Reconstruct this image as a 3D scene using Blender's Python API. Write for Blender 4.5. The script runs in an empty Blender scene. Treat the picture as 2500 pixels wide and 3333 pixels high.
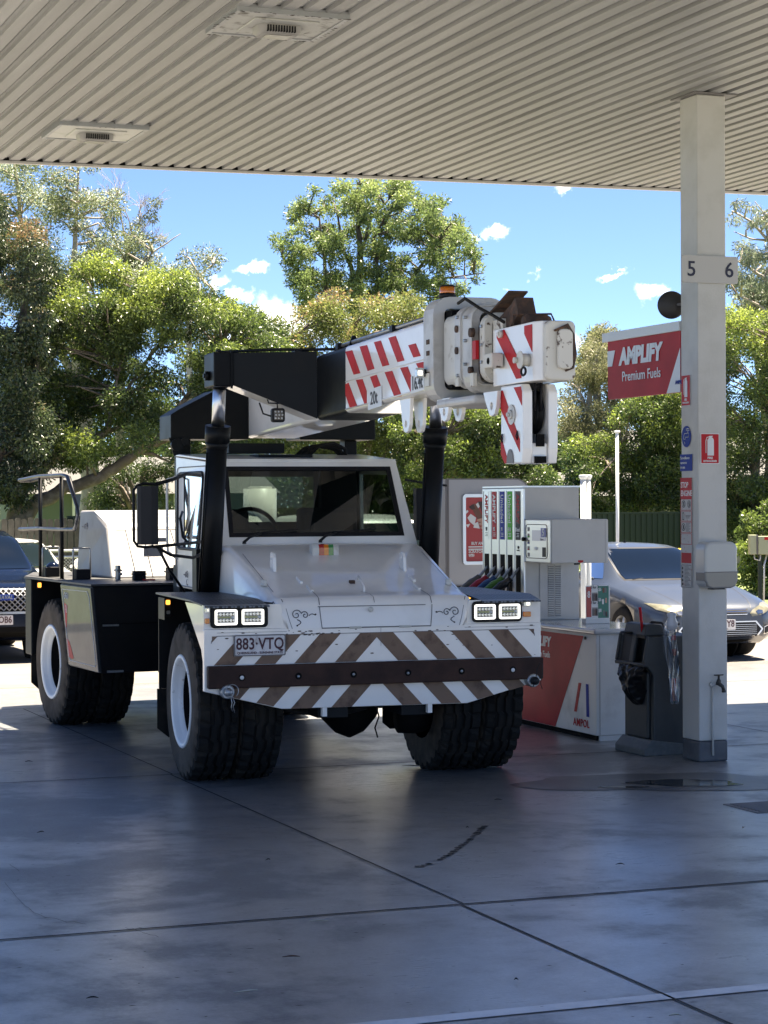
import bpy, bmesh, math, random
import numpy as np
from math import sin, cos, pi, radians, tan, atan2, sqrt
from mathutils import Matrix, Vector, Euler
S = bpy.context.scene
COL = S.collection
# ------------------------------------------------------------------ camera, sky, sun, exposure
H = 2.02
FPX = 7013.0
PITCH = radians(-.257); ROLL = radians(-.28)
cam_data = bpy.data.cameras.new('camera'); cam = bpy.data.objects.new('camera', cam_data); COL.objects.link(cam)
cam_data.sensor_fit = 'HORIZONTAL'; cam_data.sensor_width = 36; cam_data.lens = 36 * FPX / 2500
cam_data.clip_start = .1; cam_data.clip_end = 3000
fw = Vector((0, cos(PITCH), sin(PITCH))); r0 = Vector((1, 0, 0)); u0 = r0.cross(fw)
CR = r0 * cos(ROLL) + u0 * sin(ROLL); CU = u0 * cos(ROLL) - r0 * sin(ROLL)
cam.matrix_world = Matrix(((CR.x, CU.x, -fw.x, 0), (CR.y, CU.y, -fw.y, 0), (CR.z, CU.z, -fw.z, H), (0, 0, 0, 1)))
S.camera = cam
S.render.resolution_x = 768; S.render.resolution_y = 1024
S.render.engine = 'CYCLES'
S.cycles.max_bounces = 8; S.cycles.transparent_max_bounces = 12
S.view_settings.view_transform = 'Standard'; S.view_settings.look = 'None'
S.view_settings.gamma = 1; S.view_settings.use_white_balance = True; S.view_settings.white_balance_temperature = 7900; S.view_settings.exposure = 2.93

SUN_EL = radians(75); SUN_AZ = radians(50)       # azimuth clockwise from the view direction (+Y)
world = bpy.data.worlds.new('World'); S.world = world; world.use_nodes = True
wn = world.node_tree; wn.nodes.clear()
def N(nt, t, **k):
    n = nt.nodes.new(t)
    for a, b in k.items():
        if a == 'inp':
            for i, v in b.items(): n.inputs[i].default_value = v
        else: setattr(n, a, b)
    return n
def at(px, py, d):
    """point seen at display pixel (of 1659x2212) at depth d"""
    sx, sy = px * 1.507, py * 1.507
    r = fw + CR * ((sx - 1250) / FPX) + CU * ((1666.5 - sy) / FPX)
    return Vector((0, 0, H)) + r * d
out = N(wn, 'ShaderNodeOutputWorld'); bg = N(wn, 'ShaderNodeBackground'); wn.links.new(bg.outputs[0], out.inputs[0])
sky = N(wn, 'ShaderNodeTexSky', sky_type='NISHITA', sun_disc=False, sun_elevation=SUN_EL, sun_rotation=SUN_AZ, air_density=.42, dust_density=0.0, ozone_density=3.0)
tc = N(wn, 'ShaderNodeTexCoord')
noi = N(wn, 'ShaderNodeTexNoise', inp={'Scale': 55.0, 'Detail': 6.0, 'Roughness': .62})
wn.links.new(tc.outputs['Generated'], noi.inputs['Vector'])
nsub = N(wn, 'ShaderNodeVectorMath', operation='SUBTRACT'); nsub.inputs[1].default_value = (.5, .5, .5)
wn.links.new(noi.outputs['Color'], nsub.inputs[0])
nsc = N(wn, 'ShaderNodeVectorMath', operation='SCALE'); nsc.inputs['Scale'].default_value = .028
wn.links.new(nsub.outputs[0], nsc.inputs[0])
nrm = N(wn, 'ShaderNodeVectorMath', operation='NORMALIZE'); wn.links.new(tc.outputs['Generated'], nrm.inputs[0])
nadd = N(wn, 'ShaderNodeVectorMath', operation='ADD'); wn.links.new(nrm.outputs[0], nadd.inputs[0]); wn.links.new(nsc.outputs[0], nadd.inputs[1])
acc = None
clouds = [(545, 585, 38, 15, .95), (482, 608, 22, 14, .7), (522, 645, 26, 13, .7), (600, 690, 75, 42, 1.0), (530, 730, 60, 40, .8), (680, 700, 90, 30, .6), (1072, 503, 24, 16, .9), (1030, 520, 16, 10, .5), (1410, 636, 36, 20, .95),
          (1325, 597, 30, 8, .85), (1205, 412, 22, 12, .7), (1163, 588, 14, 12, .6), (1092, 612, 10, 8, .4), (1255, 745, 30, 16, .5), (960, 700, 60, 20, .4)]
for (px, py, wx, wz, st) in clouds:
    d = (at(px, py, 1.0) - Vector((0, 0, H))).normalized()
    s1 = N(wn, 'ShaderNodeVectorMath', operation='SUBTRACT'); s1.inputs[1].default_value = d
    wn.links.new(nadd.outputs[0], s1.inputs[0])
    m1 = N(wn, 'ShaderNodeVectorMath', operation='MULTIPLY'); m1.inputs[1].default_value = (5600 / wx, 5600 / wx, 5600 / wz)
    wn.links.new(s1.outputs[0], m1.inputs[0])
    ln = N(wn, 'ShaderNodeVectorMath', operation='LENGTH'); wn.links.new(m1.outputs[0], ln.inputs[0])
    mr = N(wn, 'ShaderNodeMapRange', interpolation_type='SMOOTHSTEP'); mr.inputs[1].default_value = 1.5; mr.inputs[2].default_value = .15
    mr.inputs[3].default_value = 0; mr.inputs[4].default_value = st
    wn.links.new(ln.outputs['Value'], mr.inputs[0])
    if acc is None: acc = mr.outputs[0]
    else:
        mx = N(wn, 'ShaderNodeMath', operation='MAXIMUM'); wn.links.new(acc, mx.inputs[0]); wn.links.new(mr.outputs[0], mx.inputs[1]); acc = mx.outputs[0]
mixc = N(wn, 'ShaderNodeMix', data_type='RGBA'); mixc.inputs['B'].default_value = (8.5, 8.8, 9.2, 1)
wn.links.new(acc, mixc.inputs['Factor']); skt = N(wn, 'ShaderNodeMix', data_type='RGBA', blend_type='MULTIPLY'); skt.inputs['Factor'].default_value = 1; skt.inputs['B'].default_value = (.57, .69, .86, 1); wn.links.new(sky.outputs[0], skt.inputs['A']); wn.links.new(skt.outputs['Result'], mixc.inputs['A']); wn.links.new(mixc.outputs['Result'], bg.inputs[0])
bg.inputs[1].default_value = .05

sun_data = bpy.data.lights.new('sun', 'SUN'); sun = bpy.data.objects.new('sun', sun_data); COL.objects.link(sun)
sun_data.energy = 3.7; sun_data.angle = radians(.53); sun_data.color = (1, .96, .90)
sdir = Vector((sin(SUN_AZ) * cos(SUN_EL), cos(SUN_AZ) * cos(SUN_EL), sin(SUN_EL)))
sun.rotation_euler = sdir.to_track_quat('Z', 'Y').to_euler()

# ------------------------------------------------------------------ materials
def mat(name, col, rough=.5, metal=0, spec=.5, noise=None, bump=None, coat=0, em=None, alpha=None, coat_rough=.05):
    """noise = (scale, colour2, lo, hi[, detail]); bump = (scale, strength)"""
    m = bpy.data.materials.new(name); m.use_nodes = True; nt = m.node_tree; b = nt.nodes['Principled BSDF']
    b.inputs['Base Color'].default_value = (*col, 1); b.inputs['Roughness'].default_value = rough
    b.inputs['Metallic'].default_value = metal; b.inputs['Specular IOR Level'].default_value = spec
    b.inputs['Coat Weight'].default_value = coat; b.inputs['Coat Roughness'].default_value = coat_rough
    if em: b.inputs['Emission Color'].default_value = (*em[0], 1); b.inputs['Emission Strength'].default_value = em[1]
    tc = None
    if noise or bump: tc = N(nt, 'ShaderNodeTexCoord')
    if noise:
        n = N(nt, 'ShaderNodeTexNoise', inp={'Scale': noise[0], 'Detail': noise[4] if len(noise) > 4 else 5.0, 'Roughness': .6}); nt.links.new(tc.outputs['Object'], n.inputs['Vector'])
        r = N(nt, 'ShaderNodeMapRange'); r.inputs[1].default_value = noise[2]; r.inputs[2].default_value = noise[3]; nt.links.new(n.outputs[0], r.inputs[0])
        x = N(nt, 'ShaderNodeMix', data_type='RGBA'); x.inputs['A'].default_value = (*col, 1); x.inputs['B'].default_value = (*noise[1], 1)
        nt.links.new(r.outputs[0], x.inputs['Factor']); nt.links.new(x.outputs['Result'], b.inputs['Base Color'])
        r2 = N(nt, 'ShaderNodeMapRange'); r2.inputs[3].default_value = max(rough - .06, .02); r2.inputs[4].default_value = min(rough + .14, 1); nt.links.new(n.outputs[0], r2.inputs[0]); nt.links.new(r2.outputs[0], b.inputs['Roughness'])
    if bump:
        n = N(nt, 'ShaderNodeTexNoise', inp={'Scale': bump[0], 'Detail': 4.0}); nt.links.new(tc.outputs['Object'], n.inputs['Vector'])
        u = N(nt, 'ShaderNodeBump', inp={'Strength': bump[1], 'Distance': .01}); nt.links.new(n.outputs[0], u.inputs['Height']); nt.links.new(u.outputs[0], b.inputs['Normal'])
    return m
def glassmat(name, tint, refl=.12, rough=.02):
    m = bpy.data.materials.new(name); m.use_nodes = True; nt = m.node_tree; nt.nodes.clear()
    o = N(nt, 'ShaderNodeOutputMaterial'); g = N(nt, 'ShaderNodeBsdfGlossy', inp={'Roughness': rough, 'Color': (1, 1, 1, 1)}); t = N(nt, 'ShaderNodeBsdfTransparent', inp={'Color': (*tint, 1)})
    f = N(nt, 'ShaderNodeFresnel', inp={'IOR': 1.5}); a = N(nt, 'ShaderNodeMath', operation='ADD'); a.inputs[1].default_value = refl; nt.links.new(f.outputs[0], a.inputs[0])
    mx = N(nt, 'ShaderNodeMixShader'); nt.links.new(a.outputs[0], mx.inputs[0]); nt.links.new(t.outputs[0], mx.inputs[1]); nt.links.new(g.outputs[0], mx.inputs[2]); nt.links.new(mx.outputs[0], o.inputs[0])
    return m
M = {}
M['cwhite'] = mat('crane_white_paint', (.83, .80, .75), .3, noise=(2.2, (.72, .69, .64), .5, .75), coat=.6, coat_rough=.035)
M['cwhite_old'] = mat('worn_white_paint', (.56, .55, .51), .42, noise=(9, (.3, .26, .21), .58, .72))
M['rusty_white'] = mat('rust_stained_white_paint', (.6, .57, .5), .45, noise=(14, (.07, .035, .02), .585, .64, 8.0))
M['rust'] = mat('rusty_dark_steel', (.05, .03, .022), .8, noise=(20, (.12, .06, .035), .45, .65), bump=(60, .4))
M['cblack'] = mat('crane_black_paint', (.004, .005, .006), .42, spec=.18, noise=(6, (.009, .009, .009), .5, .8))
M['cgrey_panel'] = mat('dusty_silver_panel', (.085, .078, .072), .5, spec=.3, noise=(3, (.06, .055, .05), .4, .7), coat=.3)
M['rubber'] = mat('tyre_rubber', (.009, .0085, .008), .8, spec=.25, noise=(5, (.028, .023, .018), .45, .7), bump=(50, .25))
M['rubber_side'] = mat('dusty_tyre_sidewall', (.085, .066, .05), .8, spec=.25, noise=(6, (.04, .032, .025), .4, .7), bump=(25, .2))
M['rim'] = mat('white_painted_rim', (.72, .73, .72), .35, noise=(11, (.45, .42, .38), .62, .7))
M['dark'] = mat('dark_void_steel', (.005, .005, .005), .8, spec=.12)
M['chev'] = mat('faded_brown_reflective_tape', (.20, .125, .085), .5, spec=.25, noise=(7, (.085, .05, .038), .5, .7))
M['bumper_rub'] = mat('maroon_brown_rubber_strip', (.045, .020, .014), .6, spec=.25, noise=(6, (.022, .011, .009), .4, .7), bump=(80, .15))
M['red'] = mat('red_reflective_tape', (.50, .012, .015), .5, spec=.2, noise=(9, (.3, .02, .02), .5, .75))
M['redpaint'] = mat('red_paint', (.48, .012, .018), .5, spec=.25)
M['chrome'] = mat('chromed_rod', (.62, .63, .65), .3, metal=1)
M['steel'] = mat('grey_steel', (.33, .34, .35), .35, metal=.8, noise=(12, (.2, .2, .2), .5, .7))
M['orange_lens'] = mat('orange_lens', (.65, .16, .01), .2, coat=1)
M['amber_lit'] = mat('lit_amber_lens', (.7, .3, .05), .25, em=((1, .42, .08), .35))
M['white_lit'] = mat('lit_white_lens', (.9, .9, .9), .2, em=((1, .97, .9), .5))
M['lamp_ring'] = mat('lit_headlight_ring', (.9, .9, .9), .3, em=((.93, .97, 1), .22))
M['lens'] = mat('clear_lens', (.7, .72, .7), .15, metal=.4, coat=1)
M['reflector'] = mat('chrome_reflector', (.6, .61, .6), .18, metal=1)
M['yellow_led'] = mat('yellow_led_strip', (.42, .4, .15), .3)
M['green_lens'] = mat('green_lens', (.02, .2, .06), .25, coat=1)
M['red_lens'] = mat('red_lens', (.4, .02, .02), .25, coat=1)
M['plate_dark'] = mat('ink_maroon', (.06, .012, .02), .5)
M['plate_white'] = mat('number_plate_white', (.62, .6, .6), .4, noise=(30, (.42, .38, .36), .5, .75))
M['plate_frame'] = mat('grey_frame', (.16, .15, .15), .5)
M['ink'] = mat('black_ink', (.01, .01, .015), .5)
M['navy'] = mat('navy_ink', (.012, .014, .04), .45)
M['glass_cab'] = glassmat('cab_glass', (.33, .39, .37), .03)
M['glass_car'] = glassmat('car_glass', (.30, .36, .40), .16)
M['glass_dark'] = glassmat('dark_glass', (.08, .1, .1), .1)
M['seat'] = mat('black_cloth', (.02, .02, .022), .8)
M['grill_mesh'] = mat('silver_mesh', (.55, .56, .57), .3, metal=1)
M['light_strip'] = mat('grey_steel_trim', (.35, .36, .38), .4, metal=.5)
# pump and signs
M['pwhite'] = mat('pump_white', (.72, .715, .69), .38, noise=(3, (.5, .49, .47), .5, .75))
M['pgrey'] = mat('pump_grey', (.56, .545, .515), .42, noise=(3, (.50, .485, .455), .5, .75))
M['palu'] = mat('brushed_aluminium', (.68, .69, .70), .3, metal=.7)
M['pred'] = mat('sign_red', (.48, .012, .02), .5, spec=.25, noise=(2, (.33, .02, .025), .4, .75))
M['pblue'] = mat('sign_blue', (.015, .04, .30), .55, spec=.2)
M['pgreen'] = mat('sign_green', (.08, .48, .05), .55, spec=.2)
M['pdgreen'] = mat('leaflet_green', (.01, .16, .11), .35)
M['pblack'] = mat('black_plastic', (.010, .010, .012), .5, spec=.25)
M['binplastic'] = mat('charcoal_plastic', (.030, .033, .034), .5, noise=(2.5, (.045, .048, .048), .4, .7), bump=(200, .1))
M['binlight'] = mat('grey_plastic', (.085, .095, .097), .55, noise=(20, (.12, .13, .13), .45, .7))
M['bag'] = mat('black_bin_liner', (.005, .005, .006), .28, spec=.4, bump=None, coat=0)
M['clearbag'] = None
M['swhite'] = mat('sign_white', (.66, .67, .67), .35)
M['signsilver'] = mat('number_sign_grey', (.46, .445, .42), .4)
M['sblue'] = mat('sticker_blue', (.01, .04, .26), .55, spec=.2)
M['paper'] = mat('peeling_paper', (.5, .49, .47), .6, noise=(30, (.4, .2, .2), .58, .7))
M['screen'] = mat('lcd_grey', (.45, .47, .6), .2, em=((.5, .52, .7), .02))
M['skin'] = mat('printed_skin', (.50, .27, .20), .5)
M['choc'] = mat('printed_brown', (.06, .03, .025), .5)
M['choc2'] = mat('printed_light_brown', (.16, .06, .035), .5)
M['pposter'] = mat('poster_red', (.40, .03, .028), .35)
M['pillar'] = mat('pillar_paint', (.52, .51, .48), .45, noise=(3.5, (.44, .43, .395), .45, .75), bump=(60, .12))
M['pillar_base'] = mat('pillar_grey_base', (.10, .105, .115), .6, noise=(6, (.07, .07, .075), .45, .7))
M['nozzle_red'] = mat('nozzle_red', (.38, .012, .03), .35)
M['nozzle_blue'] = mat('nozzle_blue', (.015, .07, .2), .35)
M['nozzle_green'] = mat('nozzle_green', (.07, .2, .03), .35)
M['nozzle_grey'] = mat('nozzle_grey', (.12, .12, .11), .4)
M['nozzle_black'] = mat('nozzle_black', (.015, .015, .015), .4)
M['bark'] = mat('bark', (.13, .105, .085), .85, noise=(6, (.24, .2, .17), .45, .65), bump=(20, .8))
M['bark_dark'] = mat('dark_bark', (.06, .052, .045), .85, noise=(6, (.12, .1, .085), .45, .65), bump=(20, .8))
M['bark_pale'] = mat('pale_bark', (.30, .26, .22), .85, noise=(6, (.42, .38, .33), .45, .65), bump=(20, .5))
M['gfence'] = mat('green_fence_steel', (.006, .017, .009), .6, noise=(2, (.009, .023, .013), .4, .7))
M['tfence'] = mat('weathered_timber', (.06, .055, .045), .85, noise=(9, (.035, .032, .027), .4, .7))
M['galv'] = mat('galvanised_steel', (.5, .51, .51), .4, metal=.6)
M['wpaint'] = mat('white_pole_paint', (.7, .72, .71), .4)
M['pwallg'] = mat('pale_green_wall', (.10, .13, .10), .7)
M['beige'] = mat('beige_wall', (.28, .24, .18), .7)
M['roofw'] = mat('pale_roof', (.085, .085, .083), .85)
M['blue_tarp'] = mat('blue_tarp', (.02, .30, .75), .4)
M['yellow'] = mat('yellow_lid', (.75, .38, .01), .4)
M['boxgreen'] = mat('meter_box_cream', (.34, .36, .22), .5)
M['kerb'] = mat('brick_kerb', (.22, .15, .11), .8)

# ------------------------------------------------------------------ geometry helpers
class MB:
    def __init__(s, mtx=None): s.bm = bmesh.new(); s.M = mtx or Matrix(); s.slots = []; s.mi = 0
    def mt(s, m):
        if m not in s.slots: s.slots.append(m)
        s.mi = s.slots.index(m); return s
    def v(s, p): return s.bm.verts.new(s.M @ Vector(p))
    def f(s, vs, smooth=False):
        try: f = s.bm.faces.new(vs)
        except ValueError: return None
        f.material_index = s.mi; f.smooth = smooth; return f
    def poly(s, pts, smooth=False): return s.f([s.v(p) for p in pts], smooth)
    def box(s, x0, x1, y0, y1, z0, z1):
        c = [s.v((x, y, z)) for x in (x0, x1) for y in (y0, y1) for z in (z0, z1)]
        for q in ((0, 1, 3, 2), (4, 6, 7, 5), (0, 4, 5, 1), (2, 3, 7, 6), (0, 2, 6, 4), (1, 5, 7, 3)): s.f([c[i] for i in q])
        return s
    def prism(s, pts, a, b, ax='y', smooth=False):
        """pts 2D polygon; ax = extrude axis. x: pts=(y,z); y: pts=(x,z); z: pts=(x,y)"""
        g = {'x': lambda p, t: (t, p[0], p[1]), 'y': lambda p, t: (p[0], t, p[1]), 'z': lambda p, t: (p[0], p[1], t)}[ax]
        A = [s.v(g(p, a)) for p in pts]; B = [s.v(g(p, b)) for p in pts]; n = len(pts)
        s.f(A); s.f(B[::-1])
        for i in range(n): s.f([A[i], A[(i + 1) % n], B[(i + 1) % n], B[i]][::-1], smooth)
        return s
    def frame(s, outer, inner, a, b, ax='y'):
        g = {'x': lambda p, t: (t, p[0], p[1]), 'y': lambda p, t: (p[0], t, p[1]), 'z': lambda p, t: (p[0], p[1], t)}[ax]
        n = len(outer); R = [[s.v(g(p, t)) for p in P] for P in (outer, inner) for t in (a, b)]
        for i in range(n):
            j = (i + 1) % n
            s.f([R[0][i], R[0][j], R[2][j], R[2][i]]); s.f([R[1][i], R[3][i], R[3][j], R[1][j]])
            s.f([R[0][i], R[1][i], R[1][j], R[0][j]]); s.f([R[2][i], R[2][j], R[3][j], R[3][i]])
        return s
    def ring(s, c, ax1, ax2, r, n): return [s.v(Vector(c) + Vector(ax1) * (r * cos(2 * pi * i / n)) + Vector(ax2) * (r * sin(2 * pi * i / n))) for i in range(n)]
    def tube(s, pts, r, n=8, cap=True, smooth=True):
        pts = [Vector(p) for p in pts]; rs = r if isinstance(r, (list, tuple)) else [r] * len(pts)
        t0 = (pts[1] - pts[0]).normalized(); up = Vector((0, 0, 1)) if abs(t0.z) < .9 else Vector((1, 0, 0))
        a = t0.cross(up).normalized(); prev = None
        for i, p in enumerate(pts):
            t = (pts[min(i + 1, len(pts) - 1)] - pts[max(i - 1, 0)]).normalized()
            a = (a - t * a.dot(t)).normalized(); b = t.cross(a)
            ring = s.ring(p, a, b, rs[i], n)
            if prev:
                for k in range(n): s.f([prev[k], prev[(k + 1) % n], ring[(k + 1) % n], ring[k]], smooth)
            elif cap: s.f(ring[::-1])
            prev = ring
        if cap: s.f(prev)
        return s
    def cyl(s, p0, p1, r, n=20, r2=None): return s.tube([p0, p1], [r, r2 if r2 is not None else r], n)
    def lathe(s, prof, origin=(0, 0, 0), ax='z', n=32, closed=False, caps=True):
        """prof list of (radius, height along axis)"""
        o = Vector(origin); A = {'z': (Vector((1, 0, 0)), Vector((0, 1, 0)), Vector((0, 0, 1))), 'x': (Vector((0, 1, 0)), Vector((0, 0, 1)), Vector((1, 0, 0))), 'y': (Vector((0, 0, 1)), Vector((1, 0, 0)), Vector((0, 1, 0)))}[ax]
        R = []
        for (r, h) in prof: R.append(s.ring(o + A[2] * h, A[0], A[1], max(r, 1e-4), n))
        m = len(R)
        for i in range(m if closed else m - 1):
            P, Q = R[i], R[(i + 1) % m]
            for k in range(n): s.f([P[k], P[(k + 1) % n], Q[(k + 1) % n], Q[k]], True)
        if not closed and caps:
            if prof[0][0] > .001: s.f(R[0][::-1])
            if prof[-1][0] > .001: s.f(R[-1])
        return s
    def grid(s, rows, smooth=True):
        V = [[s.v(p) for p in r] for r in rows]
        for i in range(len(V) - 1):
            for j in range(len(V[0]) - 1): s.f([V[i][j], V[i][j + 1], V[i + 1][j + 1], V[i + 1][j]], smooth)
        return V
def obj(name, mb, m=None, parent=None, bevel=0, label=None, seg=2, recalc=True, autosmooth=False):
    bm = mb.bm
    if recalc: bmesh.ops.recalc_face_normals(bm, faces=bm.faces)
    me = bpy.data.meshes.new(name); bm.to_mesh(me); bm.free()
    for mm in mb.slots: me.materials.append(mm)
    if m and not mb.slots: me.materials.append(m)
    o = bpy.data.objects.new(name, me); COL.objects.link(o)
    if parent: o.parent = parent
    if bevel:
        b = o.modifiers.new('bevel', 'BEVEL'); b.width = bevel; b.segments = seg; b.limit_method = 'ANGLE'; b.angle_limit = radians(40)
        try: b.harden_normals = False
        except Exception: pass
    if label: o['label'] = label
    return o
def tag(o, label, cat, group=None, kind=None):
    if label: o['label'] = label
    if cat: o['category'] = cat
    if group: o['group'] = group
    if kind: o['kind'] = kind
    return o
def thing(name, label, cat, loc=(0, 0, 0), rz=0, group=None):
    o = bpy.data.objects.new(name, None); COL.objects.link(o); o.location = loc; o.rotation_euler = (0, 0, rz); o.empty_display_size = .2
    return tag(o, label, cat, group)
KY = radians(20.9)
def K(x, y, z=0): return Vector((cos(KY) * x - sin(KY) * y, sin(KY) * x + cos(KY) * y, z))
KM = Matrix.Rotation(KY, 4, 'Z')
def kthing(name, label, cat, x, y, z=0, group=None): return thing(name, label, cat, K(x, y, z), KY, group)
def textmesh(name, txt, size, m, parent, mtx, bold=0, sx=1, shear=0, align='CENTER', ext=.001, space=1):
    c = bpy.data.curves.new('lettering', 'FONT'); c.body = txt; c.size = size; c.align_x = align; c.align_y = 'CENTER'; c.offset = bold; c.shear = shear; c.extrude = ext; c.resolution_u = 3; c.space_character = space; c.space_line = .95
    t = bpy.data.objects.new('lettering', c); COL.objects.link(t); bpy.context.view_layer.update()
    me = bpy.data.meshes.new_from_object(t.evaluated_get(bpy.context.evaluated_depsgraph_get())); bpy.data.objects.remove(t); bpy.data.curves.remove(c)
    me.transform(mtx @ Matrix.Diagonal((sx, 1, 1, 1)))
    me.name = name; me.materials.clear(); me.materials.append(m)
    o = bpy.data.objects.new(name, me); COL.objects.link(o)
    if parent: o.parent = parent
    return o
def faceM(x, y, z, facing='-y', rot=0):
    """matrix that lays XY lettering on a vertical face: local text x -> right as seen, y -> up"""
    b = {'-y': Matrix(((1, 0, 0, 0), (0, 0, -1, 0), (0, 1, 0, 0), (0, 0, 0, 1))), '-x': Matrix(((0, 0, -1, 0), (-1, 0, 0, 0), (0, 1, 0, 0), (0, 0, 0, 1)))}[facing]
    return Matrix.Translation((x, y, z)) @ b @ Matrix.Rotation(rot, 4, 'Z')
def clip(poly, planes):
    """convex clip of 2D polygon by half planes (a,b,c): a*x+b*y<=c"""
    for (a, b, c) in planes:
        outp = []
        for i in range(len(poly)):
            p, q = poly[i], poly[(i + 1) % len(poly)]; dp = a * p[0] + b * p[1] - c; dq = a * q[0] + b * q[1] - c
            if dp <= 0: outp.append(p)
            if dp * dq < 0: t = dp / (dp - dq); outp.append((p[0] + t * (q[0] - p[0]), p[1] + t * (q[1] - p[1])))
        poly = outp
        if len(poly) < 3: return []
    return poly
def rrect(x0, x1, z0, z1, r, n=4):
    P = []
    for (cx, cz, a0) in ((x1 - r, z1 - r, 0), (x0 + r, z1 - r, 90), (x0 + r, z0 + r, 180), (x1 - r, z0 + r, 270)):
        for k in range(n + 1): a = radians(a0 + 90 * k / n); P.append((cx + r * cos(a), cz + r * sin(a)))
    return P
# ------------------------------------------------------------------ ground
def gp(px, py, z=0):
    sx, sy = px * 1.507, py * 1.507
    r = fw + CR * ((sx - 1250) / FPX) + CU * ((1666.5 - sy) / FPX); t = (z - H) / r.z
    return Vector((0, 0, H)) + r * t
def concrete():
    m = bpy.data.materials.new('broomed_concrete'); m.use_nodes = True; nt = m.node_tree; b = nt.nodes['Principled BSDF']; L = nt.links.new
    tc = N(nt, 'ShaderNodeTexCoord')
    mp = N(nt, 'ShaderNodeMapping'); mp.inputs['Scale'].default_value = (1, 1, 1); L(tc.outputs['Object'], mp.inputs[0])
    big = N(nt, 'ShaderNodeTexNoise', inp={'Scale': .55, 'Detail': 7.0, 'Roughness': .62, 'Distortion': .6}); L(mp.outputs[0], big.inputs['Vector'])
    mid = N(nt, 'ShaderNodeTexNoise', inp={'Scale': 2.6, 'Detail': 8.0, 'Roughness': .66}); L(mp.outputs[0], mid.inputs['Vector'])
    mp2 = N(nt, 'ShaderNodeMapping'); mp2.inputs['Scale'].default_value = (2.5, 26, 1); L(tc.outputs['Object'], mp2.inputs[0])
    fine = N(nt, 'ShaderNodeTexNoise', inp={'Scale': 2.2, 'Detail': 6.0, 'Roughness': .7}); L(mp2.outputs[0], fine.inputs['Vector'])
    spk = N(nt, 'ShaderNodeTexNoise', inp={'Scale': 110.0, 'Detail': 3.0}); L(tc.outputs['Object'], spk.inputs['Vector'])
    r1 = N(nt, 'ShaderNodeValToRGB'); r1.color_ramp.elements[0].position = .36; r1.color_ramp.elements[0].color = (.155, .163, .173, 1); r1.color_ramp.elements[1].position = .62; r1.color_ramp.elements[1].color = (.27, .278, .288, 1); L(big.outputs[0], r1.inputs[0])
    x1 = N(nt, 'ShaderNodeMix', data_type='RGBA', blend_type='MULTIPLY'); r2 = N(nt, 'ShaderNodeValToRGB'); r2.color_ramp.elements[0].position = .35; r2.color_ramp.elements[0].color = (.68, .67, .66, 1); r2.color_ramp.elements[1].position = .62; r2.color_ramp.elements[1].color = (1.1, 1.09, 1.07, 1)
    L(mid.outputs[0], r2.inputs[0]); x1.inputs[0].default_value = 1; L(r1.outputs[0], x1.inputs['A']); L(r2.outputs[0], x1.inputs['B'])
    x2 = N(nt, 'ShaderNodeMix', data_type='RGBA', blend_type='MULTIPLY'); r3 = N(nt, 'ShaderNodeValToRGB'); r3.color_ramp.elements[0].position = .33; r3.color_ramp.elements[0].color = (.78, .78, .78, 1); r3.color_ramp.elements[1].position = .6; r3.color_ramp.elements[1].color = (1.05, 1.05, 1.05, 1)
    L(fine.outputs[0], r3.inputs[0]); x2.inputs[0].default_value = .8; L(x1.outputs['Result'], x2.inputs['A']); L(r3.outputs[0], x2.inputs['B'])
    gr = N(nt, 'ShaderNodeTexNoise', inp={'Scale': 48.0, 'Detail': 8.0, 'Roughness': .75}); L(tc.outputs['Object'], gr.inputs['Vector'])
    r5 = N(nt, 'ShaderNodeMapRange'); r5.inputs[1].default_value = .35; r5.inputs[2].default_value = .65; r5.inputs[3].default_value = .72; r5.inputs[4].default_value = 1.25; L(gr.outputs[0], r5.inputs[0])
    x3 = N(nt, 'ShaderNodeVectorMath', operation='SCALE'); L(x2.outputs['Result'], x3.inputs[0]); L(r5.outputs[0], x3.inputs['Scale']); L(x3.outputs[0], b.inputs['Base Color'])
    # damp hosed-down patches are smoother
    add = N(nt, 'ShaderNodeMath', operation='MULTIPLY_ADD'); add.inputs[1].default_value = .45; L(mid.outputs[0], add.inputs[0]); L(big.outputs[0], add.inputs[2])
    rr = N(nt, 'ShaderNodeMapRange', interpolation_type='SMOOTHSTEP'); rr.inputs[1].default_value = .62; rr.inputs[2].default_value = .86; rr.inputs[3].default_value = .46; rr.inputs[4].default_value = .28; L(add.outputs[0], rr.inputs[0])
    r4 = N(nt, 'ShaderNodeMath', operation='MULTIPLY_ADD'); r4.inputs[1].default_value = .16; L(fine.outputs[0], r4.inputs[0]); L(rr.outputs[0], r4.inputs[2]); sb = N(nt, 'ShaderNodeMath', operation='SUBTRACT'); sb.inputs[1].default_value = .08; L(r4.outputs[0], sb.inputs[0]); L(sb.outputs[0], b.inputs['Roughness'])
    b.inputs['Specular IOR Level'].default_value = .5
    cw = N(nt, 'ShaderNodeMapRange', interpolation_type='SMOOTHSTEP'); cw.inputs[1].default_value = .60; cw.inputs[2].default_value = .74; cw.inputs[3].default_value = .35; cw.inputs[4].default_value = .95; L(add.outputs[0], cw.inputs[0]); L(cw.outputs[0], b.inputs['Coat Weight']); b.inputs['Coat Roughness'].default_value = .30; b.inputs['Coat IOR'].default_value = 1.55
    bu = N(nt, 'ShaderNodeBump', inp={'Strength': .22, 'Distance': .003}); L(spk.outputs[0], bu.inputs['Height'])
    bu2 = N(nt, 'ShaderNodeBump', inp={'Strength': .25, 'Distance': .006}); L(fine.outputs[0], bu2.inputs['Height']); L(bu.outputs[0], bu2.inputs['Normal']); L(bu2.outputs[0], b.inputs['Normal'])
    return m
M['concrete'] = concrete()
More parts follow.
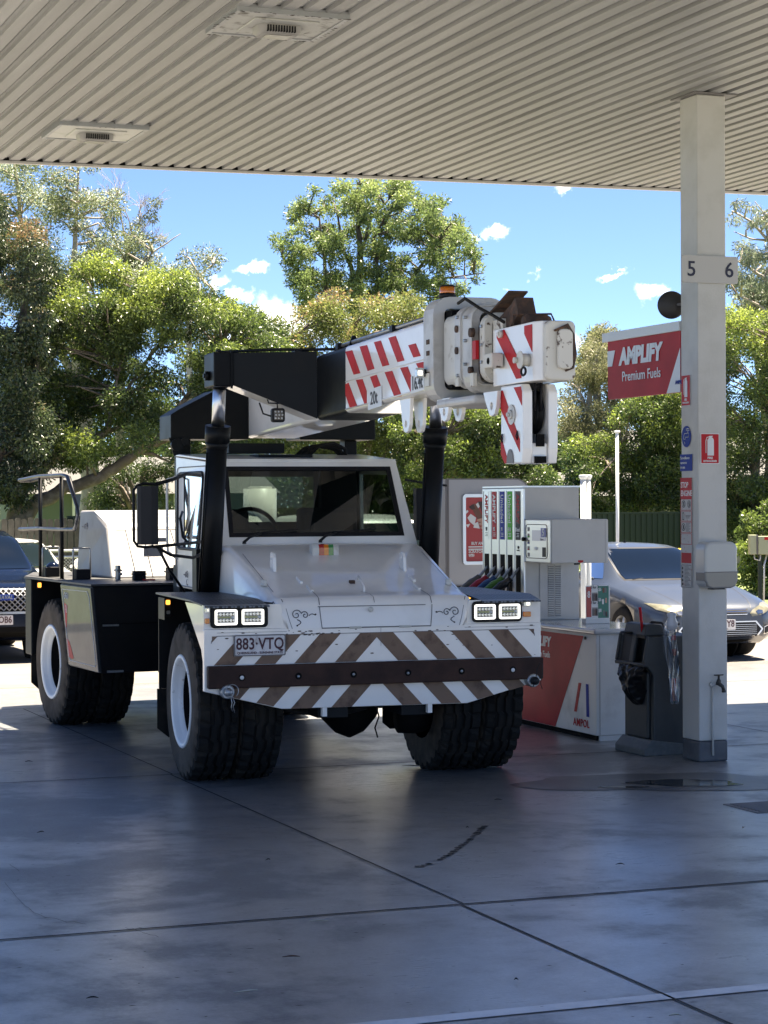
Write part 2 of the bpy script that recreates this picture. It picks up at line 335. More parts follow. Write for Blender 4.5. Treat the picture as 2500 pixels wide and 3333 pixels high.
M['grass'] = mat('grass_green', (.09, .14, .03), .8, noise=(3, (.16, .17, .06), .4, .7))
M['soil'] = mat('dry_ground', (.13, .12, .08), .9, noise=(.6, (.08, .10, .04), .4, .65))
M['joint'] = mat('joint_sealant', (.012, .012, .014), .7)
M['lineW'] = mat('worn_white_line_paint', (.80, .78, .75), .45, noise=(4, (.55, .53, .51), .45, .75))
M['wet'] = mat('puddle_water', (.035, .037, .04), .06, spec=.6)
M['oil'] = mat('dark_damp_stain', (.07, .072, .075), .3, noise=(3, (.16, .155, .15), .45, .62))
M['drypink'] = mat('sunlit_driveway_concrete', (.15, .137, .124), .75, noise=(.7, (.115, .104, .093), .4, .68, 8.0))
g = MB(); g.box(-300, 300, -200, 900, -.3, -.012); tag(obj('ground', g, M['soil']), None, None, kind='structure')
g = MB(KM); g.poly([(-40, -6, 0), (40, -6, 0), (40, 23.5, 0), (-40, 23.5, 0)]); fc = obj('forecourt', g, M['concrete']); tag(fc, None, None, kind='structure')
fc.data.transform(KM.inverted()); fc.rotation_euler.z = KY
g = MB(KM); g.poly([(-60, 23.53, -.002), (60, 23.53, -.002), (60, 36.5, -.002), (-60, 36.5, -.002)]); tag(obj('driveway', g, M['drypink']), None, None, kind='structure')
for nm, (x0, x1, y0, y1) in {'long': (-30, 40, 9.938, 9.962), 'far': (-30, 40, 15.53, 15.55), 'mid': (-30, 40, 21.1, 21.115), 'run': (4.192, 4.207, -5, 9.93), 'run2': (4.215, 4.227, 9.968, 15.528), 'run3': (4.235, 4.247, 15.552, 21.09), 'run4': (9.8, 9.812, -5, 9.93), 'run5': (9.8, 9.812, 9.97, 21.09), 'run6': (-1.4, -1.385, -5, 9.93), 'run7': (-1.4, -1.388, 9.97, 21.09), 'edge': (-40, 40, 23.5, 23.53)}.items():
    g = MB(KM); g.poly([(x0, y0, .004), (x1, y0, .004), (x1, y1, .004), (x0, y1, .004)]); tag(obj('slab_joint', g, M['joint']), None, None, kind='structure')
for yy in (27.5, 31.5):
    g = MB(KM); g.poly([(-40, yy, .002), (40, yy, .002), (40, yy + .03, .002), (-40, yy + .03, .002)]); tag(obj('driveway_joint', g, M['joint']), None, None, kind='structure')
g = MB(KM); g.poly([(-30, 7.73, .004), (40, 7.73, .004), (40, 7.83, .004), (-30, 7.83, .004)]); tag(obj('road_line', g, M['lineW']), None, None, kind='structure')
def blob(name, cx, cy, rx, ry, m, z, seed, n=40, amp=.25, rot=0):
    rnd = random.Random(seed); ph = [rnd.uniform(0, 6.28) for _ in range(5)]
    g = MB(); P = []
    for i in range(n):
        a = 2 * pi * i / n; k = 1 + amp * (.5 * sin(2 * a + ph[0]) + .35 * sin(3 * a + ph[1]) + .25 * sin(5 * a + ph[2]) + .15 * sin(9 * a + ph[3]))
        x, y = rx * k * cos(a), ry * k * sin(a); P.append((cx + x * cos(rot) - y * sin(rot), cy + x * sin(rot) + y * cos(rot), z))
    g.poly(P); return tag(obj(name, g, m), None, None, kind='structure')
p = gp(1440, 1690); blob('damp_stain', p.x, p.y, .95, .55, M['oil'], .003, 3)
p = gp(1480, 1692); blob('puddle', p.x, p.y, .42, .17, M['wet'], .006, 5)
p = gp(1450, 1697); blob('puddle', p.x - .35, p.y - .1, .16, .05, M['wet'], .0065, 8)
# drain cover, litter and leaves on the slab
p = gp(1684, 1742); t = thing('drain_cover', 'dark square metal drain cover set in the concrete at the right edge', 'drain cover', p, KY)
g = MB(); g.box(-.3, .3, -.22, .22, -.005, .006); obj('rim', g, M['plate_frame'], t)
g = MB()
for i in range(9): g.box(-.27, .27, -.2 + i * .045, -.18 + i * .045, .007, .012)
obj('grating', g, M['plate_frame'], t)
def leafmesh(L, W, curl, m):
    g = MB(); rows = []
    for i in range(9):
        u = i / 8; w = W * sin(pi * min(max(u, .02), .98)) ** .8; rows.append([((u - .5) * L, -w / 2 + curl * (u - .5) ** 2 * L, .006 + .01 * sin(pi * u)), ((u - .5) * L, curl * (u - .5) ** 2 * L, .004 + .006 * sin(pi * u)), ((u - .5) * L, w / 2 + curl * (u - .5) ** 2 * L, .006 + .01 * sin(pi * u))])
    g.grid(rows); return g
M['leafpale'] = mat('dry_pale_leaf', (.55, .52, .42), .6); M['leafbrown'] = mat('dry_brown_leaf', (.12, .06, .04), .6); M['twig'] = mat('dark_twig', (.02, .018, .016), .8)
lv = [(537, 2147, .11, .022, 25, 'leafpale', 'curved cream gum leaf lying alone in the foreground'), (689, 1994, .09, .016, 5, 'leafpale', 'pale dry leaf just below the long joint left of its crossing'), (630, 2071, .08, .012, 8, 'leafbrown', 'reddish brown dry leaf on the foreground slab'), (900, 1657, .22, .05, 4, 'leafpale', 'yellowish crushed leaves between the crane front wheels'),
      (1065, 1660, .09, .02, 10, 'leafpale', 'small pale leaf on the concrete under the crane bumper'), (1460, 2198, .05, .02, 5, 'leafpale', 'round pale leaf below the white line near the bottom edge'), (580, 1860, .03, .012, 30, 'twig', 'black crumb on the middle slab left of the long joint crossing'), (62, 1647, .06, .015, 5, 'twig', 'dark leaf on the far left of the damp slab'),
      (90, 1800, .05, .008, 40, 'twig', 'dark twig on the left slab'), (200, 2160, .05, .01, 12, 'twig', 'broken dark twig at the lower left'), (1115, 2120, .02, .015, 0, 'twig', 'round dark spot of dirt right of the bottom centre'), (1010, 1790, .02, .02, 5, 'twig', 'small dark bit of litter on the slab right of centre'),
      (1075, 1730, .06, .01, -20, 'twig', 'dark sliver on the slab in front of the right wheels'), (1340, 1870, .05, .01, 0, 'twig', 'thin dark twig on the right slab'), (1545, 1610, .06, .012, 20, 'twig', 'dark wet leaf right of the pillar foot'), (1607, 1790, .03, .02, 80, 'leafbrown', 'small brown cigarette like scrap at the right edge')]
for (px, py, L, W, a, mk, lb) in lv:
    p = gp(px, py, .004); o = obj('fallen_leaf' if 'leaf' in mk else 'twig', leafmesh(L, W, 1.2, 0), M[mk]); o.location = p; o.rotation_euler.z = radians(a); tag(o, lb, 'leaf' if 'leaf' in mk else 'litter', 'litter on the slab')
g = MB(); rnd = random.Random(4)
for i in range(46):     # dotted arc of drips
    u = i / 45; px = 895 + 148 * u + rnd.uniform(2.47, 3); py = 1873 - 88 * u ** 1.7 + rnd.uniform(-1.5, 1.5)
    if u < .5 and rnd.random() < .35: continue
    q = gp(px, py); s_ = rnd.uniform(.004, .012) * (1 + u); g.poly([(q.x + s_ * 1.4 * cos(k), q.y + s_ * 1.6 * sin(k), .0045) for k in (0, 1.05, 2.1, 3.14, 4.2, 5.24)])
tag(obj('drip_marks', g, M['ink']), None, None, kind='structure')
g = MB(); rnd = random.Random(9)
for i in range(170):
    q = gp(rnd.uniform(0, 1659), 1600 + 600 * rnd.random() ** .8); s_ = rnd.uniform(.002, .006); st = rnd.uniform(1, 4)
    g.poly([(q.x + s_ * st * cos(k), q.y + s_ * sin(k), .0042) for k in (0, 1.5, 3, 4.5)])
tag(obj('grit', g, M['twig']), None, None, kind='stuff')
# hair cracks at the left of the middle slab
g = MB(); rnd = random.Random(2)
for path in ([(8, 1905), (40, 1945), (75, 1975), (130, 1990), (200, 1998)], [(270, 2004), (310, 2015), (350, 2027)], [(20, 1868), (45, 1888)]):
    pts = []
    for a, b2 in zip(path[:-1], path[1:]):
        for k in range(5): u = k / 5; pts.append((a[0] + (b2[0] - a[0]) * u + rnd.uniform(-2, 2), a[1] + (b2[1] - a[1]) * u + rnd.uniform(-2, 2)))
    Q = [gp(*q) for q in pts]
    for a, b2 in zip(Q[:-1], Q[1:]): g.poly([(a.x, a.y - .003, .0043), (b2.x, b2.y - .003, .0043), (b2.x, b2.y + .003, .0043), (a.x, a.y + .003, .0043)])
tag(obj('hair_crack', g, M['joint']), None, None, kind='structure')

# ------------------------------------------------------------------ canopy
def ceilmat():
    m = mat('ribbed_ceiling_paint', (.42, .39, .36), .42); nt = m.node_tree; b = nt.nodes['Principled BSDF']; L = nt.links.new
    tc = N(nt, 'ShaderNodeTexCoord'); mp = N(nt, 'ShaderNodeMapping'); mp.inputs['Scale'].default_value = (6.5, .35, 1); L(tc.outputs['Object'], mp.inputs[0])
    n1 = N(nt, 'ShaderNodeTexNoise', inp={'Scale': 1.0, 'Detail': 6.0, 'Roughness': .6}); L(mp.outputs[0], n1.inputs['Vector'])
    n2 = N(nt, 'ShaderNodeTexNoise', inp={'Scale': 22.0, 'Detail': 6.0, 'Roughness': .7}); L(tc.outputs['Object'], n2.inputs['Vector'])
    r = N(nt, 'ShaderNodeValToRGB'); r.color_ramp.elements[0].position = .3; r.color_ramp.elements[0].color = (.222, .222, .217, 1); r.color_ramp.elements[1].position = .7; r.color_ramp.elements[1].color = (.325, .325, .32, 1); L(n1.outputs[0], r.inputs[0])
    r2 = N(nt, 'ShaderNodeMapRange'); r2.inputs[1].default_value = .70; r2.inputs[2].default_value = .76; L(n2.outputs[0], r2.inputs[0])
    x = N(nt, 'ShaderNodeMix', data_type='RGBA'); x.inputs['B'].default_value = (.10, .075, .055, 1); L(r2.outputs[0], x.inputs['Factor']); L(r.outputs[0], x.inputs['A']); L(x.outputs['Result'], b.inputs['Base Color'])
    return m
M['ceil'] = ceilmat(); M['fascia'] = mat('fascia_paint', (.5, .48, .46), .45); M['grime'] = mat('cobweb_grime', (.05, .038, .028), .9)
CZ = 5.17
def edge_y(x): return 19.67 - .0645 * (x - 3.77)
can = thing('canopy', 'large flat service station canopy with ribbed grey ceiling over the forecourt', 'canopy', (0, 0, 0), KY)
g = MB(); x = 2.48; prof = []
while x < 13.2:
    prof += [(x, 0), (x + .086, 0), (x + .090, .026), (x + .112, .026), (x + .115, .018), (x + .119, .018), (x + .122, .026), (x + .146, .026), (x + .150, 0)]; x += .153
ys = [7.6, 10.0, 14.0]
rows = [[(px_, y_, CZ + z_) for (px_, z_) in prof] for y_ in ys] + [[(px_, edge_y(px_), CZ + z_) for (px_, z_) in prof]]
g.grid(rows, smooth=False); obj('ceiling_panel', g, M['ceil'], can, recalc=False)
g = MB()
g.prism([(2.47, edge_y(2.47)), (13.25, edge_y(13.25)), (13.25, edge_y(13.25) + .05), (2.47, edge_y(2.47) + .05)], CZ - .026, CZ - .004, 'z')
obj('edge_trim', g, M['fascia'], can)
g = MB(); g.prism([(2.47, edge_y(2.47) + .002), (13.25, edge_y(13.25) + .002), (13.25, edge_y(13.25) + .018), (2.47, edge_y(2.47) + .018)], CZ - .003, CZ + .03, 'z'); obj('groove_end', g, M['dark'], can)
g = MB(); g.prism([(2.47, 7.6), (13.25, 7.6), (13.25, edge_y(13.25) + .02), (2.47, edge_y(2.47) + .02)], CZ + .032, CZ + .55, 'z'); obj('roof', g, M['dark'], can)
g = MB(); g.prism([(2.47, edge_y(2.47) + .021), (13.25, edge_y(13.25) + .021), (13.25, edge_y(13.25) + .08), (2.47, edge_y(2.47) + .08)], CZ - .003, CZ + .62, 'z'); obj('fascia', g, M['fascia'], can)
def clight(x, y, sc, dirty, label):
    t = kthing('canopy_light', label, 'ceiling light', x, y, CZ, 'recessed lights in the canopy ceiling')
    a = .38
    g = MB(); g.frame([(-a, -a * .95), (a, -a * .95), (a, a * .95), (-a, a * .95)], [(-a + .03, -a * .95 + .03), (a - .03, -a * .95 + .03), (a - .03, a * .95 - .03), (-a + .03, a * .95 - .03)], -.03, .02, 'z'); obj('frame', g, M['light_strip'], t)
    g = MB(); g.box(-a + .031, a - .031, -a * .95 + .031, a * .95 - .031, -.022, .0); obj('cover_plate', g, M['lampplate' + dirty], t)
    g = MB(); g.box(-.21, .23, -.2, .2, -.034, -.0225); obj('gasket_plate', g, M['lampplate' + dirty], t, bevel=.004)
    g = MB(); P = rrect(-.15, .15, -.115, .115, .07, 6); Q = rrect(-.12, .12, -.085, .085, .05, 6)
    A = [g.v((p[0], p[1], -.035)) for p in P]; B = [g.v((p[0] * .98, p[1] * .98, -.075)) for p in P]; C_ = [g.v((p[0], p[1], -.095)) for p in Q]; n = len(P)
    for i in range(n): j = (i + 1) % n; g.f([A[i], A[j], B[j], B[i]], True); g.f([B[i], B[j], C_[j], C_[i]], True)
    g.f(C_); lamp = obj('lamp_housing', g, M['lamp_body'], t)
    g = MB()
    for i in range(11): g.box(-.1 + i * .0185, -.1 + i * .0185 + .007, -.122, -.09, -.085, -.045)
    obj('cooling_fin', g, M['dark'], lamp)
    g = MB(); g.box(-.085, .085, -.06, .06, -.1, -.096); obj('lens', g, M['lens_dirty'], lamp, bevel=.003)
    g = MB(); rnd = random.Random(int(x * 10))
    for i in range(110 if dirty else 30):
        s_ = rnd.choice((-1, 1)); u = rnd.uniform(-a, a); w_ = rnd.gauss(0, .012)
        px_, py_ = (u, s_ * a * .95 + w_) if rnd.random() < .6 else (s_ * a + w_, u * .95)
        r_ = rnd.uniform(.003, .010 if dirty else .007)
        g.poly([(px_ + r_ * 1.6 * cos(k), py_ + r_ * sin(k), -.0315) for k in (0, 1.2, 2.5, 3.7, 5)])
    for i in range(5): g.box(-.3 + i * .153, -.3 + i * .153 + .06, a * .95, a * .95 + .03, -.02, .012)
    obj('cobweb', g, M['grime'], t)
M['lampplate'] = mat('lamp_plate_paint', (.50, .50, .47), .4, noise=(6, (.35, .38, .30), .55, .7)); M['lampplated'] = mat('dirty_lamp_plate', (.42, .42, .40), .5, noise=(9, (.09, .08, .07), .52, .70, 8.0))
M['lamp_body'] = mat('lamp_body_grey', (.26, .25, .24), .5); M['lens_dirty'] = mat('dirty_lens', (.35, .34, .31), .25)
clight(4.40, 13.45, 1, 'd', 'grimy square canopy light nearer the camera with cobwebbed frame')
clight(4.23, 17.88, 1, '', 'cleaner square canopy light near the far edge at left')

# ------------------------------------------------------------------ pillar and what is fixed to it
pl = kthing('pillar', 'square pale grey steel canopy pillar with dark painted base', 'pillar', 8.2, 14.67)
g = MB(); g.frame([(0, 0), (.25, 0), (.25, .27), (0, .27)], [(.02, .02), (.23, .02), (.23, .25), (.02, .25)], .163, CZ - .012, 'z'); obj('shaft', g, M['pillar'], pl, bevel=.018, seg=3)
g = MB(); g.box(-.002, .252, -.002, .272, 0, .162); obj('painted_base', g, M['pillar_base'], pl, bevel=.016)
g = MB(); g.box(-.05, .33, -.05, .33, CZ - .0115, CZ - .002); obj('cap_flange', g, M['plate_frame'], pl)
t = kthing('pump_number_sign', 'grey board with dark numbers 5 and 6 at the top of the pillar', 'sign', 8.05, 14.64, 3.70)
g = MB(); g.prism(rrect(0, .49, 0, .21, .018), 0, .02, 'y'); obj('board', g, M['signsilver'], t)
textmesh('digit', '5', .165, M['navy'], t, faceM(.082, -.002, .100), bold=.0015)
textmesh('digit', '6', .165, M['navy'], t, faceM(.412, -.002, .100), bold=.0015)
def fire_sign(nm, label, x, y, z, w, h, facing, txt):
    t = kthing(nm, label, 'sign', x, y, z, 'fire extinguisher signs on the pillar')
    T = faceM(0, 0, 0, facing)
    g = MB(T); g.prism(rrect(-w / 2, w / 2, -h / 2, h / 2, .008), 0, .003, 'z'); obj('border', g, M['swhite'], t)
    g = MB(T); b_ = .006 if facing == '-y' else .002; g.prism(rrect(-w / 2 + b_, w / 2 - b_, -h / 2 + b_, h / 2 - b_, .005), .0035, .0045, 'z'); obj('red_field', g, M['redpaint'], t)
    g = MB(T); k = h / .245
    g.prism([(-.021 * w / .15, -.055 * k), (.030 * w / .15, -.055 * k), (.030 * w / .15, .070 * k), (.02 * w / .15, .088 * k), (-.008 * w / .15, .088 * k), (-.021 * w / .15, .070 * k)], .005, .006, 'z')
    g.prism([(-.004, .088 * k), (.012 * w / .15, .088 * k), (.024 * w / .15, .103 * k), (-.01, .100 * k)], .005, .006, 'z')
    g.tube([(-.004, .095 * k, .0055), (-.026 * w / .15, .09 * k, .0055), (-.034 * w / .15, .06 * k, .0055), (-.034 * w / .15, -.035 * k, .0055)], .0035 * w / .15, 6)
    obj('extinguisher_symbol', g, M['swhite'], t)
    textmesh('lettering', 'FIRE', .024 * k, M['swhite'], t, T @ Matrix.Translation((0, -.075 * k, .005)), bold=.0008, sx=w / .15)
    textmesh('lettering', 'EXTINGUISHER', .019 * k, M['swhite'], t, T @ Matrix.Translation((0, -.100 * k, .005)), bold=.0006, sx=w / .15 * .85)
fire_sign('fire_extinguisher_sign', 'red fire extinguisher sign on the front face of the pillar', 8.300, 14.667, 2.423, .165, .237, '-y', 1)
fire_sign('fire_extinguisher_sign', 'narrow red fire extinguisher sign high on the left face of the pillar', 8.197, 14.850, 2.881, .135, .237, '-x', 1)
t = kthing('water_tap_sign', 'round blue sticker with white tap symbol on the left face of the pillar', 'sign', 8.197, 14.848, 2.521)
T = faceM(0, 0, 0, '-x')
g = MB(T); g.prism([(.072 * cos(a * pi / 20), .083 * sin(a * pi / 20)) for a in range(40)], 0, .003, 'z'); obj('disc', g, M['sblue'], t)
g = MB(T)
g.tube([(-.035, -.02, .004), (-.035, .01, .004), (-.02, .025, .004), (.04, .025, .004), (.04, -.005, .004), (-.01, -.005, .004), (-.01, -.02, .004), (-.035, -.02, .004)], .0025, 5)
g.tube([(.03, .025, .004), (.03, .045, .004)], .0025, 5); g.tube([(.005, .047, .004), (.055, .047, .004), (.055, .06, .004), (.005, .06, .004), (.005, .047, .004)], .0025, 5)
g.tube([(-.025, -.04, .004), (-.018, -.055, .004), (-.025, -.064, .004), (-.032, -.055, .004), (-.025, -.04, .004)], .002, 5); obj('tap_symbol', g, M['swhite'], t)
t = kthing('surveillance_sign', 'small blue surveillance cameras in use sticker on the pillar', 'sign', 8.197, 14.852, 2.318)
g = MB(T); g.box(-.095, .095, -.065, .065, 0, .003); obj('sticker', g, M['sblue'], t)
for i, w in enumerate(('Surveillance', 'cameras', 'in use')): textmesh('lettering', w, .032, M['swhite'], t, T @ Matrix.Translation((-.088, .036 - i * .036, .004)), align='LEFT', sx=.95)
t = kthing('stop_engine_sign', 'long red and white stop engine safety strip peeling on the left face of the pillar', 'sign', 8.197, 14.852, 1.345)
g = MB(T); g.box(-.09, .09, 0, .855, 0, .003); obj('strip', g, M['paper'], t)
g = MB(T); g.box(-.09, .09, .69, .855, .0031, .0045); obj('red_header', g, M['pred'], t)
textmesh('lettering', 'STOP', .062, M['swhite'], t, T @ Matrix.Translation((-.082, .797, .005)), align='LEFT', bold=.001, sx=.8)
textmesh('lettering', 'ENGINE', .062, M['swhite'], t, T @ Matrix.Translation((-.082, .732, .005)), align='LEFT', bold=.001, sx=.8)
g = MB(T)
for a, b_ in ((.60, .69), (.515, .595), (.425, .51), (.335, .42)): g.frame([(-.088, a), (.088, a), (.088, b_), (-.088, b_)], [(-.083, a + .004), (.083, a + .004), (.083, b_ - .003), (-.083, b_ - .003)], .0031, .0042, 'z')
g.box(-.08, .08, .19, .27, .0031, .004); obj('red_box', g, M['pred'], t)
g = MB(T)
for cx_, cy_, r_ in ((-.04, .65, .028), (.045, .65, .028), (-.045, .47, .03)):
    g.frame([(cx_ + r_ * cos(a * pi / 8), cy_ + r_ * sin(a * pi / 8)) for a in range(16)], [(cx_ + r_ * .82 * cos(a * pi / 8), cy_ + r_ * .82 * sin(a * pi / 8)) for a in range(16)], .0031, .0042, 'z')
    g.prism([(cx_ - .004, cy_ - .02), (cx_ + .012, cy_ - .014), (cx_ + .006, cy_ + .02), (cx_ - .008, cy_ + .012)], .0031, .0042, 'z')
g.frame([(-.06, .525), (-.035, .525), (-.035, .585), (-.06, .585)], [(-.056, .532), (-.039, .532), (-.039, .578), (-.056, .578)], .0031, .0042, 'z')
for i in range(10): g.box(-.005, .065 - (i % 3) * .012, .500 - .0072 * i, .5025 - .0072 * i, .0031, .004)
for i in range(3): g.box(-.01, .07 - i * .01, .56 - .01 * i, .564 - .01 * i, .0031, .004)
g.frame([(-.078, .0), (.078, .0), (.078, .175), (-.078, .175)], [(-.075, .003), (.075, .003), (.075, .172), (-.075, .172)], .0031, .004, 'z')
for i in range(15): g.box(-.03, .065 - (i % 4) * .014, .012 + i * .0105, .015 + i * .0105, .0031, .004)
for i in range(5): g.prism([(-.062 + .012 * cos(a), .025 + i * .031 + .012 * sin(a)) for a in (0, 1.05, 2.1, 3.14, 4.2, 5.24)], .0031, .004, 'z')
obj('pictogram', g, M['ink'], t)
t = kthing('towel_dispenser', 'rounded grey hand towel dispenser on the front of the pillar', 'dispenser', 8.30, 14.667, 1.35)
g = MB(); g.prism(rrect(-.14, .145, 0, .355, .06, 6), -.17, -.003, 'y'); obj('housing', g, M['disp'] if 'disp' in M else mat('dispenser_grey', (.46, .47, .46), .3, coat=.3), t, bevel=.02, seg=3)
g = MB(); g.prism([(-.141, .02 + .04), (-.12, .012), (-.08, -.002), (.085, -.002), (.125, .012), (.146, .06), (.146, .13), (-.141, .13)], -.174, -.015, 'y'); obj('lower_cover', g, mat('smoked_grey_plastic', (.20, .20, .195), .25, coat=.4), t, bevel=.012)
g = MB(); g.prism([(-.05, -.012), (.06, -.012), (.05, -.003), (-.04, -.003)], -.13, -.04, 'y'); obj('outlet', g, M['pblack'], t)
t = kthing('garden_tap', 'dark brass tap with pipe low on the front of the pillar', 'tap', 8.345, 14.667, .60)
g = MB(); g.cyl((-.035, -.012, -.55), (-.035, -.012, 0), .009, 10); g.tube([(-.035, -.012, -.02), (-.035, -.015, .0), (-.01, -.03, .003)], .011, 10); g.cyl((-.035, 0, .0), (-.035, -.016, 0), .022, 12); obj('pipe', g, M['pillar'], t)
g = MB(); g.cyl((0, -.045, .07), (0, -.045, .0), .009, 10); g.lathe([(.012, 0), (.018, .006), (.018, .03), (.013, .038), (.007, .05)], (0, -.045, .0), 'z', 14)
g.tube([(-.02, -.035, .01), (.0, -.045, .008), (.025, -.06, -.015), (.032, -.066, -.045)], [.013, .017, .014, .014], 12); g.lathe([(.016, 0), (.017, .012), (.013, .02)], (.032, -.066, -.06), 'z', 14)
obj('tap_body', g, M['tapm'] if 'tapm' in M else mat('tarnished_brass', (.06, .055, .05), .45, metal=.6), t)
g = MB(); g.cyl((-.032, -.045, .073), (.032, -.045, .073), .0055, 8); g.lathe([(.008, 0), (.008, .008)], (-.034, -.045, .07), 'z', 8); g.lathe([(.008, 0), (.008, .008)], (.034, -.045, .07), 'z', 8); obj('tap_handle', g, mat('tarnished_handle', (.08, .07, .06), .4, metal=.6), t)
t = kthing('convex_mirror', 'round dark back of a convex mirror sticking out behind the pillar', 'mirror', 8.185, 15.06, 3.565)
g = MB(Matrix.Rotation(-KY, 4, 'Z')); g.lathe([(.001, -.035), (.05, -.032), (.09, -.014), (.110, .0), (.110, .012)], (0, 0, 0), 'y', 32); obj('mirror_back', g, mat('dark_brown_back', (.03, .026, .024), .5), t)
g = MB(); g.tube([(.02, -.02, 0), (.06, -.08, 0), (.08, -.12, 0)], .012, 8); obj('bracket', g, M['plate_frame'], t)

# ------------------------------------------------------------------ hanging fuel sign
t = kthing('hanging_fuel_sign', 'red AMPLIFY Premium Fuels sign board hanging beside the pillar', 'sign', 8.2, 0, 0)
g = MB(); g.box(.0, .03, 14.945, 16.2, 2.872, 3.353); obj('board', g, M['pred'], t)
g = MB(); g.box(-.012, .05, 14.945, 16.285, 3.354, 3.43); obj('top_rail', g, M['swhite'], t, bevel=.004)
def SX(pts, m, nm, off=.0, par=None): # flat marks on the left face; pts (y,z)
    g = MB(); g.prism(pts, -.002 - off, -.0035 - off, 'x'); return obj(nm, g, m, par or t)
SX([(14.945, 3.22), (15.17, 2.873), (14.945, 2.873)], M['swhite'], 'white_wedge')
SX([(16.199, 3.275), (16.12, 3.275), (16.05 + .05, 3.14), (16.199, 3.14)][:0] or [(16.199, 3.275), (16.06, 3.275), (16.115, 3.145), (16.199, 3.145)], M['swhite'], 'white_tab')
textmesh('lettering', 'AMPLIFY', .185, M['swhite'], t, faceM(-.004, 15.62, 3.208, '-x'), bold=.011, sx=1.02, shear=.12)
textmesh('lettering', 'Premium Fuels', .115, M['swhite'], t, faceM(-.004, 15.60, 3.045, '-x'), bold=.001, sx=.98)
textmesh('lettering', 'AMPOL', .04, M['sblue'], t, faceM(-.006, 14.955, 2.95, '-x'), bold=.002)
# ------------------------------------------------------------------ mobile crane
FY = radians(17.5)
cr = thing('mobile_crane', 'white and black articulated pick and carry mobile crane parked under the canopy', 'crane', (-.056, 15.27, 0), FY)
Fm = Matrix.Translation((-.056, 15.27, 0)) @ Matrix.Rotation(FY, 4, 'Z')
Rm = Fm.inverted() @ Matrix.Translation((-2.036, 20.45, 0)) @ Matrix.Rotation(radians(24), 4, 'Z')   # rear module in crane space
M['deck'] = mat('dusty_black_deck', (.035, .036, .037), .5, noise=(7, (.075, .073, .07), .45, .68), bump=(120, .2))
M['checker'] = None
def checker():
    m = mat('checker_plate', (.03, .032, .035), .4, metal=.2); nt = m.node_tree; b = nt.nodes['Principled BSDF']; L = nt.links.new
    tc = N(nt, 'ShaderNodeTexCoord'); res = []
    for k, ph in ((1, 0), (-1, .5)):
        mp = N(nt, 'ShaderNodeMapping'); mp.inputs['Rotation'].default_value = (0, 0, radians(45 * k)); mp.inputs['Scale'].default_value = (22, 44, 1); mp.inputs['Location'].default_value = (ph, ph, 0); L(tc.outputs['Object'], mp.inputs[0])
        fr = N(nt, 'ShaderNodeVectorMath', operation='FRACTION'); L(mp.outputs[0], fr.inputs[0]); sb = N(nt, 'ShaderNodeVectorMath', operation='SUBTRACT'); sb.inputs[1].default_value = (.5, .5, 0); L(fr.outputs[0], sb.inputs[0])
        sc = N(nt, 'ShaderNodeVectorMath', operation='MULTIPLY'); sc.inputs[1].default_value = (1, 2.4, 0); L(sb.outputs[0], sc.inputs[0]); ln = N(nt, 'ShaderNodeVectorMath', operation='LENGTH'); L(sc.outputs[0], ln.inputs[0])
        mr = N(nt, 'ShaderNodeMapRange', interpolation_type='SMOOTHSTEP'); mr.inputs[1].default_value = .46; mr.inputs[2].default_value = .34; L(ln.outputs['Value'], mr.inputs[0]); res.append(mr.outputs[0])
    mx = N(nt, 'ShaderNodeMath', operation='MAXIMUM'); L(res[0], mx.inputs[0]); L(res[1], mx.inputs[1])
    bu = N(nt, 'ShaderNodeBump', inp={'Strength': .9, 'Distance': .004}); L(mx.outputs[0], bu.inputs['Height']); L(bu.outputs[0], b.inputs['Normal'])
    c = N(nt, 'ShaderNodeMix', data_type='RGBA'); c.inputs['A'].default_value = (.010, .012, .016, 1); c.inputs['B'].default_value = (.11, .125, .15, 1); L(mx.outputs[0], c.inputs['Factor']); L(c.outputs['Result'], b.inputs['Base Color'])
    return m
M['checker'] = checker()
# ---- bumper
bp = obj('bumper', MB().prism([(-1.25, 1.144), (-1.25, .715), (-.695, .578), (.68, .574), (1.25, .722), (1.25, 1.144)], 0, .05, 'y'), M['cwhite'], cr, bevel=.006)
g = MB()
def stripe(x0, zlo, zhi, inner_at, wdt, sgn, lim):
    P = [(inner_at - (zhi - inner_z) * .93, zhi) for _ in ()]
inner_z = .895
for sgn in (1, -1):
    for k, b0 in enumerate((.158, .454, .744, 1.03)):
        z0, z1 = .895, 1.097; a = lambda z: b0 - (z - .895) * .93
        P = [(a(z0), z0), (a(z0) + .152, z0), (a(z1) + .152, z1), (a(z1), z1)]
        P = clip(P, [(-1, 0, 0), (1, 0, 1.2)])
        if P: g.prism([(sgn * p[0], p[1]) for p in P], -.0025, -.0005, 'y')
    g.prism([(sgn * 1.155, 1.097), (sgn * 1.195, 1.097), (sgn * 1.195, 1.055)], -.0025, -.0005, 'y')
    for k, b0 in enumerate((.04, .335, .63, .925)):
        z0, z1 = .578, .737; a = lambda z: b0 + (.737 - z) * .93
        P = [(a(z0), z0), (a(z0) + .150, z0), (a(z1) + .150, z1), (a(z1), z1)]
        P = clip(P, [(-1, 0, 0), (1, 0, 1.2), (.24, -1, .24 * .69 - .582)])
        if P: g.prism([(sgn * p[0], p[1]) for p in P], -.0025, -.0005, 'y')
obj('chevron_stripes', g, M['chev'], bp)
g = MB(); g.box(-1.235, 1.245, -.062, -.003, .737, .893); rb = obj('rubber_strip', g, M['bumper_rub'], bp, bevel=.008)
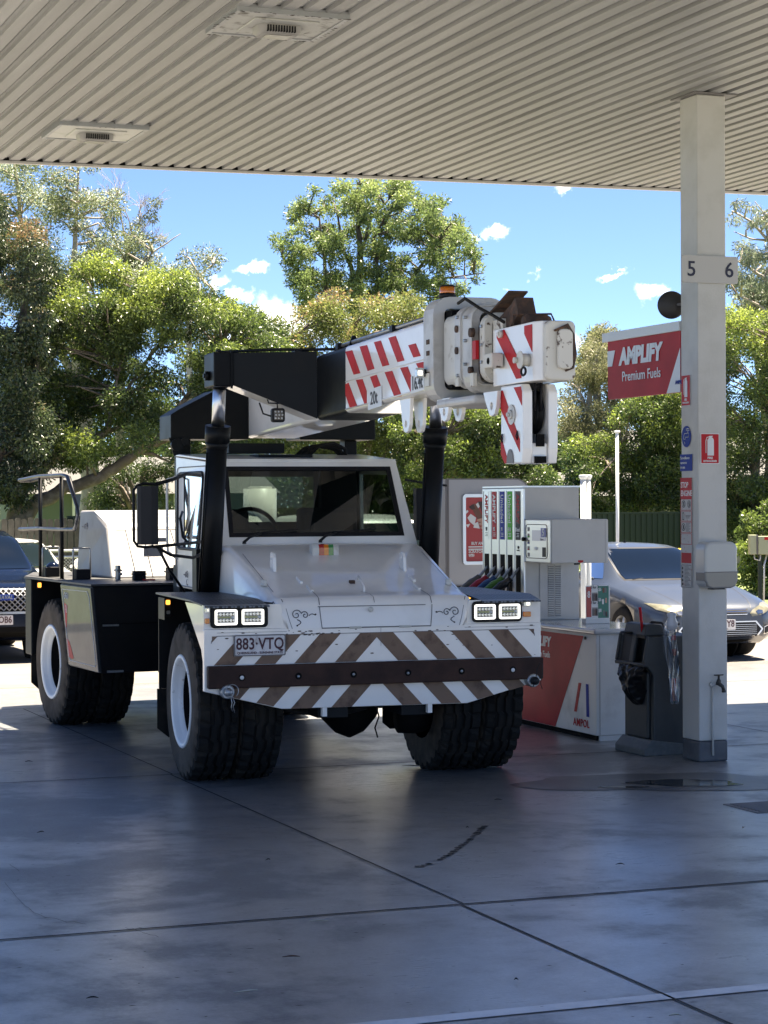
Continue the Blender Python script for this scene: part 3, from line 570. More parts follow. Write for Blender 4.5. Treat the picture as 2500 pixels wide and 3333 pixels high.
for i, x in enumerate((-.998, -.593, -.191, .212, .615, 1.007)):
    g = MB(); g.lathe([(.024, -.0645), (.017, -.0635), (.015, -.055)], (x, 0, .811), 'y', 16); obj('bolt_recess', g, M['dark'], bp)
    g = MB(); g.lathe([(.001, -.0675), (.008, -.067), (.011, -.064)] if i in (1, 2, 3, 4) else [(.001, -.0685), (.013, -.068), (.015, -.064)], (x, 0, .811 - .003 * (i % 2)), 'y', 12); obj('bolt_head', g, M['swhite'] if i in (0, 5) else M['steel'], bp)
for sx in (-1, 1):   # hitch pins at both lower corners
    x = -1.10 if sx < 0 else 1.165; z = .715 if sx < 0 else .728
    g = MB(); g.lathe([(.001, -.12), (.026, -.118), (.030, -.1), (.030, -.05)], (x, 0, z), 'y', 18); obj('hitch_pin', g, M['steel'] if sx < 0 else M['pblack'], bp)
    g = MB(); g.lathe([(.044, -.075), (.050, -.06), (.048, 0), (.03, .0)], (x, 0, z), 'y', 20); obj('hitch_boss', g, M['steel'], bp)
    g = MB()
    if sx < 0: g.tube([(x + .02 + .045 * cos(a), -.115, z + .01 + .045 * sin(a)) for a in [i * .42 - .9 for i in range(15)]], .0035, 6); g.tube([(x + .01, -.118, z - .03), (x + .018, -.118, z - .07), (x + .012, -.118, z - .1), (x + .02, -.118, z - .13)], .0035, 6); g.tube([(x + .02, -.118, z - .03), (x + .036, -.118, z - .07), (x + .025, -.118, z - .1), (x + .036, -.118, z - .14)], .003, 6)
    else: g.tube([(x - .02, -.11, z - .04), (x + .0, -.115, z + .03), (x + .01, -.11, z + .09), (x + .035, -.11, z + .135), (x + .055, -.11, z + .11), (x + .05, -.11, z + .05), (x + .035, -.11, z - .02), (x + .05, -.11, z - .06)], .003, 6)
    obj('retaining_clip', g, M['steel'] if sx < 0 else M['pblack'], bp)
for x in (-.385, .397):
    g = MB(); g.box(x - .016, x + .016, .0, .05, .515, .578); obj('tow_lug', g, M['cwhite'], bp)
g = MB(); P = rrect(-1.2, 1.2, .78, 1.098, .05, 5)
g.tube([(p[0], -.001, p[1]) for p in P if p[1] > .9] , .0025, 4, cap=False); obj('panel_seam', g, M['plate_frame'], bp)
g = MB(); g.prism(rrect(-1.043, -.672, .955, 1.103, .01), -.018, -.006, 'y'); npl = obj('number_plate', g, M['plate_frame'], cr)
g = MB(); g.prism(rrect(-1.034, -.681, .963, 1.095, .008), -.0205, -.0185, 'y'); obj('plate_face', g, M['plate_white'], npl)
textmesh('registration', '883·VTQ', .112, M['plate_dark'], npl, faceM(-.857, -.022, 1.037), bold=.0022, sx=.80, space=1.02)
textmesh('registration', 'QUEENSLAND - SUNSHINE STATE', .0235, M['plate_dark'], npl, faceM(-.857, -.022, .977), bold=.0005, sx=.92)
# ---- bonnet
def hz(y): return 1.375 + .30 * (y - .25)
rows = []
for (y, z, w, zs) in ((-.002, 1.135, .645, 1.135), (.004, 1.22, .668, 1.22), (.018, 1.30, .695, 1.295), (.05, 1.338, .712, 1.325), (.10, 1.352, .722, 1.338), (.17, 1.360, .73, 1.346), (.25, 1.376, .735, 1.36), (.6, hz(.6), .745, hz(.6) - .015), (1.0, hz(1.0), .76, hz(1.0) - .015), (1.3, hz(1.3), .775, hz(1.3) - .018), (1.49, 1.70, .785, 1.685)):
    t_ = max(0, min(1, (y - .02) / .25)); r = []
    low = 1.135 if y < .02 else 1.32 - .19 * (1 - min(1, y / .1))
    side = [(w + .035 * t_, min(zs - .001, max(low, zs - 1))), (w + .03 * t_, zs - .06 if y > .2 else zs * .5 + low * .5), (w + .012, zs - .02), (w - .008, zs + .004), (w - .04, z - .002), (w - .2, z + .004), (.2, z + .007), (0, z + .008)]
    side = [(a_, max(b_, low) if b_ < low else b_) for a_, b_ in side]
    rows.append([(-a_, y, b_) for a_, b_ in side] + [(a_, y, b_) for a_, b_ in side[-2::-1]])
g = MB(); g.grid(rows); bn = obj('bonnet', g, M['cwhite'], cr)
g = MB()
def strip3(pts, w_=.0035, up=(0, -.25, 1)):
    u = Vector(up).normalized()
    for a, b_ in zip(pts[:-1], pts[1:]):
        a, b_ = Vector(a), Vector(b_); d = (b_ - a).normalized(); s_ = d.cross(u).normalized() * w_
        g.poly([a - s_, b_ - s_, b_ + s_, a + s_])
fr = (0, -1, 0)
strip3([(-.43, .0105, 1.288), (.37, .0105, 1.288)], .003, fr); strip3([(-.405, -.006, 1.137), (.405, -.006, 1.137)], .004, fr)
for s_ in (-1, 1):
    strip3([(s_ * .403, -.006, 1.137), (s_ * .412, .0, 1.21), (s_ * .418, .009, 1.29)], .003, fr)
    strip3([(s_ * .417, .012, 1.30), (s_ * .415, .042, 1.347), (s_ * .412, .1, 1.364), (s_ * .405, .25, 1.39), (s_ * .40, .33, 1.4135)], .003)
    strip3([(s_ * .66, .02, 1.285), (s_ * .685, .05, 1.345)], .003, (0, -1, .6))
    strip3([(s_ * .69, .25, 1.386), (s_ * .705, 1.1, 1.641)], .0025)
    strip3([(s_ * .62, -.006, 1.137), (s_ * .64, .0, 1.2), (s_ * .66, .014, 1.28)], .002, fr)
strip3([(-.06, .20, 1.384), (-.02, .1, 1.37), (-.01, .045, 1.35), (-.01, .018, 1.31)], .002); obj('panel_gap', g, M['plate_frame'], bn)
for s_ in (-1, 1):
    for (x, y) in ((.43, .5), (.405, .31)):
        g = MB(); g.box(s_ * x - .012, s_ * x + .012, y - .06, y + .06, hz(y) + .0, hz(y) + .022); g.bm.transform(Matrix.Translation((0, y, hz(y))) @ Matrix.Rotation(.29, 4, 'X') @ Matrix.Translation((0, -y, -hz(y)))); obj('hinge', g, M['cwhite'], bn, bevel=.005)
    x, y = (-.56, .75) if s_ < 0 else (.43, .72)
    g = MB(); Mx = Matrix.Translation((x, y, hz(y) + .005)); ou = [(-.055, 0), (.055, 0), (.045, .10), (.02, .125), (-.02, .125), (-.045, .10)]
    ri = [(.016 * cos(a * pi / 3 + .5), .085 + .016 * sin(a * pi / 3 + .5)) for a in (4, 5, 0, 1, 2, 3)]
    g.M = Mx; g.frame([(p[0], p[1] + .29 * p[0]) for p in ou], ri, -.011, .011, 'x'); obj('lifting_lug', g, M['cwhite'], bn, bevel=.003)
for x, y in ((-.715, .42), (.672, .38)):
    g = MB(); g.lathe([(.024, 0), (.024, .02), (.021, .022), (.023, .026), (.023, .042), (.019, .047)], (x, y, hz(y) - .004), 'z', 18); obj('breather_cap', g, M['cwhite_old'], bn)
g = MB(); g.lathe([(.001, -.03), (.017, -.028), (.02, -.018), (.014, -.006), (.014, .01)], (-.045, .012, 1.262), 'y', 18); obj('knob', g, M['cwhite_old'], bn)
g = MB(); g.tube([(.005, .48, hz(.48)), (.003, .46, hz(.46) + .045), (-.008, .35, hz(.35) + .05), (-.02, .235, hz(.235) + .045), (-.022, .225, hz(.22))], .007, 8); obj('handle', g, M['cwhite'], bn)
g = MB(); g.box(-.075, -.035, .405, .44, hz(.42), hz(.42) + .03); obj('latch', g, M['rust'], bn, bevel=.004)
for x0, x1, m_ in ((-.175, -.125, 'cwhite_old'), (-.1245, -.085, 'red_lens'), (-.0845, -.05, 'orange_lens'), (-.0495, -.0105, 'green_lens'), (-.010, .03, 'cwhite_old')):
    g = MB(); y = 1.10; P = [(y - .05, hz(1.1) - .014), (y - .05, hz(1.1) + .05), (y - .035, hz(1.1) + .075), (y + .03, hz(1.1) + .078), (y + .045, hz(1.1) + .05), (y + .045, hz(1.1) + .01)]; g.prism(P, x0, x1, 'x')
    if x0 == -.175: sb_ = obj('status_light_bar', g, M[m_], cr)
    else: obj('lens' if 'lens' in m_ else 'end_cap', g, M[m_], sb_)
# scrollwork painted on the bonnet nose
def scroll(cx, cz, s_, plane, parent, m_, mir=1, sc=1.0):
    g = MB()
    def sp(x0, z0, r0_, turns, a0, dirn):
        n = int(26 * turns); return [(x0 + mir * sc * (r0_ * (1 - i / n * .85)) * cos(a0 + dirn * 2 * pi * turns * i / n), z0 + sc * (r0_ * (1 - i / n * .85)) * sin(a0 + dirn * 2 * pi * turns * i / n)) for i in range(n + 1)]
    for pts in (sp(cx - mir * sc * .035, cz, .038, 1.35, 0.4, 1), sp(cx + mir * sc * .03, cz - sc * .004, .03, 1.3, 2.8, -1), [(cx + mir * sc * (.06 + .05 * u), cz + sc * (-.008 + .012 * sin(u * 3))) for u in [i / 8 for i in range(9)]], [(cx + mir * sc * (-.03 + .028 * sin(u * 3.2)), cz - sc * (.035 + .045 * u)) for u in [i / 8 for i in range(9)]]):
        if len(pts) > 1: g.tube([plane(p) for p in pts], .0028, 5, cap=True)
    for (x_, z_) in ((cx + mir * sc * .112, cz + sc * .0), (cx - mir * sc * .03, cz - sc * .08)):
        P = plane((x_, z_)); g.tube([Vector(P) + Vector((0, -.003, 0)), Vector(P) + Vector((0, .002, 0))], .006, 8)
    return obj('scroll_decal', g, m_, parent)
nose = lambda p: (p[0], -.002 if p[1] < 1.21 else -.002 + (p[1] - 1.21) * .18, p[1])
scroll(-.555, 1.235, 1, nose, bn, M['ink'], 1, .95); scroll(.555, 1.235, 1, nose, bn, M['ink'], -1, .95)
for x_ in (-.16, .21):
    g = MB(); g.box(x_ - .04, x_ + .04, -.010, -.003, 1.128, 1.146); g.cyl((x_ - .045, -.010, 1.137), (x_ + .045, -.010, 1.137), .006, 8); obj('hinge', g, M['cwhite_old'], bn)
g = MB(); strip3([(-1.16, -.0035, 1.12), (-.66, -.0035, 1.12)], .0012, fr); strip3([(.66, -.0035, 1.12), (1.2, -.0035, 1.12)], .0012, fr)
strip3([(.03, -.004, 1.13), (.03, -.004, 1.0)], .0012, fr); obj('panel_seam', g, M['plate_frame'], bp)
g = MB(); rnd = random.Random(6)
for i in range(60):
    x_, z_ = rnd.choice(((rnd.uniform(-1.2, 1.2), rnd.uniform(1.098, 1.13)), (rnd.uniform(-1.2, 1.2), rnd.uniform(.9, 1.1)), (rnd.uniform(-.55, -.4), rnd.uniform(1.09, 1.12)))); r_ = rnd.uniform(.002, .007)
    g.poly([(x_ + r_ * 2.2 * cos(k), -.0031, z_ + r_ * sin(k) * .7) for k in (0, 1.1, 2.2, 3.2, 4.4, 5.3)])
obj('scuffs', g, M['rust'], bp)['kind'] = 'stuff'
# ---- front fenders with lamps
for s_ in (-1, 1):
    fd = MB(); fd.prism([(s_ * .66, 0), (s_ * 1.25, 0), (s_ * 1.25, .02), (s_ * .76, .28), (s_ * .76, .02)][:0] or [(s_ * .655, 1.1445), (s_ * 1.25, 1.1445), (s_ * 1.25, 1.312), (s_ * .70, 1.312)], .012, .06, 'y')
    fd.prism([(.0125, 1.312), (.62, 1.312), (.10, 1.0), (.052, .92), (.052, .716), (.0505, .716), (.0505, 1.1)], s_ * 1.232, s_ * 1.249, 'x')
    fo = obj('front_fender', fd, M['cwhite'], cr, bevel=.003)
    g = MB()
    for (ya, za, yb_, zb2, xa_, xb_) in ((-.035, 1.306, .30, 1.340, 1.235, 1.285), (.30, 1.340, 1.50, 1.346, 1.285, 1.285)):
        T_ = [g.v((s_ * .79, ya, za)), g.v((s_ * xa_, ya, za)), g.v((s_ * xb_, yb_, zb2)), g.v((s_ * .79, yb_, zb2))]; U_ = [g.v((s_ * .79, ya, za - .012)), g.v((s_ * xa_, ya, za - .012)), g.v((s_ * xb_, yb_, zb2 - .012)), g.v((s_ * .79, yb_, zb2 - .012))]
        g.f(T_); g.f(U_[::-1])
        for i in range(4): g.f([T_[i], T_[(i + 1) % 4], U_[(i + 1) % 4], U_[i]])
    obj('checker_plate', g, M['checker'], fo)
    g = MB(); g.box(s_ * 1.27, s_ * .45, 1.46, 1.475, .62, 1.311); g.box(s_ * 1.27, s_ * 1.262, 1.25, 1.459, 1.15, 1.311); obj('rear_guard', g, M['cblack'], fo)
    g = MB(); g.prism([(s_ * 1.285, .619), (s_ * .5, .619), (s_ * .5, .3), (s_ * .56, .25), (s_ * 1.2, .25), (s_ * 1.285, .32)], 1.46, 1.47, 'y'); obj('mud_flap', g, M['rubber'], fo)
    g = MB(); g.box(s_ * .445, s_ * .43, .1, 1.45, .62, 1.31); obj('inner_guard', g, M['cblack'], fo)
    xs = sorted((s_ * .775, s_ * 1.125) if s_ > 0 else (s_ * .795, s_ * 1.20)); xs = (.72, 1.10) if s_ > 0 else (-1.205, -.795)
    g = MB(); g.prism(rrect(xs[0], xs[1], 1.153, 1.305, .03, 4), -.006, .011, 'y'); obj('lamp_surround', g, M['cblack'], fo)
    for (x0, x1) in (((.734, .892), (.923, 1.082)) if s_ > 0 else ((-1.176, -1.017), (-.984, -.827))):
        g = MB(); P = rrect(x0, x1, 1.174, 1.282, .014, 4); Q = rrect(x0 + .014, x1 - .014, 1.188, 1.268, .008, 4); g.frame(P, Q, -.022, -.0065, 'y'); hl = obj('headlight', g, M['lamp_ring'], cr)
        g = MB(); g.box(x0 + .0145, x1 - .0145, -.010, -.0065, 1.1885, 1.2675); obj('reflector', g, M['steel'], hl)
        g = MB()
        for zz in (1.249, 1.207):
            for i in range(5):
                xx = x0 + .028 + i * .0245
                g.f([g.v(p) for p in ((xx - .011, -.0185, zz - .012), (xx + .011, -.0185, zz - .012), (xx, -.011, zz))]); g.f([g.v(p) for p in ((xx + .011, -.0185, zz - .012), (xx + .011, -.0185, zz + .012), (xx, -.011, zz))]); g.f([g.v(p) for p in ((xx + .011, -.0185, zz + .012), (xx - .011, -.0185, zz + .012), (xx, -.011, zz))]); g.f([g.v(p) for p in ((xx - .011, -.0185, zz + .012), (xx - .011, -.0185, zz - .012), (xx, -.011, zz))])
        obj('led_cell', g, M['reflector'], hl, recalc=False)
        g = MB(); g.box(x0 + .024, x1 - .045, -.0165, -.011, 1.222, 1.234); obj('led_strip', g, M['yellow_led'], hl)
    for (z0, z1, m_) in ((1.262, 1.297, 'lens'), (1.186, 1.224, 'orange_lens')):
        x0, x1 = (1.112, 1.166) if s_ > 0 else (-1.246, -1.214)
        g = MB(); g.prism(rrect(x0, x1, z0, z1, .006), -.02, .0115, 'y'); il = obj('indicator_lamp', g, M[m_], cr, bevel=.003)
        if m_ == 'lens': g = MB(); g.box(x0 + .02, x1 - .012, -.0225, -.0205, z0 + .01, z1 - .008); obj('bulb', g, M['white_lit'], il)
    g = MB(); g.prism(rrect(s_ * 1.205 - .025, s_ * 1.205 + .025, 1.16, 1.302, .01), 1.44, 1.4595, 'y'); sb2 = obj('side_lamp', g, M['pblack'], cr)
    g = MB(); g.prism(rrect(s_ * 1.205 - .015, s_ * 1.205 + .015, 1.255, 1.29, .006), 1.42, 1.4395, 'y'); obj('lens', g, M['amber_lit'], sb2)
    g = MB(); g.prism(rrect(s_ * 1.205 - .014, s_ * 1.205 + .014, 1.185, 1.21, .006), 1.42, 1.4395, 'y'); obj('lens', g, M['lens'], sb2)
# ---- wheels
def wheel(cx0, cy, cz, side, Mx, name='wheel'):
    R = .572; W = .300; w = MB(Mx); 
    g = MB(Mx @ Matrix.Translation((cx0, cy, cz)) @ (Matrix.Rotation(0 if side > 0 else pi, 4, 'Z')))   # local +x is outwards
    xs = [(-.5, .585, 0), (-.53, .68, 0), (-.535, .80, 0), (-.52, .90, 0), (-.49, .955, 1), (-.455, 1.0, 1), (-.30, 1.008, 1), (-.28, 1.01, 2), (-.22, 1.01, 2), (-.20, 1.012, 3), (-.08, 1.015, 3), (-.06, 1.015, 4), (-.0, 1.015, 4), (.02, 1.015, 3), (.14, 1.013, 3), (.16, 1.012, 2), (.22, 1.01, 2), (.24, 1.01, 1), (.455, 1.0, 1), (.49, .955, 1), (.52, .90, 0), (.535, .80, 0), (.53, .68, 0), (.5, .585, 0)]
    n = 150; rings = []
    for i, (u, r, kind) in enumerate(xs):
        ring = []
        for k in range(n):
            a = 2 * pi * k / n; ph = k % 5; rr = R * r; x_ = u * W
            if kind == 1 and abs(u) > .4:
                if ph in (0, 1): rr -= .024 if abs(u) > .44 else .026
            elif kind == 1:
                if ph in (0,): rr -= .02
            if kind in (2, 4): rr -= .020; x_ += .010 * (1 if (k % 10) < 5 else -1)
            if kind == 3: x_ += .010 * (1 if (k % 10) < 5 else -1)
            ring.append(g.v((x_, rr * cos(a), rr * sin(a))))
        rings.append(ring)
    g.slots = [M['rubber'], M['rubber_side']]
    for i in range(len(rings) - 1):
        g.mi = 1 if (xs[i][2] == 0 or xs[i + 1][2] == 0) else 0
        sm = g.mi == 1
        for k in range(n): g.f([rings[i][k], rings[i][(k + 1) % n], rings[i + 1][(k + 1) % n], rings[i + 1][k]], sm)
    wh = obj('tyre', g, None, None); return wh
def wheel_set(cx0, cy, cz, side, Mx):
    """dual wheel; side=-1 left. parent = rim"""
    T = Mx @ Matrix.Translation((cx0, cy, cz)) @ Matrix.Rotation(0 if side > 0 else pi, 4, 'Z')
    g = MB(T)
    g.lathe([(.335, .142), (.345, .152), (.335, .162), (.312, .159), (.303, .147), (.292, .122), (.285, .112), (.266, .095), (.262, .082)], (0, 0, 0), 'x', 48, caps=False)
    rm = obj('wheel', g, M['rim'], cr)
    g = MB(T); g.lathe([(.001, .0), (.08, -.0), (.10, -.04), (.22, -.06), (.255, -.03), (.2615, .0815)], (0, 0, 0), 'x', 32, caps=False); obj('hub', g, M['dark'], rm)
    for off in (0.0, -.328):
        t_ = wheel(cx0 + side * off, cy, cz, side, Mx); t_.parent = rm
    return rm
I4 = Matrix()
wheel_set(-1.07, .885, .572, -1, I4); wheel_set(1.095, .885, .572, 1, I4)
wheel_set(-1.06, -.20, .572, -1, Rm); wheel_set(1.06, -.20, .572, 1, Rm)
# ---- chassis and axles
g = MB(); g.box(-.43, .43, .06, 3.6, .78, 1.12); g.box(-.42, -.2, .055, .5, .5, .779); g.box(.2, .42, .055, .5, .5, .779); g.box(-.3, .3, 2.6, 3.5, .5, .779); ch = obj('chassis', g, M['cblack'], cr)
g = MB(); g.cyl((-.9, .885, .572), (.9, .885, .572), .10, 18); g.lathe([(.001, -.22), (.12, -.2), (.22, -.1), (.26, 0), (.22, .1), (.12, .2), (.001, .22)], (.05, .885, .52), 'x', 28)
g.lathe([(.001, -.05), (.12, -.04), (.13, .1), (.10, .2)], (.42, .7, .42), 'x', 20); obj('front_axle', g, M['dark'], cr)
g = MB(); g.tube([(-.75, .3, .62), (-.5, .35, .52), (-.2, .3, .5), (.0, .25, .55)], .02, 8); g.tube([(.0, .02, .57), (.02, .02, .5), (-.01, .02, .42), (.01, .02, .35)], .006, 6); obj('hanging_hose', g, M['rubber'], cr)
g = MB(Rm); g.cyl((-.9, -.2, .572), (.9, -.2, .572), .10, 18); g.lathe([(.001, -.2), (.14, -.16), (.23, 0), (.14, .16), (.001, .2)], (.0, -.2, .55), 'x', 24); obj('rear_axle', g, M['dark'], cr)
# ---- cab
def bend(g, s_):
    for v in g.bm.verts: v.co.x += s_ * .09 * (v.co.z - 1.66) * max(0, min(1, (3.02 - v.co.y) / 1.18))
cab = MB()
cab.frame([(1.505, 1.3255), (1.505, 1.70), (1.845, 2.335), (3.02, 2.405), (3.02, 1.3255)], [(2.15, 1.66), (2.15, 1.9), (2.20, 2.22), (2.92, 2.26), (2.92, 1.66)], -.80, -.765, 'x'); bend(cab, 1)
cb = obj('cab', cab, M['cwhite'], cr, bevel=.012)
g = MB()
g.frame([(1.505, 1.3255), (1.505, 1.70), (1.845, 2.335), (3.02, 2.405), (3.02, 1.3255)], [(1.75, 1.76), (1.80, 1.9), (1.98, 2.24), (2.92, 2.26), (2.92, 1.72)], .765, .80, 'x'); bend(g, -1); obj('side_wall', g, M['cwhite'], cb, bevel=.01)
def Wp(x, z, o=0): return (x, 1.524 + (z - 1.763) * .55 - o, z + o * .55)
g = MB(); ou = [(-.80, 1.665), (.80, 1.665), (.738, 2.338), (-.738, 2.338)]; inn = [(-.695, 1.763), (.685, 1.763), (.665, 2.286), (-.668, 2.286)]
for o_ in (0, 1):
    pass
A = [g.v(Wp(*p, .012)) for p in ou]; B = [g.v(Wp(*p, .012)) for p in inn]; C_ = [g.v(Wp(*p, -.03)) for p in ou]; D_ = [g.v(Wp(*p, -.03)) for p in inn]
for i in range(4): j = (i + 1) % 4; g.f([A[i], A[j], B[j], B[i]]); g.f([B[i], B[j], D_[j], D_[i]]); g.f([A[i], C_[i], C_[j], A[j]]); g.f([C_[i], D_[i], D_[j], C_[j]])
obj('windscreen_frame', g, M['cwhite'], cb, bevel=.008)
g = MB(); oi = [(-.71, 1.750), (.70, 1.750), (.68, 2.298), (-.683, 2.298)]; ii = [(-.672, 1.782), (.662, 1.782), (.645, 2.27), (-.648, 2.27)]
A = [g.v(Wp(*p, .0145)) for p in oi]; B = [g.v(Wp(*p, .0145)) for p in ii]; C_ = [g.v(Wp(*p, .003)) for p in ii]
for i in range(4): j = (i + 1) % 4; g.f([A[i], A[j], B[j], B[i]]); g.f([B[i], B[j], C_[j], C_[i]])
obj('window_rubber', g, M['pblack'], cb)
g = MB(); g.poly([Wp(*p, .006) for p in inn]); obj('windscreen', g, M['glass_cab'], cb)
g = MB(); g.prism([(-.742, 1.85), (.742, 1.85), (.803, 3.02), (-.803, 3.02)], 0, .02, 'z')
g.bm.transform(Matrix.Translation((0, 1.85, 2.345)) @ Matrix.Rotation(.056, 4, 'X') @ Matrix.Translation((0, -1.85, 0))); obj('cab_roof', g, M['cwhite'], cb, bevel=.006)
g = MB(); g.prism([(-.742, 1.832), (.742, 1.832), (.742, 1.862), (-.742, 1.862)], 2.30, 2.352, 'z'); obj('roof_lip', g, M['cwhite'], cb, bevel=.006)
g = MB(); g.frame([(-.785, 1.33), (.785, 1.33), (.785, 2.395), (-.785, 2.395)], [(-.62, 1.86), (.38, 1.86), (.38, 2.24), (-.62, 2.24)], 3.0, 3.018, 'y'); obj('rear_wall', g, M['pblack'], cb)
g = MB(); g.poly([(-.62, 3.01, 1.86), (.38, 3.01, 1.86), (.38, 3.01, 2.24), (-.62, 3.01, 2.24)]); obj('rear_window', g, M['glass_cab'], cb)
g = MB(); g.poly([(-.78 + .09 * (z - 1.66) * min(1, (3.02 - y) / 1.18), y, z) for y, z in ((2.15, 1.66), (2.15, 1.9), (2.20, 2.22), (2.92, 2.26), (2.92, 1.66))]); obj('side_window', g, M['glass_cab'], cb)
g = MB(); g.poly([(.78 - .09 * (z - 1.66) * min(1, (3.02 - y) / 1.18), y, z) for y, z in ((1.75, 1.76), (1.80, 1.9), (1.98, 2.24), (2.92, 2.26), (2.92, 1.72))]); obj('side_window', g, M['glass_cab'], cb)
g = MB()
P = [(-.806, a[0], a[1]) for a in rrect(2.05, 2.97, 1.345, 2.315, .06, 4)]; g.tube(P + P[:1], .004, 4, cap=False); bend(g, 1); obj('door_seam', g, M['plate_frame'], cb)
g = MB(); P = [(-.805, a[0], a[1]) for a in rrect(2.14, 2.94, 1.65, 2.265, .07, 5)]; g.tube(P + P[:1], .013, 6, cap=False); bend(g, 1); obj('window_rubber', g, M['pblack'], cb)
g = MB(); g.tube([(-.80, 3.0, 2.24), (-.87, 3.03, 2.22), (-.875, 3.03, 2.1), (-.875, 3.03, 1.7), (-.87, 3.03, 1.62), (-.80, 3.0, 1.56)], .011, 8); obj('grab_rail', g, M['cwhite_old'], cb)
g = MB(); g.box(-.76, .76, 1.55, 1.95, 1.33, 1.735); g.box(-.2, .5, 1.65, 1.9, 1.736, 1.80); obj('dashboard', g, M['seat'], cb, bevel=.02)
g = MB(); c0 = Vector((-.40, 2.02, 1.80)); ax1 = Vector((1, 0, 0)); ax2 = Vector((0, .5, .866))
g.tube([c0 + ax1 * .20 * cos(a) + ax2 * .20 * sin(a) for a in [i * 2 * pi / 32 for i in range(33)]], .017, 8, cap=False); g.tube([c0 - ax1 * .2, c0 + ax1 * .2], .014, 6); g.tube([c0, (-.4, 1.8, 1.6)], .03, 8); obj('steering_wheel', g, M['pblack'], cb)
g = MB(); g.box(-.68, -.3, 2.5, 2.62, 1.4, 1.97); g.box(.12, .62, 2.5, 2.64, 1.4, 1.98); g.box(-.68, .62, 2.2, 2.6, 1.34, 1.5); obj('seat', g, M['seat'], cb, bevel=.04)
g = MB(); g.box(.42, .735, 2.9, 2.99, 1.4, 2.37); g.box(.10, .14, 2.0, 2.03, 1.76, 1.86); obj('equipment_box', g, M['seat'], cb)
for (bx, bz, tx, tz) in ((-.62, 1.708, -.28, 1.79), (-.015, 1.712, .35, 1.80)):
    g = MB(); yb = 1.39 if bx < -.5 else 1.40
    g.lathe([(.016, 0), (.014, .02)], (bx, yb, bz), 'z', 12); g.tube([(bx, yb, bz + .015), (bx + .05, yb + .03, bz + .05), (bx + .16, 1.50, 1.785)], [.012, .010, .007], 8)
    g.tube([Wp(bx + .12, 1.775, .025), Wp(tx + .12, 1.80, .025)], .006, 6); obj('wiper', g, M['pblack'], cb)
# door mirror on its tube frame
g = MB(); yM = 1.35; P = [(-1.45, 2.155), (-1.478, 2.12), (-1.478, 1.74), (-1.45, 1.70), (-1.39, 1.692), (-1.33, 1.70)]
g.tube([(-1.29, yM, 2.16), (-1.40, yM, 2.17)] + [(p[0], yM, p[1]) for p in P], .011, 8); g.tube([(-1.31, yM, 2.165), (-1.15, 1.5, 2.20), (-.99, 1.75, 2.245), (-.80, 2.1, 2.24)], .014, 8); g.tube([(-1.33, yM, 1.695), (-1.1, 1.6, 1.705), (-.80, 1.95, 1.72)], .012, 8)
g.tube([(-1.30, yM, 1.69), (-1.18, 1.45, 1.63), (-.95, 1.7, 1.60), (-.80, 1.9, 1.64)], .012, 8); g.tube([(-1.29, yM, 1.68), (-1.2, 1.4, 1.52), (-1.05, 1.5, 1.33)], .011, 8); mf = obj('mirror_frame', g, M['cblack'], cr)
g = MB(); g.prism([(-1.453, 1.36), (-1.453, 1.33), (-1.435, 1.30), (-1.36, 1.27), (-1.30, 1.31), (-1.30, 1.36)], 1.712, 2.15, 'z'); obj('mirror', g, M['pblack'], mf)
g = MB(); g.tube([(.80, 1.8, 2.2), (.95, 1.7, 2.17), (1.05, 1.5, 2.15)], .010, 6); g.tube([(.80, 1.8, 1.75), (1.0, 1.6, 1.72)], .010, 6); g.box(.84, .99, 1.62, 1.7, 1.72, 2.13); obj('mirror', g, M['pblack'], cr)
# black step post beside the door
g = MB(); g.box(-.87, -.80, 1.95, 2.1, 1.326, 1.66); g.tube([(-.86, 2.5, 1.95), (-.90, 2.4, 1.9), (-.90, 2.3, 1.75), (-.86, 2.25, 1.70)], .011, 8); obj('door_step_post', g, M['cblack'], cr)
scroll(-.86, 1.44, 1, lambda p: (-.818, 2.55 + (p[0] + .86) * .8, p[1]), cb, M['plate_frame'], 1, 1.0)
# ---- luffing rams
for s_ in (-1, 1):
    b0 = Vector((s_ * .875, 1.46, 1.33)); b1 = Vector((s_ * .862, 1.21, 2.60)); b2 = Vector((s_ * .858, 1.16, 2.95)); d = (b1 - b0).normalized()
    g = MB(); g.cyl(b0, b1 - d * .17, .077, 28); g.cyl(b1 - d * .17, b1 - d * .12, .077, 28, .092); g.cyl(b1 - d * .12, b1, .095, 28); cy = obj('hydraulic_ram', g, M['cblack'], cr)
    g = MB(); g.cyl(b1 - d * .02, b2, .049, 24); obj('rod', g, M['chrome'], cy)
    g = MB(); g.cyl(b2 - d * .075, b2, .056, 20); g.cyl(b2 + Vector((-.06, 0, 0)), b2 + Vector((.06, 0, 0)), .05, 16); obj('rod_end', g, M['cblack'], cy)
    g = MB(); g.tube([b0 + Vector((-.085, 0, 0)), b1 + Vector((-.085, 0, -.2))], .008, 6); obj('hydraulic_pipe', g, M['cblack'], cy)
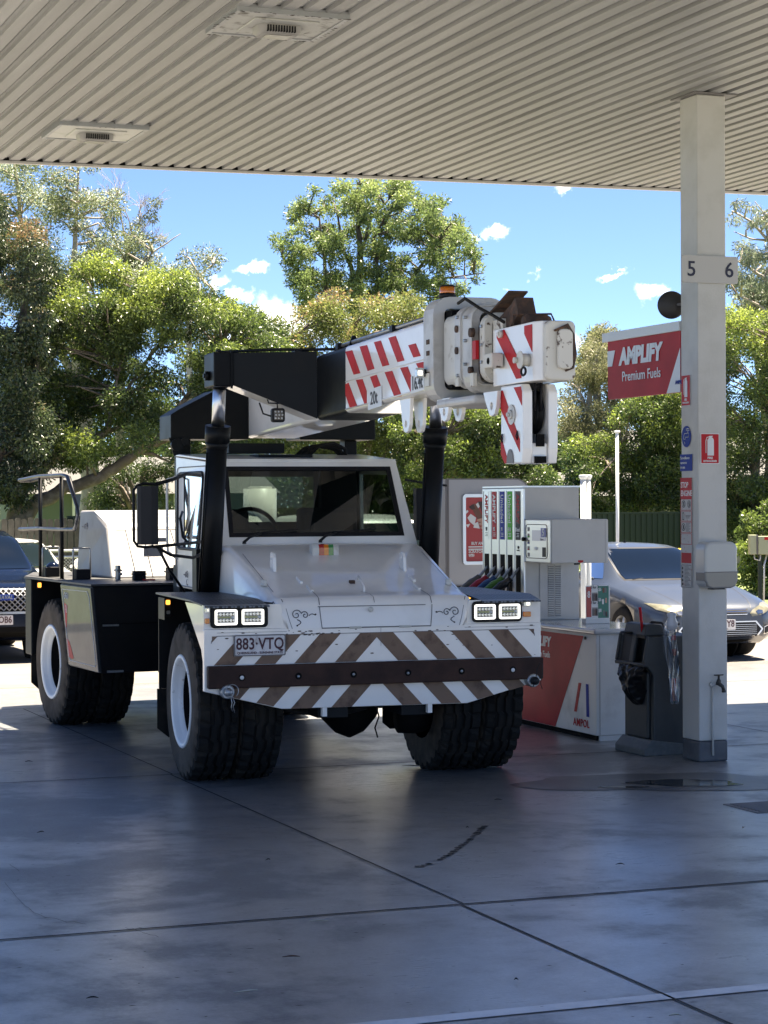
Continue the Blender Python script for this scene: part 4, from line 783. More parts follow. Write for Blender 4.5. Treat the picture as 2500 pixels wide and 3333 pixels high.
# ---- boom
zt = lambda y: 3.125 - .021 * y
zb = lambda y: 2.652 - .0315 * y
def rbox(g, x0, x1, y0, y1, zf0, zf1, r=.03, n=3):
    A, B = [], []
    for (y, L_) in ((y0, A), (y1, B)):
        for p in rrect(x0, x1, zf0(y), zf1(y), r, n): L_.append(g.v((p[0], y, p[1])))
    k = len(A); g.f(A); g.f(B[::-1])
    for i in range(k): g.f([A[i], A[(i + 1) % k], B[(i + 1) % k], B[i]], False)
g = MB(); g.mt(M['cwhite']); rbox(g, -.22, .22, -1.80, -.001, zb, zt); g.mt(M['cblack']); rbox(g, -.22, .22, 0, .74, zb, zt); g.mt(M['cwhite']); rbox(g, -.219, .219, .7405, 2.9, zb, zt)
bm_ = obj('boom', g, None, cr)
g = MB()
ST = [[(-.0, 3.084), (-.168, 3.083), (-.361, 2.911), (-.201, 2.91)], [(-.347, 3.096), (-.521, 3.094), (-.689, 2.922), (-.535, 2.916)], [(-.68, 3.102), (-.835, 3.102), (-1.019, 2.927), (-.87, 2.926)], [(-1.004, 3.107), (-1.161, 3.109), (-1.342, 2.936), (-1.197, 2.934)], [(-1.424, 3.028), (-1.575, 3.03), (-1.673, 2.943), (-1.529, 2.943)], [(-1.756, 3.035), (-1.80, 3.034), (-1.80, 2.96)],
      [(-.0, 2.854), (-.074, 2.861), (-.287, 2.685), (-.107, 2.682), (-.0, 2.78)], [(-.254, 2.871), (-.413, 2.868), (-.508, 2.78), (-.508, 2.69), (-.46, 2.69)], [(-.59, 2.873), (-.738, 2.879), (-.837, 2.792), (-.684, 2.79)], [(-.918, 2.885), (-1.082, 2.885), (-1.284, 2.708), (-1.133, 2.707)], [(-1.252, 2.894), (-1.409, 2.892), (-1.487, 2.82), (-1.481, 2.716)], [(-1.581, 2.902), (-1.729, 2.903), (-1.80, 2.83), (-1.80, 2.735)]]
for P in ST: g.prism(P, -.2225, -.2205, 'x')
obj('red_stripes', g, M['red'], bm_)
g = MB(); g.tube([(-.222, .0, 2.872), (-.222, -1.8, 2.918)], .004, 6); g.tube([(-.222, .05, 2.69), (-.222, -1.8, 2.745)][:0] or [(-.221, 0, zb(0) + .025), (-.221, -1.8, zb(-1.8) + .025)], .006, 6); obj('weld_bead', g, M['cwhite'], bm_)
g = MB(); g.prism([(-.55, 2.784), (-.86, 2.80), (-.86, 2.665), (-.55, 2.648)], -.226, -.2228, 'x'); lp = obj('capacity_plate', g, M['swhite'], bm_)
textmesh('marking', '20t', .125, M['ink'], lp, faceM(-.2275, -.69, 2.722, '-x', .035), bold=.001, sx=1.0)
g = MB(); g.prism([(-1.487, 2.823), (-1.745, 2.838), (-1.745, 2.725), (-1.487, 2.712)], -.226, -.2228, 'x'); lp = obj('capacity_plate', g, M['swhite'], bm_)
textmesh('marking', '16.4t', .125, M['ink'], lp, faceM(-.2275, -1.615, 2.776, '-x', .035), bold=.002, sx=.86)
# winch rope tube and clamps along the top
g = MB(); g.tube([(-.17, .35, zt(.35) + .028), (-.17, -1.75, zt(-1.75) + .028)], .014, 8); g.tube([(-.13, .2, zt(.2) + .02), (-.13, -1.7, zt(-1.7) + .03)], .009, 6); obj('pipe_run', g, M['steel'], bm_)
for y in (.28, -1.0, -1.72):
    g = MB(); g.box(-.205, -.10, y - .03, y + .03, zt(y), zt(y) + .045); obj('pipe_clamp', g, M['pblack'], bm_)
g = MB(); g.prism([(-.20, 3.12), (-.12, 3.12), (-.15, 3.20), (-.17, 3.20)], -.01, .01, 'y'); obj('sight_tab', g, M['cblack'], bm_)
# wing beam carrying both rams
g = MB()
for s_ in (-1, 1):
    P0 = [(s_ * .221, 3.135), (s_ * .80, 3.135), (s_ * .80, 2.895), (s_ * .221, 2.64)]
    yf = lambda x: .74 + (abs(x) - .22) * .45
    A = [g.v((p[0], yf(p[0]), p[1])) for p in P0]; B = [g.v((p[0], yf(p[0]) + .30, p[1])) for p in P0]
    g.mt(M['cblack']); g.f(A); g.f(B[::-1])
    for i in range(4): g.mt(M['cwhite'] if i == 2 else M['cblack']); g.f([A[i], A[(i + 1) % 4], B[(i + 1) % 4], B[i]])  # underside face coloured white for the highlight strip on its gloss
g.mt(M['cblack']); wg = obj('wing_beam', g, None, bm_)
for s_ in (-1, 1):
    g = MB(); g.box(s_ * .79, s_ * .94, 1.0, 1.33, 2.885, 3.14); obj('ram_head', g, M['cblack'], wg, bevel=.01)
    g = MB(); g.box(s_ * .80, s_ * .815, .985, .9995, 2.87, 3.15); g.cyl((s_ * .94, 1.16, 2.97), (s_ * .975, 1.16, 2.97), .035, 14); g.cyl((s_ * .97, 1.16, 2.97), (s_ * .985, 1.16, 2.97), .018, 10); obj('pivot_pin', g, M['cblack'], wg)
g = MB(); g.tube([(-.85, 1.15, 3.15), (-.5, .95, 3.16), (-.2, .8, 3.155), (.0, .6, 3.15)], .012, 6); g.box(-.36, -.25, .85, .95, 3.137, 3.155); g.cyl((-.88, 1.1, 3.14), (-.88, 1.1, 3.165), .02, 10); obj('hydraulic_hose', g, M['pblack'], wg)
# work lamp under the wing
g = MB(); g.prism(rrect(-.545, -.445, 2.615, 2.72, .02), .82, .87, 'y'); wl = obj('work_lamp', g, M['pblack'], cr, bevel=.006)
g = MB(); g.box(-.530, -.460, .813, .8195, 2.632, 2.705); obj('lens', g, mat('work_lamp_lens', (.12, .115, .105), .2), wl, bevel=.004)
g = MB()
for i in range(3):
    for j in range(3):
        x_ = -.519 + .024 * i + (.0 if j != 1 else .004); g.lathe([(.001, -.004), (.006, -.003), (.008, 0)], (x_, .8125, 2.645 + .024 * j), 'y', 10)
obj('led', g, M['lens'], wl)
g = MB(); g.tube([(-.495, .85, 2.72), (-.495, .86, 2.755), (-.55, .9, 2.76), (-.56, .95, 2.83)], .006, 6); g.tube([(-.495, .86, 2.755), (-.43, .85, 2.76), (-.46, .85, 2.82)], .005, 6); g.tube([(-.54, .86, 2.66), (-.60, .87, 2.68), (-.62, .9, 2.76)], .007, 6); obj('lamp_bracket', g, M['pblack'], wl)
# collars at the boom tip (nested sections)
def collar(y0, y1, x0, x1, z0, z1, th, nm, m_, r=.07, notch=True):
    g = MB(); g.frame(rrect(x0, x1, z0, z1, r, 5), rrect(x0 + th, x1 - th, z0 + th, z1 - th, max(r - th, .02), 5), y0, y1, 'y'); return obj(nm, g, m_, bm_, bevel=.003)
M['cgrey_w'] = mat('grubby_white_paint', (.50, .485, .455), .45, noise=(5, (.34, .32, .29), .5, .72), coat=.2)
collar(-1.99, -1.80, -.245, .245, 2.64, 3.29, .075, 'boom_collar', M['cgrey_w'], .11)
g = MB(); g.box(-.16, .16, -2.1, -1.81, 2.72, 3.20); obj('inner_section', g, M['dark'], bm_)
collar(-2.40, -2.30, -.215, .215, 2.70, 3.20, .055, 'boom_collar', M['cgrey_w'], .09); collar(-2.295, -2.02, -.185, .185, 2.73, 3.17, .03, 'boom_section', M['cwhite_old'], .06)
collar(-2.56, -2.42, -.205, .205, 2.665, 3.205, .06, 'boom_collar', M['cgrey_w'], .10)
collar(-2.74, -2.66, -.185, .185, 2.72, 3.13, .05, 'boom_collar', M['rusty_white'], .08); collar(-2.655, -2.57, -.16, .16, 2.75, 3.10, .03, 'boom_section', M['rust'], .05)
g = MB(); g.box(-.13, .11, -2.9, -2.1, 2.76, 3.08); obj('inner_section', g, M['rusty_white'], bm_)
g = MB(); g.box(-.20, .16, -2.6, -1.9, 2.60, 2.655); obj('bottom_slide', g, M['cgrey_w'], bm_, bevel=.02)
for (y, z, r_) in ((-2.35, 3.06, .022), (-2.35, 2.93, .022), (-2.60, 3.02, .028), (-2.58, 2.80, .02)):
    g = MB(); g.cyl((-.226, y, z), (-.20, y, z), r_, 14); obj('cover_hole', g, M['rust'], bm_)
g = MB(); g.box(-.21, -.19, -2.66, -2.60, 2.86, 2.97); obj('red_patch', g, M['redpaint'], bm_)
g = MB(); g.box(-.255, -.2465, -1.93, -1.85, 2.74, 2.82); obj('inspection_tab', g, M['cwhite_old'], bm_)
for (y, z) in ((-2.36, 3.13), (-2.36, 2.78), (-2.49, 3.12), (-2.49, 2.98), (-2.49, 2.84), (-2.70, 3.05), (-2.70, 2.94), (-2.70, 2.84)):
    g = MB(); g.cyl((-.226 if y > -2.6 else -.196, y, z), (-.18, y, z), .0105, 6); obj('bolt', g, M['steel'], bm_)
g = MB(); g.tube([(-.19, -2.3, 3.22), (-.20, -2.45, 3.235), (-.18, -2.65, 3.16), (-.17, -2.85, 3.10), (-.16, -3.0, 3.05)], .010, 8); obj('hose', g, M['rubber'], bm_)
for y0 in (-2.405, -2.565):
    P = [(p[0], y0, p[1]) for p in rrect(-.20, .20, 2.715, 3.185, .08, 4)]; g = MB(); g.tube(P + P[:1], .006, 5, cap=False); obj('weld_bead', g, M['cwhite_old'], bm_)
for z in (3.0, 2.93, 2.80, 2.74):
    g = MB(); g.box(-.2475, -.2455, -1.92, -1.86, z, z + .03); obj('paint_chip', g, M['rust'], bm_)
g = MB(); g.box(-.226, -.2, -2.655, -2.60, 2.70, 2.78); obj('wear_pad', g, M['rusty_white'], bm_, bevel=.004)
g = MB(); g.box(-.224, -.2, -2.39, -2.33, 2.715, 2.77); obj('wear_pad', g, M['rusty_white'], bm_, bevel=.004)
# marker lamp and beacon
g = MB(); g.box(-.30, -.246, -1.86, -1.80, 2.80, 2.85); ml = obj('marker_lamp', g, M['pblack'], cr, bevel=.008)
g = MB(); g.box(-.325, -.265, -1.885, -1.862, 2.79, 2.855); obj('lens', g, M['lens'], ml, bevel=.012)
g = MB(); g.box(-.308, -.282, -1.89, -1.886, 2.81, 2.835); obj('led', g, M['white_lit'], ml)
g = MB(); g.lathe([(.052, 0), (.056, .012), (.050, .026)], (-.12, -1.9, 3.292), 'z', 24); bc = obj('beacon', g, M['pblack'], cr)
g = MB(); g.lathe([(.048, .0265), (.049, .03), (.047, .066)], (-.12, -1.9, 3.292), 'z', 24); obj('amber_dome', g, M['orange_lens'], bc)
g = MB(); g.lathe([(.049, .0665), (.049, .074), (.04, .078)], (-.12, -1.9, 3.292), 'z', 24); obj('cap', g, M['pblack'], bc)
# lug plates under the boom
for (ya, ztop, ln) in ((-1.26, None, 0), (-2.02, None, 0), (-2.86, None, 0)):
    for x in (-.175, -.085):
        z1 = 2.695 if ya > -1.5 else 2.66; z0 = z1 - .225 if ya > -1.5 else 2.515
        ou = [(ya + .14, z1), (ya - .10, z1), (ya - .075, z0 + .05), (ya - .045, z0 + .01), (ya + .0, z0), (ya + .04, z0 + .01), (ya + .07, z0 + .05), (ya + .11, z1 - .05)]
        ri = [(ya + .0 + .024 * cos(a), z0 + .06 + .024 * sin(a)) for a in [radians(q) for q in (70, 115, 160, 205, 270, 320, 0, 40)]]
        g = MB(); g.frame(ou, ri, x - .012, x + .012, 'x'); obj('lug_plate', g, M['cwhite'], bm_, bevel=.003)
# boom head
hd = MB(); hd.prism([(-.15, -2.79), (-.15, -3.42), (-.12, -3.49), (.03, -3.50), (.06, -3.45), (.06, -2.79)], 2.69, 3.02, 'z'); hdo = obj('boom_head', hd, M['cwhite'], cr, bevel=.006)
g = MB(); g.prism(rrect(-.118, .058, 2.688, 3.018, .035, 4), -3.545, -3.49, 'y'); obj('nose_plate', g, M['rusty_white'], hdo, bevel=.012)
g = MB(); g.prism(rrect(-.06, .03, 2.75, 2.97, .03, 4), -3.575, -3.546, 'y'); obj('nose_cover', g, M['rusty_white'], hdo, bevel=.008)
g = MB(); g.tube([(-.075, -3.556, 2.96), (.0, -3.566, 2.99), (.03, -3.556, 2.94), (.045, -3.556, 2.83), (.03, -3.556, 2.76), (-.01, -3.556, 2.74)], [.006, .012, .016, .014, .012, .006], 8); obj('rope_guide', g, M['rust'], hdo)
g = MB()
g.prism([(-2.84, 3.035 - .03), (-2.94, 3.02 - .005), (-3.24, 2.72), (-3.13, 2.715)][:0] or [(-2.86, 3.0), (-2.98, 3.01), (-3.25, 2.79), (-3.25, 2.715), (-3.17, 2.715), (-2.86, 2.97)], -.1535, -.1515, 'x')
g.prism([(-3.30, 3.005), (-3.42, 3.005), (-3.42, 2.85), (-3.30, 2.96)], -.1535, -.1515, 'x'); obj('red_stripes', g, M['red'], hdo)
g = MB(); g.cyl((-.20, -3.36, 2.81), (-.152, -3.36, 2.81), .036, 22); g.cyl((-.205, -3.36, 2.81), (-.20, -3.36, 2.81), .05, 22); g.cyl((-.225, -3.32, 2.81), (-.2055, -3.32, 2.81), .017, 12); obj('sheave_pin', g, M['rusty_white'], hdo)
g = MB(); g.cyl((-.175, -2.95, 2.985), (-.152, -2.95, 2.985), .022, 18); g.cyl((-.182, -2.95, 2.985), (-.1755, -2.95, 2.985), .012, 12); obj('bolt', g, M['rusty_white'], hdo)
g = MB(); g.box(-.235, -.1605, -2.99, -2.86, 2.79, 2.875); obj('switch_box', g, M['rusty_white'], hdo, bevel=.008)
g = MB(); g.lathe([(.018, -.003), (.018, .0)], (-.2355, -2.94, 2.83), 'x', 14); g.cyl((-.2365, -2.94, 2.83), (-.2355, -2.94, 2.83), .02, 14); obj('switch_hole', g, M['dark'], hdo)
g = MB(); g.tube([(-.19 + .0, -3.38 + .035 * cos(a), 2.745 + .022 * sin(a)) for a in [i * 2 * pi / 16 for i in range(17)]], .007, 6, cap=False); obj('rope_eye', g, M['pblack'], hdo)
g = MB(); g.lathe([(.001, -.08), (.04, -.08), (.055, -.05), (.055, .05), (.04, .08), (.001, .08)], (-.02, -3.15, 3.035), 'x', 18); g.tube([(-.12, -3.05, 3.02), (-.12, -3.05, 3.09), (.03, -3.25, 3.08), (.05, -3.27, 3.02)], .006, 6); g.box(-.09, .03, -3.38, -3.05, 3.0205, 3.03); obj('hose_drum', g, M['rust'], hdo)
g = MB(); g.prism([(-.02, .0), (.34, .0), (.34, .012), (-.02, .012)], .0, .12, 'x'); g.bm.transform(Matrix.Translation((-.02, -2.70, 3.12)) @ Matrix.Rotation(-.30, 4, 'X') @ Matrix.Rotation(pi, 4, 'Z')); obj('cover_flap', g, M['rust'], hdo, bevel=.004)
g = MB(); g.prism([(-2.75, 3.08), (-3.0, 3.16), (-3.05, 3.19), (-3.10, 3.09), (-2.95, 3.0205), (-2.75, 3.0205)], -.11, .0, 'x'); obj('flap_bracket', g, M['rust'], hdo)
# hook block
hb = MB()
for (x0, x1) in ((-.158, -.10), (-.004, .053)):
    hb.prism([(-2.935, 2.684), (-3.25, 2.684), (-3.29, 2.64), (-3.29, 2.32), (-3.27, 2.235), (-3.0, 2.235), (-2.935, 2.28)], x0, x1, 'x')
hb.box(-.0995, -.0045, -3.27, -2.95, 2.236, 2.35); hb.box(-.0995, -.0045, -2.98, -2.94, 2.351, 2.68)
hbo = obj('hook_block', hb, M['cwhite'], cr, bevel=.008)
g = MB(); g.lathe([(.125, -.035), (.125, -.03), (.10, -.012), (.10, -.008), (.125, -.002), (.125, .002), (.10, .008), (.10, .012), (.125, .03), (.125, .035)], (-.052, -3.13, 2.53), 'x', 32); obj('sheave', g, M['cblack'], hbo)
g = MB()
for x in (-.073, -.035): g.tube([(x, -3.25, 2.53), (x, -3.26, 2.70)], .009, 8)
g.box(-.095, -.008, -3.2, -3.0, 2.66, 2.72); obj('rope', g, M['pblack'], hbo)
g = MB(); g.prism([(-3.02 + .04, 2.52)] [:0] or [(-2.94, 2.66), (-2.94, 2.55), (-3.24, 2.25 + .05), (-3.24, 2.37), (-2.97, 2.66)], -.1605, -.1585, 'x'); g.prism([(-3.15, 2.668), (-3.26, 2.668), (-3.275, 2.64), (-3.275, 2.56)], -.1605, -.1585, 'x'); g.prism([(-2.94, 2.40), (-2.94, 2.29), (-3.0, 2.24), (-3.06, 2.24)], -.1605, -.1585, 'x'); obj('red_stripes', g, M['red'], hbo)
g = MB(); g.cyl((-.164, -3.115, 2.515), (-.161, -3.115, 2.515), .058, 24); g.cyl((-.176, -3.115, 2.515), (-.1645, -3.115, 2.515), .026, 18); g.cyl((-.19, -3.115, 2.515), (-.1765, -3.115, 2.515), .012, 10); obj('sheave_pin', g, M['cwhite_old'], hbo)
g = MB(); g.prism([(-3.09 + .055 * cos(a), 2.24 + .08 * sin(a)) for a in [i * pi / 10 for i in range(11)]], -.1625, -.161, 'x'); obj('shackle_recess', g, M['plate_frame'], hbo)
for q_ in ((-.085, -.02, -3.295, -3.271, 2.236, 2.275), (-.075, -.03, -3.292, -3.272, 2.33, 2.40)): obj('slot', MB().box(*q_), M['dark'], hbo)
for (y, z) in ((-2.97, 2.39), (-3.21, 2.40)):
    g = MB(); g.tube([(-.163, y, z + .02), (-.166, y - .012, z - .01), (-.164, y, z - .03), (-.166, y + .012, z - .01), (-.163, y, z + .02)], .0035, 5); obj('retaining_clip', g, M['pblack'], hbo)
# ---- rear mast on the front module
g = MB()
for s_ in (-1, 1):
    g.prism([(s_ * .22, 3.0), (s_ * .50, 2.955), (s_ * .80, 2.80), (s_ * .88, 2.75), (s_ * .88, 2.55), (s_ * .22, 2.55)], 2.84, 3.3, 'y')
    g.box(s_ * .67, s_ * .775, 3.04, 3.2, 1.1, 2.5495)
g.box(-.76, .76, 3.21, 3.35, 1.1, 1.5); ms = obj('rear_mast', g, M['cblack'], cr, bevel=.006)
g = MB(); g.prism([(-.86, 2.5495), (-.60, 2.5495), (-.86, 2.41)][:0] or [(-.90, 2.56), (-.86, 2.41), (-.82, 2.42), (-.80, 2.56)], 2.82, 2.838, 'y'); g.cyl((-.84, 2.76, 2.50), (-.84, 2.83, 2.50), .05, 14); g.cyl((-.78, 2.75, 2.53), (-.78, 2.83, 2.53), .035, 14); obj('hose_clamp', g, M['cblack'], ms)
g = MB(); g.box(-.45, .02, 2.6, 2.9, 2.43, 2.51); g.box(-.3, .15, 2.2, 2.5, 2.385, 2.41); obj('counterweight_slab', g, M['cblack'], cr)
for k in range(3):
    g = MB(); g.tube([(.15 + .05 * k, 2.7, 2.41), (.22 + .06 * k, 2.7, 2.47 + .01 * k), (.35 + .07 * k, 2.75, 2.495 + .01 * k), (.5 + .05 * k, 2.8, 2.47), (.62, 2.85, 2.38)], .017, 8); obj('hydraulic_hose', g, M['rubber'], cr)
# ---- rear module
g = MB(Rm)
zb_, zt_ = .585, 1.315
A = [g.v(p) for p in ((-1.25, -1.67, zt_), (1.25, -1.67, zt_), (1.25, -1.9, zb_), (-1.25, -1.9, zb_))]; B = [g.v(p) for p in ((-1.25, -.68, zt_), (1.25, -.68, zt_), (1.25, -.94, zb_), (-1.25, -.94, zb_))]
for q in ((0, 1, 2, 3),): g.f([A[i] for i in q]); g.f([B[i] for i in q][::-1])
for i in range(4): g.f([A[i], B[i], B[(i + 1) % 4], A[(i + 1) % 4]])
rbx = obj('rear_body', g, M['cblack'], cr, bevel=.012)
g = MB(Rm); g.prism([(-1.25, .36), (-1.25, .57), (-.85, 1.75), (.85, 1.75), (1.25, .57), (1.25, .36)], .60, 1.315, 'z'); g.box(-.42, .42, -1.8, .359, .6, 1.31); obj('rear_box', g, M['cblack'], rbx, bevel=.01)
g = MB(Rm); g.prism([(-1.262, -1.68), (-1.262, .575), (-.86, 1.765), (.86, 1.765), (1.262, .575), (1.262, -1.68)], 1.3155, 1.332, 'z'); obj('deck', g, M['deck'], rbx)
g = MB(Rm); g.prism([(-.70, 1.30), (-1.655, 1.30), (-1.885, .59), (-.96, .60)], -1.262, -1.2505, 'x'); sp = obj('side_panel', g, M['cgrey_panel'], rbx, bevel=.004)
g = MB(Rm); P = [(-.76, 1.26), (-1.56, 1.265), (-1.62, 1.22), (-1.82, .66), (-1.79, .635), (-1.02, .64), (-.99, .66)]
g.tube([(-1.2635, p[0], p[1]) for p in P + P[:1]], .0025, 4, cap=False)
for k in range(2): g.tube([(-1.2635, -.86 - .07 * k + .038 * (1 - i / 34) * cos(i * .3) * (1 if k else -1), 1.20 + .038 * (1 - i / 34) * sin(i * .3)) for i in range(30)], .003, 4)
g.tube([(-1.2635, -.90 + .03 * (1 - i / 30) * cos(i * .3), 1.08 + .05 * (1 - i / 30) * sin(i * .3)) for i in range(26)], .003, 4); obj('pinstripe', g, M['swhite'], sp)
g = MB(Rm); g.prism([(-.84, 1.14), (-.93, 1.12), (-.92, .98), (-.90, .92), (-.87, .95)], -1.2640, -1.2625, 'x'); g.prism([(-.91, .83), (-1.00, .80), (-1.08, .72), (-1.13, .665), (-1.06, .655), (-1.0, .67), (-.98, .66)], -1.2640, -1.2625, 'x'); obj('torn_red_decal', g, M['redpaint'], sp)
for q_ in ((-1.19, -1.05, -1.79, -1.7605, .975, .99), (-1.19, -1.05, -1.915, -1.885, .59, .607)): obj('edge_strip', MB(Rm).box(*q_), M['steel'], rbx)
g = MB(Rm); g.prism([(-1.2, 1.0), (1.2, 1.0), (1.2, .992), (-1.2, .992)], -1.777, -1.765, 'y'); obj('panel_gap', g, M['dark'], rbx)
for s_ in (-1, 1):
    g = MB(Rm); g.prism([(s_ * 1.25, .599), (s_ * .45, .599), (s_ * .45, .25), (s_ * 1.15, .25), (s_ * 1.25, .34)], .37, .38, 'y'); obj('mud_flap', g, M['rubber'], rbx)
g = MB(Rm); g.prism(rrect(-1.2, -1.15, 1.22, 1.29, .01), .33, .359, 'y'); sl = obj('side_lamp', g, M['pblack'], cr)
g = MB(Rm); g.prism(rrect(-1.195, -1.165, 1.235, 1.28, .006), .31, .3295, 'y'); obj('lens', g, M['amber_lit'], sl)
# rear engine hood
g = MB(Rm); prof_l = [(.75, 1.955), (.30, 1.955), (-.02, 1.835), (-.06, 1.80), (-.42, 1.333), (.75, 1.333)]
for (xa, xb) in ((-.66, 1.05),):
    A = [g.v((xa + (.0 if p[1] > 1.9 else .03 if p[1] > 1.79 else -.04), p[0], p[1])) for p in prof_l]; B = [g.v((xb - (.1 if p[1] > 1.79 else 0), p[0], p[1])) for p in prof_l]
    g.f(A); g.f(B[::-1])
    for i in range(6): g.f([A[i], A[(i + 1) % 6], B[(i + 1) % 6], B[i]])
M['cover_sun_toned'] = mat('white_cover_paint_toned_for_sun', (.25, .25, .255), .45, noise=(3, (.2, .2, .2), .5, .7))  # copy of the white paint, darkened so full sun does not clip
eh = obj('engine_cover', g, M['cover_sun_toned'], cr, bevel=.02)
g = MB(Rm)
for i in range(30):
    for j in range(7):
        x = -.52 + i * .034; u = (j + .7) / 8; y = .30 - .32 * u; z = 1.955 - .12 * u; s_ = .009
        g.poly([(x - s_, y - s_ * .9, z - s_ * .34 + .003), (x + s_, y - s_ * .9, z - s_ * .34 + .003), (x + s_, y + s_ * .9, z + s_ * .34 + .003), (x - s_, y + s_ * .9, z + s_ * .34 + .003)])
obj('mesh_vent', g, M['plate_frame'], eh)
g = MB(Rm)
for x in (-.46, -.30, -.02, .25):
    g.tube([(x, -.085, 1.78), (x + .03 * (x > -.2), -.415, 1.345)], .0035, 4)
g.tube([(-.55, -.08, 1.79), (.9, -.08, 1.79)], .003, 4); obj('panel_gap', g, M['plate_frame'], eh)
g = MB(Rm); g.box(-.30, -.12, -.26, -.20, 1.66, 1.70); obj('latch', g, M['steel'], eh)
scroll(0, 0, 1, lambda p: tuple(Rm @ Vector((-.668 + .003 * 0, .52 + p[0] * .9, 1.80 + p[1]))), eh, M['plate_frame'], 1, 1.1)
g = MB(Rm); g.cyl((1.03, .3, 1.5), (1.03, .3, 2.16), .165, 28); g.cyl((1.03, .3, 2.16), (1.03, .3, 2.18), .12, 20); obj('air_cleaner', g, M['cwhite'], cr)
M['rail'] = mat('worn_dark_rail', (.06, .062, .066), .3, metal=.5, noise=(9, (.25, .25, .26), .55, .7))
# deck hand rails and fittings
for xr in (-1.13, -1.0):
    g = MB(Rm); L_ = [(1.25, 2.255), (.55, 2.283), (-.30, 2.285), (-.47, 2.27), (-.56, 2.2), (-.80, 1.99), (-.83, 1.93), (-.74, 1.81), (-.68, 1.79), (-.2, 1.785), (.5, 1.79), (1.25, 1.775)]
    if xr > -1.1: L_ = [(p[0] * .78 + .28, p[1] - .005) for p in L_]
    g.tube([(xr, p[0], p[1]) for p in L_], .017, 8); obj('hand_rail', g, M['rail'] if xr < -1.1 else M['cblack'], cr)
for zz in (2.25, 1.77):
    g = MB(Rm); g.tube([(-1.13, 1.25, zz + .005), (-1.10, 1.30, zz), (-1.03, 1.30, zz), (-1.0, 1.25, zz)], .017, 8); obj('hand_rail', g, M['rail'], cr)
for y in (.50, -.25):
    g = MB(Rm); g.tube([(-1.12, y, 1.332), (-1.12, y, 2.285)], .019, 8); obj('rail_post', g, M['cblack'], cr)
for (xx, y) in ((-1.05, .1 + .25), (-.98, -.45)):
    g = MB(Rm); g.tube([(xx - .09, y, 1.333), (xx - .09, y, 1.60), (xx - .085, y, 1.615), (xx + .065, y, 1.615), (xx + .07, y, 1.60), (xx + .07, y, 1.333)], .009, 6); fr_ = obj('lamp_guard', g, M['steel'], cr)
    g = MB(Rm); g.box(xx - .075, xx + .06, y - .05, y + .06, 1.333, 1.425); obj('box', g, M['pblack'], fr_, bevel=.006)
for i, (xx, y, a, b_, h, m_) in enumerate(((-.62, -1.0, .11, .07, .085, 'pblack'), (-.74, -.75, .03, .08, .13, 'steel'), (-.26, -1.05, .22, .12, .11, 'pblack'), (-.0, -1.1, .16, .08, .09, 'steel'))):
    g = MB(Rm); g.box(xx - a / 2, xx + a / 2, y - b_ / 2, y + b_ / 2, 1.333, 1.333 + h); g.box(xx - a / 2 - .012, xx + a / 2 + .012, y - b_ / 2 - .012, y + b_ / 2 + .012, 1.333 + h * .6, 1.333 + h * .72); g.cyl((xx + a * .3, y - b_ / 2, 1.333 + h * .4), (xx + a * .3, y - b_ / 2 - .03, 1.333 + h * .4), .014, 10); obj('deck_fitting', g, M[m_], cr, bevel=.004)
g = MB(Rm); g.box(-.60, -.50, -1.1, -1.02, 1.333, 1.345); obj('red_tag', g, M['redpaint'], cr)
# ------------------------------------------------------------------ pump island
t = kthing('counter_cabinet', 'low white and red pump island cabinet with glossy top and fuel lettering', 'cabinet', 8.13, 16.30)
g = MB(); g.box(0, .60, 0, 2.3, .045, .899); obj('body', g, M['pwhite'], t, bevel=.006)
g = MB(); g.box(.02, .58, .02, 2.28, 0, .044); obj('kick_plate', g, M['dark'], t)
g = MB(); g.box(.03, .60, -.003, .0195, 0, .043); obj('front_kick', g, M['pwhite'], t)
g = MB(); g.box(-.045, .66, -.06, 2.36, .90, .945); tp = obj('counter_top', g, M['ptop'] if 'ptop' in M else mat('glossy_counter', (.5, .505, .50), .16, coat=.5), t, bevel=.018, seg=3)
T = faceM(0, 0, 0, '-x')
g = MB(); g.prism([(2.29, .05), (.80, .05), (.235, .872), (2.29, .872)], -.0015, -.003, 'x'); rf = obj('red_decal', g, M['pred'], t)
textmesh('lettering', 'AMPLIFY', .118, M['swhite'], rf, faceM(-.004, 1.12, .780, '-x'), bold=.006, sx=1.02, shear=.12)
textmesh('lettering', 'Premium Fuels', .078, M['swhite'], rf, faceM(-.004, 1.12, .668, '-x'), bold=.001, sx=.95)
g = MB(); g.prism([(.375, .465), (.325, .465), (.44, .215), (.49, .215)][:0] or [(.335, .468), (.285, .468), (.375, .215), (.425, .215)], -.0015, -.003, 'x'); obj('red_bar', g, M['redpaint'], t)
g = MB(); g.prism([(.195, .468), (.145, .468), (.135, .190), (.185, .190)], -.0015, -.003, 'x'); obj('blue_bar', g, M['pblue'], t)
textmesh('lettering', 'AMPOL', .092, M['redpaint'], t, faceM(-.003, .285, .125, '-x'), bold=.0015, sx=.96, space=1.12)
g = MB(); g.lathe([(.014, -.012), (.014, -.001)], (0, .195, .858), 'x', 14); obj('lock', g, M['pblack'], t)
g = MB(); g.box(.03, .034, -.0022, -.0012, .05, .89); obj('corner_seam', g, M['plate_frame'], t)
